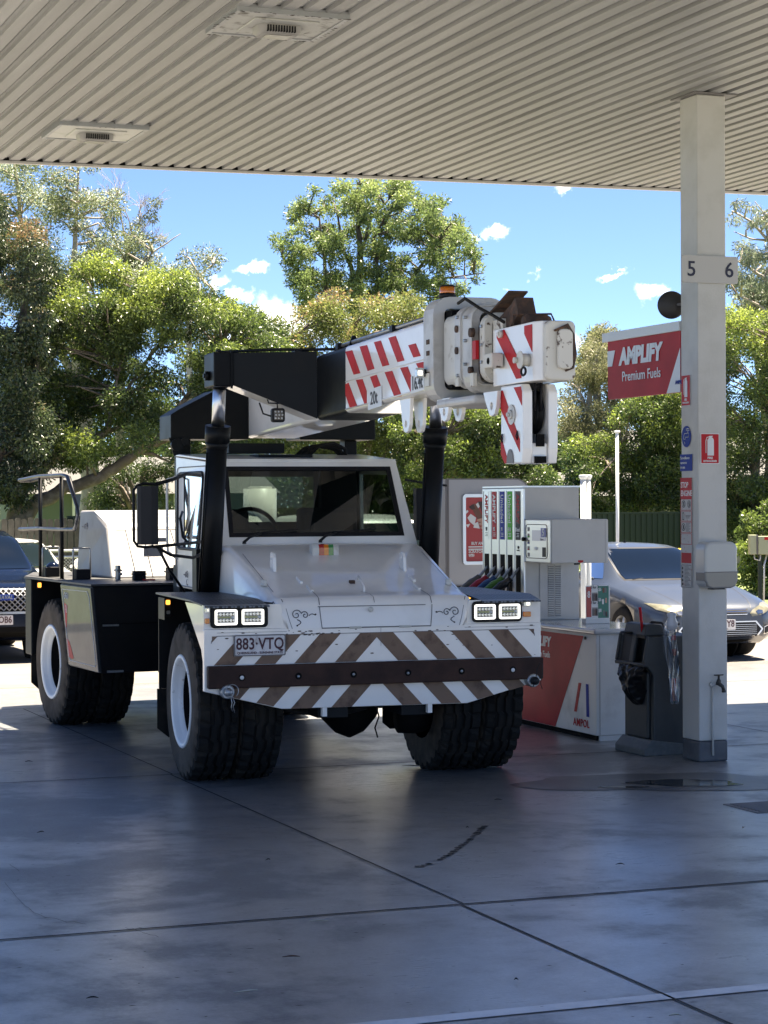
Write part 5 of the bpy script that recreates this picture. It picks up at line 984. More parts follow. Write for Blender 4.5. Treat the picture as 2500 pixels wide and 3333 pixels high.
# fuel dispenser
t = kthing('fuel_pump', 'grey fuel dispenser with five coloured nozzles and a display box', 'fuel pump', 8.12, 17.15)
g = MB(); g.box(.0, .55, .57, 1.47, .945, 2.148); bd = obj('body', g, M['pgrey'], t, bevel=.006)
g = MB(); g.box(-.012, .56, .56, 1.48, 2.1485, 2.163); obj('top_cap', g, M['palu'], t)
g = MB(); g.box(-.016, -.001, .545, 1.475, 1.16, 2.14); pn = obj('nozzle_panel', g, M['palu'], t, bevel=.003)
cols = [('pred', 'AMPLIFY', '98', 'palu'), ('pred', 'AMPLIFY', '95', 'pred'), ('pblue', 'Unleaded', '91', 'pblue'), ('pgreen', 'Unleaded', 'E10', 'pgreen'), ('pblack', 'AMPLIFY', 'Diesel', 'pblack')]
yc = [1.375, 1.195, 1.015, .845, .665]
noz = ['nozzle_grey', 'nozzle_red', 'nozzle_blue', 'nozzle_green', 'nozzle_black']
for i, (c, w, num, bgm) in enumerate(cols):
    y = yc[i]; g = MB(); g.box(-.0185, -.0165, y - .052, y + .052, 1.672, 2.115); st = obj('grade_strip', g, M[bgm], pn)
    if bgm == 'pblack': g = MB(); g.box(-.0195, -.0187, y - .052, y + .052, 1.82, 2.115); obj('red_band', g, mat('dark_red_band', (.05, .010, .010), .5), st)
    T = faceM(-.0205, y, 1.955, '-x', -pi / 2)
    textmesh('lettering', w, .085, (M['pred'] if bgm in ('pblack', 'palu') else M['swhite']), st, T, bold=.002 if w == 'AMPLIFY' else 0, sx=.82)
    textmesh('lettering', num, .05, M['swhite'] if bgm != 'palu' else M['ink'], st, faceM(-.0205, y, 1.765, '-x'), bold=.001, sx=.75)
    for k in range(3):
        g = MB(); g.box(-.0205, -.0192, y - .03, y + .026 - .01 * (k % 2), 1.728 - k * .014, 1.733 - k * .014); obj('small_print', g, M['swhite'] if bgm != 'palu' else M['ink'], st)
    g = MB(); g.box(-.0178, -.0162, y - .052, y + .048, 1.17, 1.535); obj('nozzle_slot', g, M['dark'], pn)
    g = MB(); g.box(-.021, -.0165, y + .072, y + .080, 1.17, 2.12); obj('rib', g, M['palu'], pn)
    g = MB(); g.tube([(-.01, y - .02, 1.425), (-.03, y - .012, 1.40), (-.075, y + .01, 1.335), (-.10, y + .02, 1.30)], [.008, .012, .015, .017], 10); nz = obj('nozzle', g, M['steel'], t)
    g = MB(); g.tube([(-.085, y + .01, 1.325), (-.12, y + .03, 1.285), (-.16, y + .055, 1.26), (-.21, y + .085, 1.22), (-.235, y + .10, 1.20)], [.026, .036, .038, .028, .024], 12); g.tube([(-.10, y - .005, 1.30), (-.13, y + .0, 1.20), (-.20, y + .05, 1.16), (-.23, y + .09, 1.19)], .010, 6); obj('grip', g, M[noz[i]], nz)
    g = MB(); g.cyl((-.232, y + .098, 1.203), (-.262, y + .115, 1.178), .020, 10); obj('swivel', g, M['steel'], nz)
    g = MB(); g.tube([(-.262, y + .115, 1.178), (-.27, y + .12, 1.10), (-.20, y + .08, 1.0), (-.03, y, 1.05)], .013, 8); obj('hose', g, M['rubber'], nz)
g = MB(); g.lathe([(.001, -.022), (.013, -.022), (.013, -.0165)], (0, .66, 1.605), 'x', 14); g.box(-.019, -.0165, .635, .69, 1.572, 1.584); obj('info_sticker', g, M['ink'], pn)
g = MB(); g.box(.0, .56, .0, .569, 1.475, 1.862); bx = obj('display_box', g, M['pgrey'], t, bevel=.01, seg=2)
g = MB(); g.prism(rrect(.012, .558, 1.485, 1.852, .014), -.004, -.001, 'x'); dp = obj('display_face', g, M['palu'], bx)
g = MB(); P = rrect(.075, .52, 1.515, 1.815, .035, 4); g.tube([(-.005, p[0], p[1]) for p in P + P[:1]], .0035, 5, cap=False); obj('face_seal', g, M['pblack'], dp)
g = MB(); g.prism(rrect(.075 + .03, .39, 1.67, 1.765, .01), -.0065, -.0042, 'x'); obj('screen', g, M['screen'], dp)
g = MB(); g.box(-.0085, -.0067, .095, .20, 1.705, 1.785); n5 = obj('pump_number', g, mat('number_violet', (.13, .14, .40), .4), dp)
textmesh('lettering', '5', .085, M['swhite'], n5, faceM(-.0095, .147, 1.744, '-x'), bold=.003, sx=1.0)
textmesh('lettering', 'Litres', .03, M['ink'], dp, faceM(-.0066, .18, 1.684, '-x'), sx=1)
g = MB(); g.box(-.0066, -.0042, .27, .34, 1.585, 1.615); obj('card_slot', g, M['swhite'], dp)
g = MB(); g.box(-.0066, -.0042, .105, .175, 1.53, 1.615); obj('keypad', g, M['pblack'], dp)
for k, m_ in enumerate(('plate_frame', 'pgreen', 'sblue', 'pred', 'plate_frame')):
    z = 1.79 - k * .057; g = MB(); g.box(-.0066, -.0042, .447, .485, z - .035, z); obj('grade_button', g, M['plate_frame'], dp)
    if k in (1, 2, 3): g = MB(); g.box(-.0080, -.0067, .447, .485, z - .034, z - .022); obj('grade_mark', g, M[m_], dp)
g = MB(); g.lathe([(.001, -.035), (.018, -.032), (.02, -.02), (.014, -.0045)], (0, .545, 1.682), 'x', 16); obj('knob', g, M['pblack'], dp)
g = MB(); g.box(.527, .5285, -.0012, -.0002, 1.478, 1.858); obj('lid_seam', g, M['plate_frame'], bx)
g = MB(); g.prism([(.26, 1.5), (.31, 1.5), (.31, 1.485), (.285, 1.476), (.26, 1.485)], -.0025, -.0005, 'y'); obj('red_tag', g, M['redpaint'], bx)
g = MB(); g.box(.25, .29, .02, .06, 1.460, 1.474); obj('catch', g, M['pblack'], bx)
g = MB(); g.box(.15, .39, .562, .569, .955, 1.47); vp = obj('vent_panel', g, M['pgrey'], bd, bevel=.003)
for c0 in (.232, .302):
    for k in range(28):
        g = MB() if k == 0 and c0 == .232 else g
        z = .985 + k * .0166; g.prism([(z, .5605 - 0), (z + .009, .5535), (z + .010, .5615)][:0] or [(.561, z), (.553, z + .002), (.561, z + .011)], c0, c0 + .056, 'x')
obj('louvres', g, M['pwhite'], vp)
g = MB()
for c0 in (.232, .302):
    for k in range(28): z = .985 + k * .0166; g.box(c0, c0 + .056, .5595, .5612, z - .0035, z + .001)
obj('louvre_gaps', g, M['dark'], vp)
# leaflet holder
t = kthing('leaflet_stand', 'clear stand with red and green drink price leaflet on the cabinet top', 'leaflet stand', 8.38, 17.0, .9455)
g = MB(); g.box(0, .235, 0, .09, 0, .045); obj('base', g, M['pwhite'], t, bevel=.004)
g = MB(); g.box(.0, .235, -.002, .002, .046, .335); lf = obj('leaflet', g, M['swhite'], t)
g = MB(); g.box(.004, .052, -.0040, -.0025, .06, .325); obj('red_column', g, mat('coral_red', (.45, .06, .05), .4), lf)
g = MB(); g.box(.118, .222, -.0040, -.0025, .05, .33); obj('green_column', g, M['pdgreen'], lf)
textmesh('lettering', '8', .08, M['swhite'], lf, faceM(.028, -.0048, .255), bold=.002, sx=.7)
for zz in (.32, .185): textmesh('lettering', '2 for 7', .036, M['ink'], lf, faceM(.084, -.0048, zz), sx=.8)
for zz in (.30, .21, .115): textmesh('lettering', '$8' if zz < .2 else '$6', .04, M['swhite'], lf, faceM(.135, -.0048, zz), bold=.001, sx=.7)
for i in range(5):
    for z0 in (.20, .07):
        g = MB(); x = .062 + i * .0105; g.prism([(x, z0), (x + .008, z0), (x + .008, z0 + .055), (x + .0055, z0 + .075), (x + .0025, z0 + .075), (x, z0 + .055)], -.0048, -.0038 + .001, 'y'); obj('printed_bottle', g, M[('choc', 'plate_frame', 'choc2', 'choc', 'dark')[i]], lf)
for i, (x, z0) in enumerate(((.17, .27), (.19, .27), (.165, .17), (.195, .18), (.175, .07), (.198, .06))):
    g = MB(); g.prism(rrect(x - .008, x + .009, z0, z0 + .045, .005, 2), -.0048, -.0042, 'y'); obj('printed_can', g, M[('choc2', 'plate_frame', 'swhite', 'skin', 'plate_frame', 'choc')[i]], lf)
# bin with squeegee bucket
t = kthing('rubbish_bin', 'charcoal plastic forecourt bin with squeegee tray and black liner hanging out', 'bin', 8.0, 15.17)
g = MB(); g.prism([(.07, .06), (.55, .06), (.55, .945), (.03, .945), (-.005, .735), (-.0, .72), (.07, .64)], .0, .055, 'y'); g.prism([(.07, .06), (.55, .06), (.55, .945), (.03, .945), (-.005, .735), (-.0, .72), (.07, .64)], .445, .50, 'y'); g.box(.10, .549, .0555, .4445, .06, .944); bn_ = obj('body', g, M['binplastic'], t, bevel=.012)
g = MB(); g.prism([(-.015, 0), (.56, 0), (.56, .059), (.06, .125), (.05, .125), (-.015, .055)], -.008, .508, 'y'); obj('base', g, M['binlight'], t, bevel=.008)
g = MB(); g.box(.052, .0995, .075, .43, .126, .66); obj('inner_bin', g, M['binplastic'], t, bevel=.015)
g = MB(); g.box(-.02, .099, .0, .50, .705, .735); g.prism([(-.02, .7355), (.01, .7355), (.045, .96), (.02, .96)], .19, .255, 'y'); g.prism([(-.02, .7355), (.0, .7355), (.04, .95), (.02, .95)], .0, .03, 'y'); g.prism([(-.02, .7355), (.0, .7355), (.04, .95), (.02, .95)], .47, .50, 'y'); obj('squeegee_tray', g, M['binlight'] if False else M['binplastic'], t, bevel=.008)
g = MB(); g.prism([(.0, .73), (.095, .73), (.095, .95), (.04, .95)], .27, .445, 'y'); g.lathe([(.09, 0), (.10, .006), (.085, .018), (.08, .012)], (.06, .35, .955), 'z', 24); obj('bucket', g, M['pblack'], t, bevel=.01)
g = MB(); g.prism([(.02, .946), (.30, .946), (.30, .97), (.22, .985), (.17, 1.035), (.10, 1.045), (.04, 1.04)], .05, .42, 'y'); obj('lid', g, M['binplastic'], t, bevel=.012)
g = MB(); g.tube([(.14, .2, 1.03), (.16, .2, 1.048), (.25, .2, 1.042), (.265, .2, 1.025), (.265, .2, .97)], .010, 8); obj('lid_handle', g, M['pblack'], t)
from mathutils import noise as mn
g = MB(); rows = []
def bagp(u, v):
    y = .02 + .44 * u; env = sin(pi * (.06 + .88 * u)); bot = .30 * (.55 + .45 * env) + .05 * sin(5 * u + .5)
    z = .715 - bot * v; bul = (.035 + .10 * sin(pi * min(1, v * .93 + .07)) ** .7) * env ** .5
    q = Vector((u * 2.6 + .4 * v, v * 1.7, 3.1)); r = 1 - abs(mn.noise(q * 1.5)) * 2.2; r2 = 1 - abs(mn.noise(q * 3.7 + Vector((5, 1, 2)))) * 2
    f = .024 * r + .012 * r2
    return (.045 - bul - f + .03, y + (.25 - y) * .28 * v, z + .006 * r2)
for j in range(41): rows.append([bagp(i / 48, j / 40) for i in range(49)])
rows.append([(p[0] + .09, p[1], p[2] + .01) for p in rows[-1]])
g.grid(rows); obj('bin_liner', g, M['bag'], t)
t2 = kthing('squeegee', 'red handled squeegee standing in the bin tray bucket', 'squeegee', 8.04, 15.29, .93)
g = MB(); g.cyl((0, 0, .02), (-.025, .0, .245), .0115, 12); obj('handle', g, M['redpaint'], t2); g = MB(); g.box(-.02, .02, -.08, .08, 0, .02); obj('blade', g, M['pblack'], t2)
M['clearbag'] = glassmat('clear_plastic', (.82, .85, .88), .10, .18)
t = kthing('plastic_glove_bag', 'clear plastic bag with red stripes hanging between bin and pillar', 'bag', 8.10, 15.03, .42)
g = MB(); rows = []
for j in range(22):
    v = j / 21; rows.append([(.0 + .12 * (i / 14) + .015 * sin(6 * v + i * .9) + .05 * (1 - v) * (1 - i / 14), .02 + .022 * sin(i * 1.7 + 3 * v) + .01 * sin(9 * v + i), .62 * v + (0 if v < .98 else .03)) for i in range(15)])
g.grid(rows); obj('clear_sheet', g, M['clearbag'], t, recalc=False)
for k, (z0, z1) in enumerate(((.02, .20), (.38, .43), (.50, .54))):
    g = MB(); g.box(.075, .115, .035, .038, z0, z1); obj('red_print', g, M['pred'], t)
g = MB(); g.lathe([(.001, 0), (.04, .02), (.055, .06), (.03, .11), (.04, .14), (.001, .16)], (.07, .02, .57), 'z', 10); obj('bunched_top', g, mat('white_film', (.6, .6, .62), .3), t)
g = MB(); g.tube([(.05, .0, .60), (.07, -.02, .625), (.12, -.01, .63)], .009, 6); obj('hook', g, M['pblack'], t)
# advertising panel
t = kthing('advertising_panel', 'grey panel with rounded corner carrying a red chocolate poster behind the pump', 'advertising panel', 8.33, 20.0)
def rr1(x0, x1, z0, z1, r): return [(x0, z0), (x1, z0)] + [(x1 - r + r * cos(a), z1 - r + r * sin(a)) for a in [i * pi / 16 for i in range(9)]] + [(x0, z1)]
g = MB(); g.prism(rr1(0, .90, 1.18, 2.25, .16), .0, .3, 'y'); obj('panel', g, mat('panel_grey', (.36, .36, .375), .4), t, bevel=.004)
g = MB(); g.box(-.03, .93, .02, .35, 0, 1.179); obj('base', g, M['pblack'], t)
g = MB(); P = rr1(-.006, .906, 1.174, 2.256, .162); Q = rr1(.006, .894, 1.186, 2.244, .155); g.frame(P, Q, -.004, .03, 'y'); g.box(-.035, -.0065, .0, .3, 1.18, 2.25); obj('edge_band', g, M['plate_frame'], t)
g = MB(); g.frame(rrect(.15, .76, 1.385, 2.10, .035, 4), rrect(.185, .725, 1.42, 2.065, .012, 4), -.018, -.001, 'y'); fr_ = obj('poster_frame', g, M['palu'], t, bevel=.003)
g = MB(); g.box(.186, .724, -.006, -.001, 1.421, 2.064); po = obj('poster', g, M['pposter'], t)
def mark(pts, m_, nm, y=-.0075): g = MB(); g.prism(pts, y, y + .001, 'y'); return obj(nm, g, m_, po)
for pts in ([(.205, 1.86), (.24, 1.90), (.30, 1.86), (.28, 1.78), (.23, 1.82)], [(.19, 1.93), (.21, 1.94), (.215, 1.92), (.19, 1.90)], [(.19, 1.79), (.235, 1.80), (.21, 1.76)], [(.28, 1.80), (.32, 1.82), (.34, 1.75), (.27, 1.76)], [(.29, 1.99), (.33, 2.02), (.36, 2.0), (.32, 1.95)], [(.55, 1.70), (.62, 1.76), (.68, 1.72), (.60, 1.66)]): mark(pts, M['swhite'], 'torn_paper')
mark([(.235, 1.98), (.29, 2.005), (.40, 1.84), (.345, 1.80)], M['choc2'], 'chocolate_bar', -.0085); mark([(.22, 1.97), (.27, 2.0), (.29, 1.95), (.25, 1.94)], M['choc'], 'bar_end', -.0095)
mark([(.32, 2.02), (.44, 2.03), (.60, 1.72), (.40, 1.83)], M['choc'], 'wrapper', -.0095)
textmesh('lettering', 'SNICKERS', .062, M['swhite'], po, faceM(.435, -.0112, 1.91, '-y', -1.15), bold=.001, sx=.62)
for k in range(4):
    z = 1.835 - k * .038; P = [(.31 + .018 * k + .07 + (.075 * cos(a)), z + .020 * sin(a)) for a in [i * pi / 8 for i in range(16)]]; mark(P, M['skin'], 'printed_finger', -.0118 - .0006 * k)
mark([(.40, 1.85), (.56, 1.83), (.64, 1.70), (.50, 1.68), (.43, 1.74)], M['skin'], 'printed_hand', -.0110)
textmesh('lettering', 'BUY ANY 2', .042, M['swhite'], po, faceM(.245, -.009, 1.60), bold=.001, align='LEFT', sx=.85)
for k in range(2): mark([(.215, 1.572 - k * .024), (.44 + .02 * k, 1.572 - k * .024), (.44 + .02 * k, 1.560 - k * .024), (.215, 1.560 - k * .024)], M['swhite'], 'small_print')
textmesh('lettering', 'SCRATCH &', .042, M['swhite'], po, faceM(.215, -.009, 1.518), bold=.001, align='LEFT', sx=.85)
g = MB(); g.frame(rrect(.218, .275, 1.466, 1.496, .006, 2), rrect(.221, .272, 1.469, 1.493, .004, 2), -.009, -.0078, 'y'); obj('outline_box', g, M['swhite'], po)
textmesh('lettering', 'WIN', .03, M['swhite'], po, faceM(.247, -.009, 1.481), bold=.001)
# vent pipes and slim pole
t = thing('vent_pipe', 'left of two white capped pipes rising behind the pump', 'pipe', at(1260, 1085, 24.0) * 1.0, 0, 'white pipes behind the pump')
t.location.z = 0
def pipe(t):
    g = MB(); g.cyl((0, 0, 0), (0, 0, 2.27), .033, 18); obj('pipe', g, M['wpaint'], t); g = MB(); g.lathe([(.034, -.01), (.036, .0), (.046, .006), (.048, .03), (.04, .04)], (0, 0, 2.275), 'z', 18); obj('cap', g, M['wpaint'], t)
pipe(t)
t = thing('vent_pipe', 'right of two white capped pipes rising behind the pump', 'pipe', at(1270, 1085, 24.05), 0, 'white pipes behind the pump'); t.location.z = 0; pipe(t)
p = at(1333.5, 1100, 34); t = thing('slim_pole', 'tall thin white pole with flat cap in front of the green fence', 'pole', (p.x, p.y, 0))
g = MB(); g.cyl((0, 0, 0), (0, 0, 3.1), .026, 14); obj('shaft', g, M['wpaint'], t); g = MB(); g.lathe([(.045, 0), (.05, .01), (.05, .03), (.02, .036)], (0, 0, 3.1), 'z', 16); obj('cap', g, M['wpaint'], t)
p = at(408, 620, 40.2); t = thing('floodlight_pole', 'white square pole with a broad floodlight head among the left trees', 'floodlight', (p.x, p.y, 0))
g = MB(); g.box(-.05, .05, -.05, .05, 0, 6.28); obj('shaft', g, M['wpaint'], t); g = MB(); g.box(-.055, .055, -.055, .055, 6.281, 6.32); obj('cap', g, M['pblack'], t)
g = MB(); g.prism([(-.30, 6.110), (-.30, 6.060), (-.18, 5.930), (.10, 6.070), (.10, 6.120)], -.22, .22, 'x'); hd_ = obj('lamp_head', g, M['wpaint'], t, bevel=.01)
g = MB(); g.poly([(-.20, -.303, 6.052), (.20, -.303, 6.052), (.20, -.19, 5.930), (-.20, -.19, 5.930)]); g.poly([(-.20, -.185, 5.928), (.20, -.185, 5.928), (.20, .09, 6.060), (-.20, .09, 6.060)]); obj('lens', g, mat('floodlight_lens', (.42, .40, .28), .3), hd_)
g = MB(); g.tube([(.02, 0, 6.260), (.08, -.1, 6.160), (.1, -.15, 6.120)], .012, 6); obj('bracket', g, M['wpaint'], t)
# meter box at the right edge
p = at(1640, 1230, 34); t = thing('meter_box', 'pale electrical boxes on a green post near the green fence', 'meter box', (p.x, p.y, 0))
z = lambda py: 2.02 - (py - 1080.9) * 34 / 4654
g = MB(); g.box(-.16, -.06, -.1, .1, z(1197), z(1155)); b1_ = obj('box', g, M['boxgreen'], t, bevel=.006); g = MB(); g.box(-.03, .25, -.13, .1, z(1197), z(1158)); obj('box', g, M['boxgreen'], t, bevel=.006)
g = MB(); g.box(-.0595, -.0305, -.09, .09, z(1197), z(1155)); obj('trim', g, M['plate_frame'], t); g = MB(); g.box(.06, .16, -.133, -.131, z(1166), z(1160)); obj('warning_label', g, M['redpaint'], t)
g = MB(); g.box(-.02, .04, -.04, .02, 0, z(1197)); obj('post', g, M['gfence'], t)
g = MB(); g.tube([(-.08, 0, z(1197)), (-.07, 0, z(1207)), (.0, -.06, z(1210)), (.01, -.06, z(1198))], .012, 6); g.tube([(.12, 0, z(1197)), (.07, -.03, z(1220)), (.06, -.03, 0)], .016, 6); obj('conduit', g, M['galv'], t)
# ------------------------------------------------------------------ vehicles
from mathutils.bvhtree import BVHTree
def lerp(a, b, t): return a + (b - a) * t
def tab(T, s, i):
    for a, b in zip(T[:-1], T[1:]):
        if a[0] <= s <= b[0]:
            t = (s - a[0]) / (b[0] - a[0]); t = t * t * (3 - 2 * t) * .35 + t * .65; return lerp(a[i], b[i], t)
    return T[-1][i]
def car_body(T, L, zb, ns=64):
    """T rows: (s, halfwidth, shoulder z, centre top z, roof halfwidth, glasshouse 0/1)"""
    rows = []
    for k in range(ns + 1):
        u = k / ns; s = L * (u if .08 < u < .95 else u); 
        if k < 8: s = L * .08 * (k / 8) ** 1.7 * (8 / 5.12) * .64 if False else (L * 8 / ns) * (k / 8) ** 1.8
        w, zs, ztp, wr, gh = (tab(T, s, i) for i in (1, 2, 3, 4, 5))
        zbb = zb + .12 * max(0, 1 - s / .35) + .1 * max(0, 1 - (L - s) / .4)
        P = [(w * .86, zbb), (w * .96, zbb + .05), (w * .99, zbb + .14), (w, lerp(zbb, zs, .5)), (w * .992, lerp(zbb, zs, .8)), (w * .975, zs - .035), (w * .94, zs)]
        a, b = (w * .94, zs), (wr, ztp - .055 * gh - .012)
        P += [(lerp(a[0], b[0], .06), lerp(a[1], b[1], .03) + .004), (lerp(a[0], b[0], .5), lerp(a[1], b[1], .5)), b, (wr * .90, ztp - .02 * gh - .004), (wr * .55, ztp - .002), (0, ztp + .006)]
        rows.append([(-x, s, z) for x, z in P] + [(x, s, z) for x, z in P[-2::-1]])
    return rows
def project(poly, bvh, axis, off, cuts=3, frm=-5):
    """outline drawn in one plane and laid on the body skin. axis 'y' -> poly=(x,z) seen from the front; 'x+'/'x-' -> poly=(y,z)"""
    bm = bmesh.new()
    P = [Vector((p[0], frm, p[1])) if axis == 'y' else Vector((frm, p[0], p[1])) for p in poly]
    bm.faces.new([bm.verts.new(p) for p in P]); bmesh.ops.triangulate(bm, faces=bm.faces)
    for _ in range(cuts):
        bmesh.ops.subdivide_edges(bm, edges=bm.edges, cuts=1, use_grid_fill=True)
    d = Vector((0, 1, 0)) if axis == 'y' else Vector((1 if frm < 0 else -1, 0, 0))
    kill = []
    for v in bm.verts:
        h = bvh.ray_cast(v.co, d)
        if h[0] is None: kill.append(v); continue
        n = h[1]; n = n if n.dot(d) < 0 else -n
        v.co = h[0] + n * off
    if kill: bmesh.ops.delete(bm, geom=kill, context='VERTS')
    for f in bm.faces: f.smooth = True
    return bm
def decal(name, poly, bvh, axis, off, m, parent, cuts=3, frm=-5):
    bm = project(poly, bvh, axis, off, cuts, frm); me = bpy.data.meshes.new(name); bm.to_mesh(me); bm.free(); me.materials.append(m)
    o = bpy.data.objects.new(name, me); COL.objects.link(o); o.parent = parent; return o
def mirror_poly(P): return [(-p[0], p[1]) for p in P][::-1]
def make_car(name, label, cat, X0, Z0, ang, T, L, zb, wb, rw, tw, paint, group=None):
    t = thing(name, label, cat, (X0, Z0, 0), radians(ang), group)
    rows = car_body(T, L, zb); g = MB(); V = g.grid(rows)
    g.f([V[0][i] for i in range(len(V[0]))][::-1]); g.f([V[-1][i] for i in range(len(V[0]))])
    for i in range(len(V) - 1): g.f([V[i][0], V[i + 1][0], V[i + 1][-1], V[i][-1]])
    bmesh.ops.recalc_face_normals(g.bm, faces=g.bm.faces)
    bvh = BVHTree.FromBMesh(g.bm)
    # cut wheel arches
    body = obj('body', g, paint, t)
    c = MB()
    for yy in wb:
        for s_ in (-1, 1): c.cyl((s_ * 1.3, yy, rw), (s_ * .55, yy, rw), rw + .055, 40)
    cut = obj('cutter', c); body.parent = None
    b = body.modifiers.new('b', 'BOOLEAN'); b.object = cut; b.operation = 'DIFFERENCE'; b.solver = 'EXACT'
    bpy.context.view_layer.update(); me = bpy.data.meshes.new_from_object(body.evaluated_get(bpy.context.evaluated_depsgraph_get())); body.modifiers.clear(); body.data = me; bpy.data.objects.remove(cut)
    me.materials.clear(); me.materials.append(paint); body.parent = t
    hw = max(r[1] for r in T)
    for yy in wb:
        for s_ in (-1, 1):
            x = s_ * (hw - tw / 2 - .03)
            g = MB(); g.lathe([(rw * .66, -tw / 2), (rw * .93, -tw / 2), (rw * .99, -tw * .38), (rw, 0), (rw * .99, tw * .38), (rw * .93, tw / 2), (rw * .66, tw / 2)], (x, yy, rw), 'x', 36, caps=False); ty = obj('wheel', g, M['rubber'], t)
            g = MB(); g.lathe([(rw * .67, s_ * tw * .5), (rw * .64, s_ * tw * .44), (rw * .62, s_ * tw * .2), (rw * .62, -s_ * tw * .4)], (x, yy, rw), 'x', 32, caps=False)
            for k in range(7):
                a = 2 * pi * k / 7; p = Vector((x + s_ * tw * .38, yy, rw)); g.tube([p + Vector((0, .03 * cos(a), .03 * sin(a))), p + Vector((0, rw * .63 * cos(a), rw * .63 * sin(a)))], [.034, .022], 6)
            g.lathe([(.001, s_ * tw * .44), (.05, s_ * tw * .42), (.06, s_ * tw * .3)], (x, yy, rw), 'x', 16, caps=False); obj('rim', g, M['galv'], ty)
            g = MB(); g.cyl((s_ * .56, yy, rw), (s_ * .60, yy, rw), rw + .05, 24); obj('arch_liner', g, M['dark'], t)
    return t, bvh, body
M['silver_paint'] = mat('grey_blue_metallic', (.034, .045, .066), .28, metal=.25, coat=.4, coat_rough=.04, noise=(180, (.041, .054, .078), .45, .55))
M['white_carpaint'] = mat('white_car_paint', (.66, .67, .66), .3, coat=.8)
M['navy_paint'] = mat('dark_blue_black_paint', (.003, .006, .016), .10, spec=.4)
M['lamp_yellowed'] = mat('yellowed_headlamp', (.13, .125, .085), .18, coat=.6, noise=(9, (.2, .19, .15), .4, .65))
M['chromeP'] = mat('chrome_trim', (.7, .71, .73), .15, metal=1)
M['interior'] = mat('car_interior', (.03, .032, .035), .8)
SED = [(0, .60, .58, .60, .50, 0), (.04, .70, .62, .66, .55, 0), (.12, .79, .66, .715, .60, 0), (.3, .86, .71, .775, .64, 0), (.6, .905, .78, .85, .68, 0), (1.0, .925, .86, .94, .70, 0), (1.32, .93, .905, .985, .72, .05), (1.45, .935, .92, 1.03, .72, .3), (2.15, .935, .94, 1.40, .60, 1), (2.5, .935, .945, 1.445, .585, 1), (3.1, .935, .955, 1.45, .58, 1), (3.5, .93, .965, 1.39, .58, 1), (4.15, .92, .98, 1.10, .66, .4), (4.3, .91, .98, 1.06, .68, 0), (4.75, .87, .96, 1.04, .66, 0), (4.9, .80, .80, .90, .6, 0), (4.95, .7, .6, .62, .5, 0)]
def glass_set(t, bvh, body, sc=1.0, dz=0, gl='glass_car', inner=True):
    d = lambda z: z * sc + dz
    decal('windscreen', [(-.62, d(1.0)), (.62, d(1.0)), (.545, d(1.375)), (-.545, d(1.375))], bvh, 'y', .006, M[gl], t, 4)
    decal('windscreen_surround', [(-.66, d(.985)), (.66, d(.985)), (.575, d(1.392)), (-.575, d(1.392))], bvh, 'y', .003, M['pblack'], t, 4)
# silver sedan
sv, bvh, body = make_car('sedan_car', 'grey blue sedan with yellowed headlamps facing the forecourt behind the pillar', 'car', 4.22, 27.0, 20, SED, 4.95, .20, (.98, 3.85), .335, .235, M['silver_paint'], 'cars parked beyond the forecourt')
M['glass_sedan'] = mat('sky_reflecting_windscreen', (.003, .006, .012), .05, spec=.5)
decal('windscreen_surround', [(-.675, .985), (.675, .985), (.585, 1.395), (-.585, 1.395)], bvh, 'y', .003, M['pblack'], sv, 4)
decal('windscreen', [(-.645, 1.0), (.645, 1.0), (.56, 1.378), (-.56, 1.378)], bvh, 'y', .007, M['glass_sedan'], sv, 4)
for frm in (-5, 5):
    decal('side_window', [(1.72, 1.0), (2.62, 1.0), (2.62, 1.385), (2.28, 1.385), (2.12, 1.33)], bvh, 'x', .005, M['glass_dark'], sv, 3, frm); decal('side_window', [(2.70, 1.0), (3.55, 1.02), (3.35, 1.33), (2.70, 1.385)], bvh, 'x', .005, M['glass_dark'], sv, 3, frm)
    for yy in (1.62, 2.66, 3.5): decal('door_seam', [(yy, .32), (yy + .008, .32), (yy + .008, .96), (yy, .96)], bvh, 'x', .003, M['ink'], sv, 2, frm)
    decal('door_handle', [(2.42, .86), (2.58, .86), (2.58, .89), (2.42, .89)], bvh, 'x', .012, M['chromeP'], sv, 1, frm)
for mf in (lambda P: P, mirror_poly):
    hp = mf([(-.845, .735), (-.80, .66), (-.60, .585), (-.44, .56), (-.41, .60), (-.47, .645), (-.66, .715)])
    decal('headlight', hp, bvh, 'y', .006, M['lamp_yellowed'], sv, 3)
    decal('reflector', mf([(-.60, .595), (-.52, .585), (-.50, .62), (-.55, .64), (-.61, .63)]), bvh, 'y', .010, M['reflector'], sv, 2)
    decal('fog_surround', mf([(-.76, .36), (-.62, .33), (-.62, .43), (-.74, .46)]), bvh, 'y', .006, M['chromeP'], sv, 2); decal('fog_lamp', mf([(-.74, .37), (-.635, .345), (-.635, .42), (-.73, .445)]), bvh, 'y', .012, M['pblack'], sv, 2)
    decal('bonnet_seam', mf([(-.45, .665), (-.443, .665), (-.62, .93), (-.627, .93)]), bvh, 'y', .003, M['ink'], sv, 3)
decal('upper_grille', [(-.34, .575), (.34, .575), (.40, .655), (-.40, .655)], bvh, 'y', .005, M['pblack'], sv, 3)
for z in (.585, .61, .636): decal('grille_bar', [(-.36, z), (.36, z), (.37, z + .011), (-.37, z + .011)], bvh, 'y', .018, M['chromeP'], sv, 3)
decal('chrome_outline', [(-.60, .40), (-.50, .29), (.50, .29), (.60, .40), (.50, .505), (-.50, .505)], bvh, 'y', .004, M['chromeP'], sv, 3)
decal('lower_grille', [(-.57, .40), (-.485, .305), (.485, .305), (.57, .40), (.485, .49), (-.485, .49)], bvh, 'y', .009, M['pblack'], sv, 3)
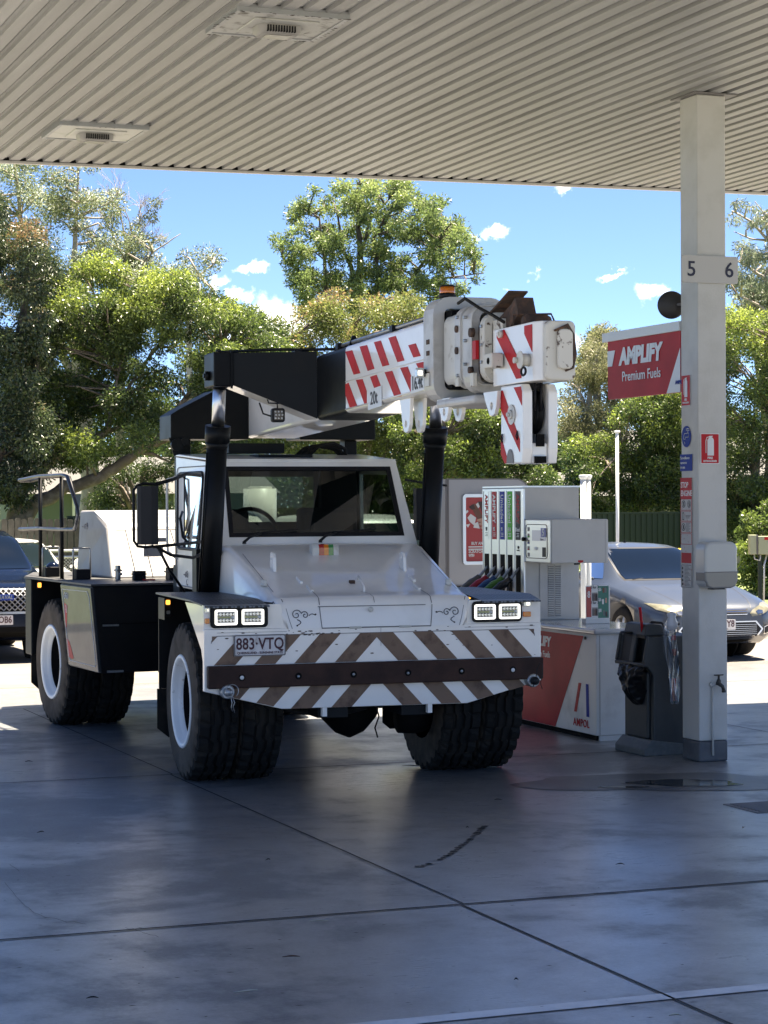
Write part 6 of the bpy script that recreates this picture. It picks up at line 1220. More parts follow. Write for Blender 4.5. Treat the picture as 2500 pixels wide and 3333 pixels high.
for k in range(7): decal('grille_bar', [(-.50, .315 + k * .024), (.50, .315 + k * .024), (.50, .319 + k * .024), (-.50, .319 + k * .024)], bvh, 'y', .014, M['chromeP'], sv, 3)
decal('air_intake', [(-.45, .225), (.45, .225), (.52, .265), (-.52, .265)], bvh, 'y', .006, M['dark'], sv, 3)
g = MB(); g.prism(rrect(-.186, .186, .40, .53, .01), -.035, -.02, 'y'); npl = obj('number_plate', g, M['plate_white'], sv); textmesh('registration', 'Y8', .115, M['plate_dark'], npl, faceM(.115, -.037, .474), bold=.002, sx=.85); textmesh('registration', 'SUNSHINE STATE', .02, M['plate_dark'], npl, faceM(0, -.037, .411))
for s_ in (-1, 1):
    g = MB(); g.tube([(s_ * .91, 1.80, 1.0), (s_ * 1.0, 1.78, 1.02)], .02, 8); g.lathe([(.001, -.06), (.05, -.05), (.075, -.01), (.08, .03), (.07, .05)], (s_ * 1.03, 1.80, 1.04), 'y', 16); obj('door_mirror', g, M['silver_paint'], sv)
g = MB(); g.tube([(-.55, 1.36, 1.0), (-.2, 1.42, 1.015), (.08, 1.40, 1.0)], .008, 6); g.tube([(.1, 1.36, 1.0), (.35, 1.42, 1.015), (.6, 1.46, 1.01)], .008, 6); obj('wiper', g, M['pblack'], sv)
g = MB(); g.lathe([(.001, 0), (.02, .005), (.001, .05)], (0, 2.7, 1.45), 'z', 8); obj('roof_aerial', g, M['pblack'], sv)
# dark SUV at the left edge
SUV = [(0, .64, .80, .86, .55, 0), (.05, .76, .87, .94, .62, 0), (.15, .84, .92, .985, .68, 0), (.4, .90, .97, 1.04, .70, 0), (.9, .935, 1.0, 1.10, .72, 0), (1.15, .94, 1.02, 1.13, .74, .1), (1.3, .94, 1.03, 1.18, .74, .4), (1.95, .94, 1.05, 1.60, .64, 1), (2.4, .94, 1.06, 1.67, .62, 1), (3.6, .93, 1.07, 1.66, .61, 1), (4.2, .92, 1.08, 1.55, .60, 1), (4.5, .88, 1.0, 1.2, .62, .3), (4.6, .8, .8, .85, .6, 0)]
su, bvh, body = make_car('suv_car', 'dark blue black SUV with silver mesh grille cut off by the left edge', 'car', -4.90, 27.3, 21, SUV, 4.6, .27, (.88, 3.6), .36, .24, M['navy_paint'], 'cars parked beyond the forecourt')
decal('windscreen', [(-.68, 1.16), (.68, 1.16), (.60, 1.58), (-.60, 1.58)], bvh, 'y', .006, M['glass_sedan'], su, 4)
decal('grille_back', [(-.56, .66), (.56, .66), (.64, .95), (-.64, .95)], bvh, 'y', .004, M['dark'], su, 3)
g = MB()
def clipseg(a, b):
    pts = []
    n = 6
    for i in range(n): u, v = i / n, (i + 1) / n; pts.append(((lerp(a[0], b[0], u), lerp(a[1], b[1], u)), (lerp(a[0], b[0], v), lerp(a[1], b[1], v))))
    return pts
for sg in (-1, 1):
    for k in range(-18, 19):
        for (p, q) in clipseg((k * .072 - sg * .145, .67), (k * .072 + sg * .145, .95)):
            ok = all(abs(z_[0]) < .56 + (z_[1] - .66) * .27 for z_ in (p, q))
            if not ok: continue
            h1 = bvh.ray_cast(Vector((p[0], -5, p[1])), Vector((0, 1, 0))); h2 = bvh.ray_cast(Vector((q[0], -5, q[1])), Vector((0, 1, 0)))
            if h1[0] and h2[0]: g.tube([h1[0] + Vector((0, -.012, 0)), h2[0] + Vector((0, -.012, 0))], .0065, 4, smooth=False)
obj('mesh_grille', g, M['grill_mesh'], su)
decal('chrome_strip', [(-.66, .625), (.66, .625), (.68, .655), (-.68, .655)], bvh, 'y', .012, M['chromeP'], su, 3)
decal('lower_grille', [(-.6, .32), (.6, .32), (.66, .46), (-.66, .46)], bvh, 'y', .005, M['dark'], su, 3)
for mf in (lambda P: P, mirror_poly): decal('headlight', mf([(-.86, .90), (-.66, .84), (-.66, .93), (-.82, .965)]), bvh, 'y', .006, M['lens'], su, 3)
g = MB(); g.prism(rrect(-.02, .20, .80, .875, .008), -.045, -.02, 'y'); bd2 = obj('badge', g, M['sblue'], su); textmesh('lettering', 'HAVAL', .075, M['chromeP'], bd2, faceM(.085, -.047, .838), bold=.002, sx=.85, shear=.15)
g = MB(); g.prism(rrect(-.186, .186, .49, .61, .01), -.035, -.01, 'y'); npl = obj('number_plate', g, M['plate_white'], su); textmesh('registration', 'OB6', .115, M['plate_dark'], npl, faceM(.085, -.037, .552), bold=.002, sx=.80)
for s_ in (-1, 1):
    g = MB(); g.lathe([(.001, -.07), (.06, -.06), (.095, -.01), (.10, .03), (.085, .05)], (s_ * 1.05, 1.55, 1.14), 'y', 16); obj('door_mirror', g, M['navy_paint'], su)
# white car behind it
WH = [(r[0], r[1], r[2] + .03, r[3] + .02, r[4], r[5]) for r in SED]
wc, bvh, body = make_car('hatchback_car', 'white car with large windscreen parked behind the dark SUV', 'car', -5.20, 32.0, 20, WH, 4.95, .2, (.98, 3.85), .335, .235, M['white_carpaint'], 'cars parked beyond the forecourt')
decal('windscreen_surround', [(-.675, 1.015), (.675, 1.015), (.585, 1.415), (-.585, 1.415)], bvh, 'y', .003, M['pblack'], wc, 4)
M['glass_green'] = mat('green_tinted_windscreen', (.006, .010, .008), .05, spec=.5)
decal('windscreen', [(-.65, 1.03), (.65, 1.03), (.565, 1.40), (-.565, 1.40)], bvh, 'y', .007, M['glass_green'], wc, 4)
for frm in (-5, 5): decal('side_window', [(1.72, 1.03), (2.62, 1.03), (2.62, 1.40), (2.28, 1.40), (2.12, 1.35)], bvh, 'x', .005, M['glass_dark'], wc, 3, frm)
for s_ in (-1, 1):
    g = MB(); g.tube([(s_ * .91, 1.80, 1.03), (s_ * 1.0, 1.78, 1.05)], .02, 8); g.lathe([(.001, -.07), (.06, -.055), (.085, -.01), (.09, .03), (.075, .05)], (s_ * 1.06, 1.80, 1.07), 'y', 16); obj('door_mirror', g, M['white_carpaint'], wc)
# white off-roader, mostly hidden between ram and advertising panel
OFF = [(0, .70, .98, 1.02, .6, 0), (.05, .80, 1.05, 1.10, .66, 0), (.5, .86, 1.10, 1.16, .70, 0), (1.1, .88, 1.14, 1.2, .74, .1), (1.25, .88, 1.15, 1.3, .74, .6), (1.6, .88, 1.16, 1.78, .70, 1), (2.2, .88, 1.17, 1.85, .69, 1), (4.1, .88, 1.17, 1.84, .69, 1), (4.4, .85, 1.1, 1.6, .68, 1), (4.5, .8, .9, 1.0, .6, 0)]
of, bvh, body = make_car('offroad_car', 'white off road vehicle glimpsed between the right ram and the advertising panel', 'car', .40, 29.0, 20, OFF, 4.5, .45, (.85, 3.6), .40, .25, M['white_carpaint'], 'cars parked beyond the forecourt')
decal('windscreen', [(-.66, 1.26), (.66, 1.26), (.62, 1.72), (-.62, 1.72)], bvh, 'y', .006, M['glass_green'], of, 3)
for s_ in (-1, 1):
    g = MB(); g.lathe([(.001, -.03), (.09, -.02), (.125, .0), (.135, .03)], (s_ * .52, -.03, .88), 'y', 24); hl = obj('headlight', g, M['lens'], of); g = MB(); g.lathe([(.126, -.02), (.15, -.01), (.155, .03)], (s_ * .52, -.03, .88), 'y', 24, caps=False); obj('lamp_rim', g, M['pblack'], hl)
decal('grille', [(-.34, .76), (.34, .76), (.34, .98), (-.34, .98)], bvh, 'y', .006, M['pblack'], of, 2)
g = MB(); g.cyl((.90, .15, 1.34), (.90, .02, 1.36), .12, 20); obj('round_mirror', g, M['pblack'], of)

# ------------------------------------------------------------------ fences, buildings and things beyond
t = kthing('green_fence', 'dark green ribbed metal fence behind the parked sedan', 'fence', 8.6, 38.7)
g = MB(); x = 0; P = []
while x < 13: P += [(x, 0), (x + .05, 0), (x + .06, .02), (x + .10, .02), (x + .11, 0)]; x += .125
g.grid([[(p[0], p[1], z) for p in P] for z in (.05, 1.76)], smooth=False); obj('ribbed_sheet', g, M['gfence'], t)
g = MB(); g.box(0, 13, -.02, .05, 1.761, 1.80); g.box(0, 13, -.02, .05, .0, .049); obj('rail', g, M['gfence'], t)
for x in (1.0, 3.1, 3.82, 5.45, 5.6, 7.9, 10.2): g = MB(); g.box(x - .035, x + .035, -.03, .055, 0, 1.815); obj('post', g, M['gfence'], t)
t = kthing('timber_fence', 'weathered dark paling fence under the left trees', 'fence', 1.5, 36.6)
g = MB(); rnd = random.Random(3); x = 0
while x < 9.5:
    h = 1.77 + rnd.uniform(-.02, .025); g.prism([(x, .1), (x + .098, .1), (x + .098, h - .03), (x + .08, h), (x + .018, h), (x, h - .03)], rnd.uniform(0, .008), .022, 'y'); x += .108 + rnd.uniform(0, .012)
obj('palings', g, M['tfence'], t)
for z in (.4, 1.5): g = MB(); g.box(0, 9.6, .03, .07, z, z + .09); obj('rail', g, M['tfence'], t)
t = kthing('chain_link_fence', 'low galvanised pipe and chain mesh fence behind the white car', 'fence', 2.2, 34.1)
g = MB()
for z in (1.27, 1.17): g.tube([(0, 0, z), (6.5, 0, z)], .022, 8)
for x in (.02, 2.35, 4.7): g.tube([(x, .03, 0), (x, .03, 1.3)], .024, 8)
obj('pipe_rail', g, M['galv'], t)
g = MB()
for k in range(-22, 130):
    for sg in (-1, 1):
        a = (k * .055, .1); b_ = (k * .055 + sg * 1.05, 1.15)
        if 0 <= min(a[0], b_[0]) and max(a[0], b_[0]) <= 6.5: g.tube([(a[0], .01, a[1]), (b_[0], .01, b_[1])], .003, 3, cap=False, smooth=False)
obj('wire_mesh', g, M['galv'], t)
g = MB(KM); g.box(-40, 60, 33.0, 33.18, -.05, .13); tag(obj('kerb', g, M['kerb']), None, None, kind='structure')
g = MB(KM); g.box(-60, 60, 33.19, 75, -.05, .10); tag(obj('grass_verge', g, M['grass']), None, None, kind='structure')
def at0(px, d, z=0): p = at(px, 1085, d); return Vector((p.x, p.y, z))
for px, lb in ((1442, 'yellow lidded wheelie bin seen over the sedan roof, left of the pair'), (1456, 'yellow lidded wheelie bin half behind the pillar, right of the pair')):
    t = thing('wheelie_bin', lb, 'bin', at0(px, 37.0 if px > 1450 else 37.6, .1), KY, 'wheelie bins by the green fence')
    g = MB(); g.prism([(-.24, 0), (.24, 0), (.29, .98), (-.29, .98)], -.28, .28, 'y'); obj('body', g, M['gfence'], t); g = MB(); g.prism([(-.33, .981), (.31, .981), (.31, 1.03), (.1, 1.09), (-.28, 1.06)], -.30, .30, 'x'); obj('lid', g, M['yellow'], t, bevel=.02)
# houses behind the fences
def house(name, label, px, d, w, dp, hh, hr, wall, roof, rz=KY):
    t = thing(name, label, 'house', at0(px, d), rz)
    g = MB(); g.box(-w / 2, w / 2, 0, dp, 0, hh); obj('wall', g, wall, t)
    g = MB(); g.prism([(-.4, hh + .002), (dp + .4, hh + .002), (dp / 2, hr)], -w / 2 - .4, w / 2 + .4, 'x'); obj('roof', g, roof, t)
    for i in range(int(w // 2.4)):
        x = -w / 2 + 1.2 + i * 2.4
        g = MB(); g.frame([(x - .5, 1.2), (x + .5, 1.2), (x + .5, 2.3), (x - .5, 2.3)], [(x - .44, 1.26), (x + .44, 1.26), (x + .44, 2.24), (x - .44, 2.24)], -.05, .0, 'y'); wn_ = obj('window', g, M['swhite'], t); g = MB(); g.box(x - .44, x + .44, -.01, .0, 1.26, 2.24); obj('pane', g, M['glass_sedan'], wn_)
    return t
house('house', 'pale green and beige house glimpsed through the left trees', 330, 50, 5.2, 5, 2.25, 3.15, M['pwallg'], M['roofw'])
house('shed', 'low shed with pale sheet roof showing above the fuel pump', 1255, 52, 4.6, 4, 2.15, 2.75, M['roofw'], M['roofw'])
house('house', 'white roofed house hidden in the trees right of the pillar', 1680, 58, 7, 7, 2.6, 4.0, M['beige'], M['roofw'])
t = thing('tarpaulin', 'bright blue tarpaulin heap above the advertising panel', 'tarpaulin', at0(1105, 46))
g = MB(); rows = []
for j in range(9):
    a = j / 8; rows.append([(lerp(-.55, .55, i / 12), .8 * (a - .5), 1.2 + (1.32 + .03 * sin(i * 2.1)) * sin(pi * (.08 + .84 * i / 12)) ** .28 * sin(pi * (.15 + .7 * a)) ** .4) for i in range(13)])
g.grid(rows); obj('sheet', g, M['blue_tarp'], t); g = MB(); g.box(-.5, .5, -.35, .35, 0, 1.9); obj('covered_load', g, M['blue_tarp'], t)
# ------------------------------------------------------------------ trees
def leafmat(name, stops, rough=.42, trans=.35, spec=.5):
    m = bpy.data.materials.new(name); m.use_nodes = True; nt = m.node_tree; b = nt.nodes['Principled BSDF']; o = nt.nodes['Material Output']; L = nt.links.new
    at_ = N(nt, 'ShaderNodeAttribute', attribute_name='tint'); r = N(nt, 'ShaderNodeValToRGB')
    while len(r.color_ramp.elements) < len(stops): r.color_ramp.elements.new(.5)
    for e, (p, c) in zip(r.color_ramp.elements, stops): e.position = p; e.color = (*c, 1)
    L(at_.outputs['Fac'], r.inputs[0]); L(r.outputs[0], b.inputs['Base Color']); b.inputs['Roughness'].default_value = rough; b.inputs['Specular IOR Level'].default_value = spec
    t = N(nt, 'ShaderNodeBsdfTranslucent'); hs = N(nt, 'ShaderNodeHueSaturation', inp={'Saturation': 1.15, 'Value': 1.5}); L(r.outputs[0], hs.inputs['Color']); L(hs.outputs[0], t.inputs[0])
    mx = N(nt, 'ShaderNodeMixShader'); mx.inputs[0].default_value = trans; L(b.outputs[0], mx.inputs[1]); L(t.outputs[0], mx.inputs[2]); L(mx.outputs[0], o.inputs[0]); return m
LM = {
 'dark': leafmat('dark_glossy_leaf', [(0, (0.018, 0.031, 0.014)), (.45, (0.046, 0.069, 0.032)), (.75, (0.101, 0.124, 0.063)), (.9, (0.185, 0.138, 0.079)), (1, (0.269, 0.175, 0.095))], .34, .25, .6),
 'flower': leafmat('feathery_leaf', [(0, (0.050, 0.069, 0.034)), (.5, (0.109, 0.138, 0.068)), (.8, (0.176, 0.212, 0.105)), (.9, (0.378, 0.423, 0.326)), (1, (0.554, 0.607, 0.525))], .5, .35),
 'bright': leafmat('bright_green_leaf', [(0, (0.022, 0.039, 0.015)), (.4, (0.057, 0.087, 0.032)), (.7, (0.122, 0.166, 0.055)), (.9, (0.227, 0.285, 0.079)), (1, (0.319, 0.377, 0.105))], .36, .38, .55),
 'tall': leafmat('mid_green_leaf', [(0, (0.046, 0.069, 0.032)), (.5, (0.118, 0.166, 0.068)), (.85, (0.210, 0.267, 0.105)), (1, (0.302, 0.350, 0.158))], .42, .4),
 'olive': leafmat('olive_leaf', [(0, (0.050, 0.069, 0.026)), (.5, (0.126, 0.156, 0.055)), (.8, (0.210, 0.239, 0.084)), (.95, (0.252, 0.202, 0.105)), (1, (0.277, 0.202, 0.116))], .42, .35),
 'brown': leafmat('dry_olive_leaf', [(0, (0.084, 0.087, 0.047)), (.5, (0.168, 0.175, 0.095)), (1, (0.277, 0.276, 0.168))], .6, .35),
 'gum': leafmat('grey_green_leaf', [(0, (0.076, 0.097, 0.068)), (.6, (0.151, 0.184, 0.126)), (1, (0.260, 0.294, 0.210))], .45, .35)}
def inpoly(x, y, P):
    c = False; j = len(P) - 1
    for i in range(len(P)):
        if ((P[i][1] > y) != (P[j][1] > y)) and (x < (P[j][0] - P[i][0]) * (y - P[i][1]) / (P[j][1] - P[i][1]) + P[i][0]): c = not c
        j = i
    return c
def leaves(name, C, R, T0, n, L, W, m, parent, seed, droop=.3, squash=.8, shell=.45, jit=.25):
    """C clump centres (k,3), R radii (k), T0 tint per clump"""
    rs = np.random.RandomState(seed); C = np.array(C); R = np.array(R); T0 = np.array(T0)
    w = R ** 2; idx = rs.choice(len(R), n, p=w / w.sum())
    d = rs.normal(size=(n, 3)); d /= np.linalg.norm(d, axis=1)[:, None]
    rad = R[idx] * (rs.rand(n) ** shell) * (1 + .18 * np.sin(d[:, 0] * 7 + idx) * np.cos(d[:, 2] * 6 + idx * 2.3))
    p = C[idx] + d * rad[:, None] * np.array([1, 1, squash])
    ax = d * .7 + rs.normal(size=(n, 3)) * .75; ax[:, 2] -= droop; ax /= np.linalg.norm(ax, axis=1)[:, None]
    q = rs.normal(size=(n, 3)); q[:, 2] *= .45; sd = np.cross(ax, q); sd /= np.linalg.norm(sd, axis=1)[:, None]
    ln = L * (.65 + .7 * rs.rand(n)); wd = W * (.7 + .6 * rs.rand(n)); nrm_ = np.cross(ax, sd)
    a = p; b = p + ax * (ln * .45)[:, None] + sd * (wd * .5)[:, None] + nrm_ * (wd * .12)[:, None]; c = p + ax * ln[:, None]; e = p + ax * (ln * .45)[:, None] - sd * (wd * .5)[:, None] + nrm_ * (wd * .12)[:, None]
    V = np.stack([a, b, c, e], 1).reshape(-1, 3)
    me = bpy.data.meshes.new(name); me.vertices.add(4 * n); me.vertices.foreach_set('co', V.astype(np.float32).ravel()); me.loops.add(4 * n); me.loops.foreach_set('vertex_index', np.arange(4 * n, dtype=np.int32)); me.polygons.add(n)
    me.polygons.foreach_set('loop_start', np.arange(0, 4 * n, 4, dtype=np.int32)); me.update(calc_edges=True)
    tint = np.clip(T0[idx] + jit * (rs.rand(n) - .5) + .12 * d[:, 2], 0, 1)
    at_ = me.attributes.new('tint', 'FLOAT', 'FACE'); at_.data.foreach_set('value', tint.astype(np.float32)); me.materials.append(m)
    o = bpy.data.objects.new(name, me); COL.objects.link(o); o.parent = parent; return o
def tree(name, label, P, d, thick, nclump, rr, nleaf, L, W, mk, seed, limbs=(), bark='bark', base=None, topt=None, tint=(.25, .7), group='trees behind the fences', droop=.3, twigs=True, shell=.45, jit=.25, limb_r=1.0, cat='tree', extra=(), dshift=None):
    rnd = random.Random(seed); xs = [p[0] for p in P]; ys = [p[1] for p in P]; C = []; R = []; T0 = []
    ymin, ymax = min(ys), max(ys)
    root = at0(base[0] if base else sum(xs) / len(xs), d); t = thing(name, label, cat, (root.x, root.y, 0), 0, group)
    O = Vector((root.x, root.y, 0)); tries = 0
    while len(C) < nclump and tries < 20000:
        tries += 1; x, y = rnd.uniform(min(xs), max(xs)), rnd.uniform(ymin, ymax)
        if not inpoly(x, y, P): continue
        dd = d + rnd.uniform(-thick, thick) + (dshift(x, y) if dshift else 0)
        C.append(tuple(at(x, y, dd) - O)); r = rnd.uniform(*rr); R.append(r)
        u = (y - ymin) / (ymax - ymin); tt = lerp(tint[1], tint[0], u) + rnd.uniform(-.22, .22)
        if topt: tt += topt(x, y)
        T0.append(tt)
    for (x, y, r, tt) in extra: C.append(tuple(at(x, y, d) - O)); R.append(r); T0.append(tt)
    g = MB(); nodes = []
    for lb in limbs:
        pts = [at(q[0], q[1], d + (q[3] if len(q) > 3 else 0)) - O for q in lb]; rs_ = [q[2] * limb_r for q in lb]
        # smooth + wobble
        Q = []; RR = []
        for i in range(len(pts) - 1):
            for k in range(4):
                u = k / 4; Q.append(pts[i].lerp(pts[i + 1], u) + Vector([rnd.uniform(-1, 1) * .25 * rs_[i] for _ in range(3)])); RR.append(lerp(rs_[i], rs_[i + 1], u) * rnd.uniform(.93, 1.07))
        Q.append(pts[-1]); RR.append(rs_[-1]); g.tube(Q, RR, 8); nodes += Q[2:]
    if not limbs:
        b_ = base or (sum(xs) / len(xs), ymax); b0 = at0(b_[0], d) - O; cy = sum(ys) / len(ys); b1 = at(b_[0], cy, d) - O
        Q = [b0, b0.lerp(b1, .35) + Vector((.1, 0, 0)), b0.lerp(b1, .7) + Vector((-.08, .1, 0)), b1]; g.tube(Q, [.16 * limb_r, .13 * limb_r, .1 * limb_r, .05 * limb_r], 8); nodes = Q[1:]
        for k in range(5):
            c = Vector(C[rnd.randrange(len(C))]); m_ = Q[2].lerp(c, .5) + Vector((0, 0, .2)); g.tube([Q[1 + k % 2], m_, c], [.07 * limb_r, .045 * limb_r, .02], 6); nodes += [m_, c]
    obj('trunk', g, M[bark], t)
    if twigs:
        g = MB()
        for c in C:
            c = Vector(c); nn = min(nodes, key=lambda q: (q - c).length + (.6 if q.z > c.z else 0)); md = nn.lerp(c, .55) + Vector((rnd.uniform(-.12, .12), rnd.uniform(-.1, .1), rnd.uniform(-.02, .18)))
            g.tube([nn, md, c], [.030 * limb_r, .018 * limb_r, .006], 5)
            for k in range(3): e = c + Vector((rnd.uniform(-1, 1), rnd.uniform(-1, 1), rnd.uniform(-.3, 1))) * rr[0]; g.tube([md.lerp(c, .5), e], [.008, .003], 4)
        obj('branches', g, M[bark], t)
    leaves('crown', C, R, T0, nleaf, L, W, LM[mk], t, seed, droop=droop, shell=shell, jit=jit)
    return t
# left: dark glossy tree with reddish new growth
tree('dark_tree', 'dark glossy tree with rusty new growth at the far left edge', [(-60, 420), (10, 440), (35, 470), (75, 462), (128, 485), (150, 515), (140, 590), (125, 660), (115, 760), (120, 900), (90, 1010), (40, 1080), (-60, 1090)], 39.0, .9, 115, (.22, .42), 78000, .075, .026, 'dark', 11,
     limbs=[[(-20, 1240, .20), (-25, 1100, .17), (10, 950, .12), (30, 800, .09), (55, 650, .06), (62, 500, .03)], [(5, 960, .09), (70, 860, .06), (90, 700, .04)], [(-10, 900, .09), (-40, 750, .07), (-30, 520, .04)]], base=(-20, 0), bark='bark_dark', tint=(.22, .42), jit=.6, topt=lambda x, y: .20 if y < 540 and x > 10 else (.22 if 540 <= y < 660 and (int(x / 20) + int(y / 25)) % 3 == 0 else 0), droop=.7)  # wide jit scatters pale leaves, sun sparkle put into the tint
# left: feathery flowering tree behind
tree('flowering_tree', 'tall feathery tree dotted with cream blossom at the top left', [(-60, 330), (100, 330), (225, 340), (234, 395), (250, 440), (262, 470), (300, 520), (350, 545), (382, 500), (412, 486), (446, 512), (462, 560), (482, 610), (500, 650), (480, 760), (200, 760), (60, 700), (-60, 700)], 44.5, 1.2, 150, (.20, .42), 70000, .062, .022, 'flower', 21,
     limbs=[[(200, 1240, .22), (190, 1000, .2), (170, 760, .15), (160, 560, .06), (165, 440, .03), (170, 350, .015)], [(185, 800, .08), (260, 640, .04), (330, 545, .018), (390, 505, .008)], [(180, 860, .1), (60, 600, .07), (40, 420, .04), (30, 350, .02)], [(250, 650, .04), (400, 620, .02), (460, 570, .01)]], base=(200, 0), tint=(.45, .62), jit=.75, droop=0, bark='bark_pale')
# bare twiggy crown against the sky
g = MB(); rnd = random.Random(77)
tw = thing('bare_tree', 'leafless grey twiggy branches against the sky beside the blossom', 'tree', at0(255, 45), 0, 'trees behind the fences'); O = Vector(tw.location)
g.tube([Vector((0, 0, 0)), at(262, 800, 45) - O, at(268, 600, 45) - O, at(278, 520, 45) - O], [.12, .09, .06, .045], 7); obj('trunk', g, M['bark_pale'], tw)
def twg(g, p, dr, ln, r, dep):
    q = p + dr * ln; m_ = p.lerp(q, .5) + Vector((rnd.uniform(-1, 1), 0, rnd.uniform(-1, 1))) * ln * .06; g.tube([p, m_, q], [r, r * .8, r * .6], 4, smooth=False)
    if dep > 0:
        for k in range(rnd.choice((2, 3))): twg(g, p.lerp(q, rnd.uniform(.45, 1)), (dr + Vector((rnd.uniform(-.8, .8), rnd.uniform(-.5, .5), rnd.uniform(-.35, .6)))).normalized(), ln * rnd.uniform(.6, .85), r * .6, dep - 1)
g = MB()
for (a, b) in (((268, 560), (300, 430)), ((275, 530), (330, 450)), ((272, 540), (255, 420)), ((280, 540), (335, 500)), ((270, 600), (300, 500)), ((270, 560), (210, 440)), ((265, 590), (190, 470)), ((268, 640), (310, 560))):
    A, B = at(*a, 45) - O, at(*b, 45.0) - O; v = B - A; twg(g, A, v.normalized(), v.length * .55, .022, 5)
obj('branches', g, M['bark_pale'], tw)
leaves('crown', [tuple(at(x, y, 45) - O) for x, y in ((250, 420), (335, 440), (330, 470), (300, 480), (245, 470), (345, 520))], [.16] * 6, [.5] * 6, 900, .07, .028, LM['gum'], tw, 5)
# left: big bright tree with visible limbs
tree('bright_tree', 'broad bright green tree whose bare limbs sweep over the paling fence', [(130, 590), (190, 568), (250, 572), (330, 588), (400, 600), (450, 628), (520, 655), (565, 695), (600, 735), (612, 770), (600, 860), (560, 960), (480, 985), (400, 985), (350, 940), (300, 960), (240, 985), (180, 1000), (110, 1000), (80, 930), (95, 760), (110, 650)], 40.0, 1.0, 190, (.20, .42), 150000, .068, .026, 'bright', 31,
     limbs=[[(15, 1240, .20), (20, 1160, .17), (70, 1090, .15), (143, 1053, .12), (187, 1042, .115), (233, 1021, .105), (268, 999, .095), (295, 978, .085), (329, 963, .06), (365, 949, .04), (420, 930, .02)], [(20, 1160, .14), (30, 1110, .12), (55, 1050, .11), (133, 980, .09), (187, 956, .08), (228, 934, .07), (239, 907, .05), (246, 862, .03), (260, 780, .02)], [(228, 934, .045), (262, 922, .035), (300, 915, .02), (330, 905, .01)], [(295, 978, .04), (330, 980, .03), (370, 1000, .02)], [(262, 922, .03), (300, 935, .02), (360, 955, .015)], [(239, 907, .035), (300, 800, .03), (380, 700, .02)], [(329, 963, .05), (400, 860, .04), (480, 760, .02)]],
     base=(15, 0), tint=(.30, .50), topt=lambda x, y: .30 if y < 625 else (.28 if (int(x / 31) * 7 + int(y / 27) * 3) % 5 == 0 else 0), jit=.6, droop=.5)  # wide jit again paints light speckle through the crown as pale leaves
tree('weeping_shrub', 'fine leaved dark shrub above the white engine cover', [(250, 985), (330, 1000), (380, 990), (385, 1080), (350, 1110), (240, 1108), (200, 1075)], 43.0, .5, 30, (.15, .3), 11000, .07, .02, 'bright', 41, tint=(.2, .35), droop=.9, cat='shrub')
# centre
D = [(596, 516), (644, 432), (692, 396), (718, 392), (743, 388), (842, 391), (884, 394), (954, 426), (974, 468), (1025, 519), (1058, 583), (1028, 621), (1009, 640), (884, 655), (660, 680), (606, 665), (622, 596), (612, 560)]
tree('tall_tree', 'tall open crowned green tree rising behind the crane boom', D, 50.0, 1.3, 240, (.13, .32), 56000, .09, .030, 'tall', 51,
     limbs=[[(768, 1240, .24), (770, 800, .2), (770, 690, .16), (772, 640, .13), (778, 560, .10), (774, 470, .07), (772, 400, .03)], [(812, 700, .10), (818, 600, .08), (806, 520, .05), (830, 470, .03), (870, 440, .02)], [(770, 690, .09), (760, 580, .07), (742, 540, .05), (730, 470, .03)], [(770, 760, .1), (705, 640, .07), (700, 560, .05), (690, 470, .03), (640, 440, .01)], [(812, 720, .1), (860, 640, .07), (905, 580, .05), (960, 500, .03)], [(778, 560, .06), (800, 470, .04), (840, 430, .02)], [(705, 640, .04), (650, 590, .03), (612, 560, .015)], [(860, 640, .05), (960, 600, .03), (1045, 590, .015)]],
     base=(768, 0), bark='bark_dark', tint=(.45, .65), jit=.55, droop=.1, shell=.7, limb_r=.75)
tree('olive_tree', 'bushy olive green tree with reddish tips behind the cab', [(555, 715), (606, 692), (660, 672), (724, 643), (772, 660), (820, 653), (884, 647), (916, 660), (960, 700), (960, 1000), (560, 1010)], 43.5, 1.0, 150, (.25, .45), 80000, .068, .028, 'olive', 61, base=(760, 0), tint=(.35, .68), jit=.5, droop=.35)
tree('round_leaf_tree', 'bright leafy tree under the boom between right ram and hook block', [(860, 860), (960, 840), (1060, 850), (1130, 880), (1180, 950), (1230, 1000), (1220, 1045), (1100, 1050), (960, 1060), (860, 1050)], 42.0, .9, 95, (.22, .40), 55000, .07, .03, 'bright', 71, base=(1000, 0), tint=(.38, .66), jit=.45)
tree('low_shrub', 'leafy shrub low between the cab and the right ram', [(700, 950), (960, 940), (975, 1190), (700, 1190)], 45.0, .7, 60, (.22, .4), 22000, .09, .036, 'bright', 73, base=(840, 0), tint=(.28, .5), cat='shrub')
# right
tree('scraggly_tree', 'dry brownish scraggly trees beyond the hook block', [(1225, 790), (1262, 760), (1300, 716), (1335, 750), (1345, 800), (1360, 860), (1350, 960), (1290, 985), (1225, 985)], 56.0, 1.4, 80, (.2, .42), 30000, .09, .026, 'brown', 81, limbs=[[(1270, 1240, .15), (1275, 1000, .12), (1268, 900, .09), (1280, 800, .05), (1300, 740, .02)], [(1320, 1240, .14), (1318, 980, .1), (1325, 880, .06), (1320, 780, .03)], [(1290, 1240, .1), (1295, 960, .07), (1250, 840, .03)]], base=(1290, 0), bark='bark_pale', tint=(.35, .6), jit=.6)
tree('distant_tree', 'small pale green tree top above the fuel sign', [(1262, 745), (1300, 712), (1322, 725), (1330, 800), (1262, 800)], 66.0, .8, 24, (.2, .4), 6000, .13, .05, 'tall', 85, base=(1296, 0), tint=(.5, .7))
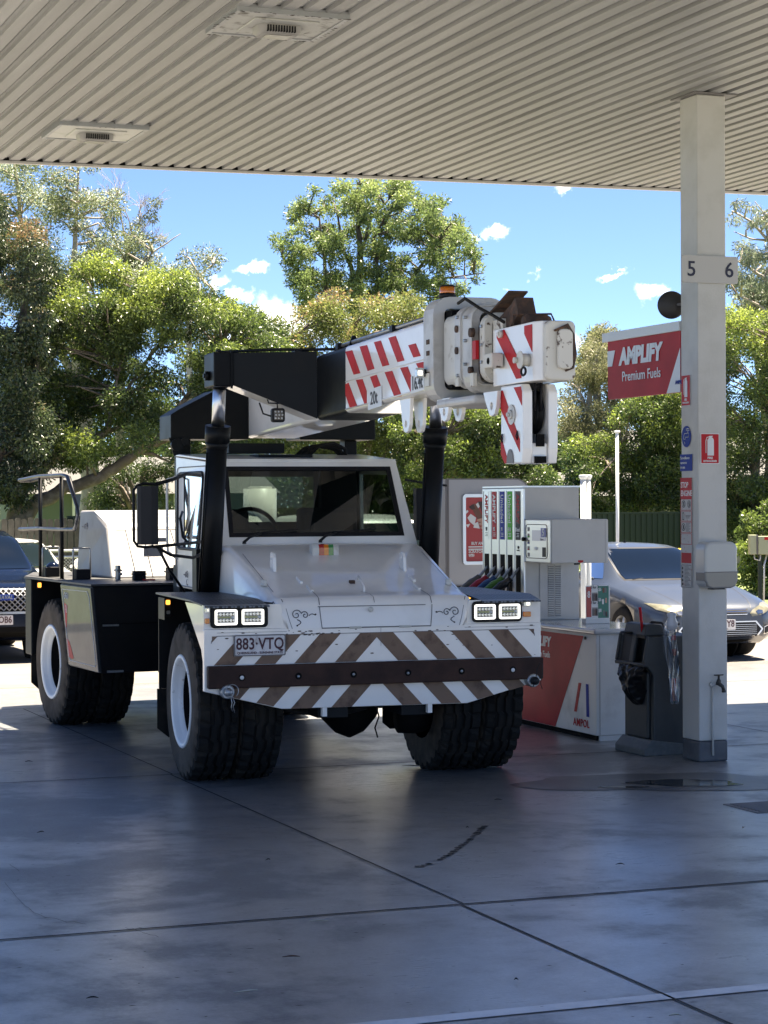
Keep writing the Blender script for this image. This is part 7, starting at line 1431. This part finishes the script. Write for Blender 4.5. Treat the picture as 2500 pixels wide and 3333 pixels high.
tree('fence_tree', 'dense green tree behind the green fence left of the pillar', [(1215, 985), (1260, 950), (1300, 930), (1330, 880), (1390, 855), (1440, 800), (1490, 800), (1500, 1112), (1280, 1120), (1215, 1050)], 46.0, 1.0, 120, (.24, .42), 75000, .07, .03, 'bright', 91, base=(1390, 0), tint=(.34, .62), jit=.5)
tree('dense_tree', 'large dense tree with small glossy leaves right of the pillar', [(1540, 690), (1590, 672), (1620, 690), (1720, 680), (1740, 1150), (1700, 1240), (1600, 1200), (1540, 1120)], 45.0, 1.0, 120, (.24, .44), 80000, .065, .028, 'bright', 101, base=(1640, 0), tint=(.30, .50), jit=.5, topt=lambda x, y: .25 if y < 760 else 0)
tree('creeper_bush', 'leafy bush growing over the end of the green fence', [(1612, 1120), (1650, 1090), (1720, 1090), (1720, 1300), (1625, 1305), (1605, 1200)], 42.2, .4, 40, (.15, .3), 15000, .075, .038, 'bright', 103, base=(1660, 0), tint=(.45, .65), cat='shrub')
tree('gum_tree', 'wispy gum tree with long thin branches at the upper right edge', [(1582, 440), (1640, 430), (1720, 440), (1720, 640), (1640, 640), (1600, 620), (1590, 560), (1578, 480)], 50.0, 1.0, 34, (.14, .30), 6500, .12, .022, 'gum', 111,
     limbs=[[(1700, 1240, .2), (1695, 900, .16), (1690, 700, .12), (1700, 600, .09), (1720, 500, .06)], [(1690, 690, .06), (1650, 600, .045), (1615, 575, .03), (1585, 560, .015)], [(1700, 620, .06), (1660, 520, .04), (1625, 480, .03), (1590, 460, .015)], [(1660, 520, .03), (1620, 515, .02), (1585, 500, .01)], [(1690, 700, .04), (1640, 660, .03), (1600, 640, .02)], [(1660, 520, .03), (1650, 460, .02), (1630, 435, .01)]], base=(1700, 0), bark='bark_pale', tint=(.4, .7), droop=.9, jit=.5)
tree('grey_green_tree', 'greyish tree behind the dense right tree', [(1560, 600), (1600, 590), (1720, 600), (1720, 720), (1560, 720)], 52.0, 1.0, 34, (.2, .4), 12000, .09, .03, 'gum', 113, base=(1660, 0), tint=(.5, .7))
# wood behind everything and verge growth
rs_ = random.Random(5); C = []; R = []; T0 = []
for i in range(250):
    x = rs_.uniform(-150, 1800); C.append(tuple(at(x, rs_.uniform((860 if x < 620 else 930) if not 1220 < x < 1500 else 985, 1110), rs_.uniform(60, 68)))); R.append(rs_.uniform(.6, 1.1)); T0.append(rs_.uniform(.1, .5))
o = leaves('far_wood', C, R, T0, 120000, .16, .07, LM['bright'], None, 7); tag(o, None, None, kind='stuff')
rs2 = np.random.RandomState(3); n = 9000; C = []; 
for i in range(70): p = K(rs2.uniform(-1, 17), rs2.uniform(33.3, 35.5), .12); C.append(tuple(p))
o = leaves('verge_grass', C, [.35] * 70, list(rs2.uniform(.5, .95, 70)), 16000, .16, .012, LM['bright'], None, 9, droop=-1.2, squash=.35); tag(o, None, None, kind='stuff')
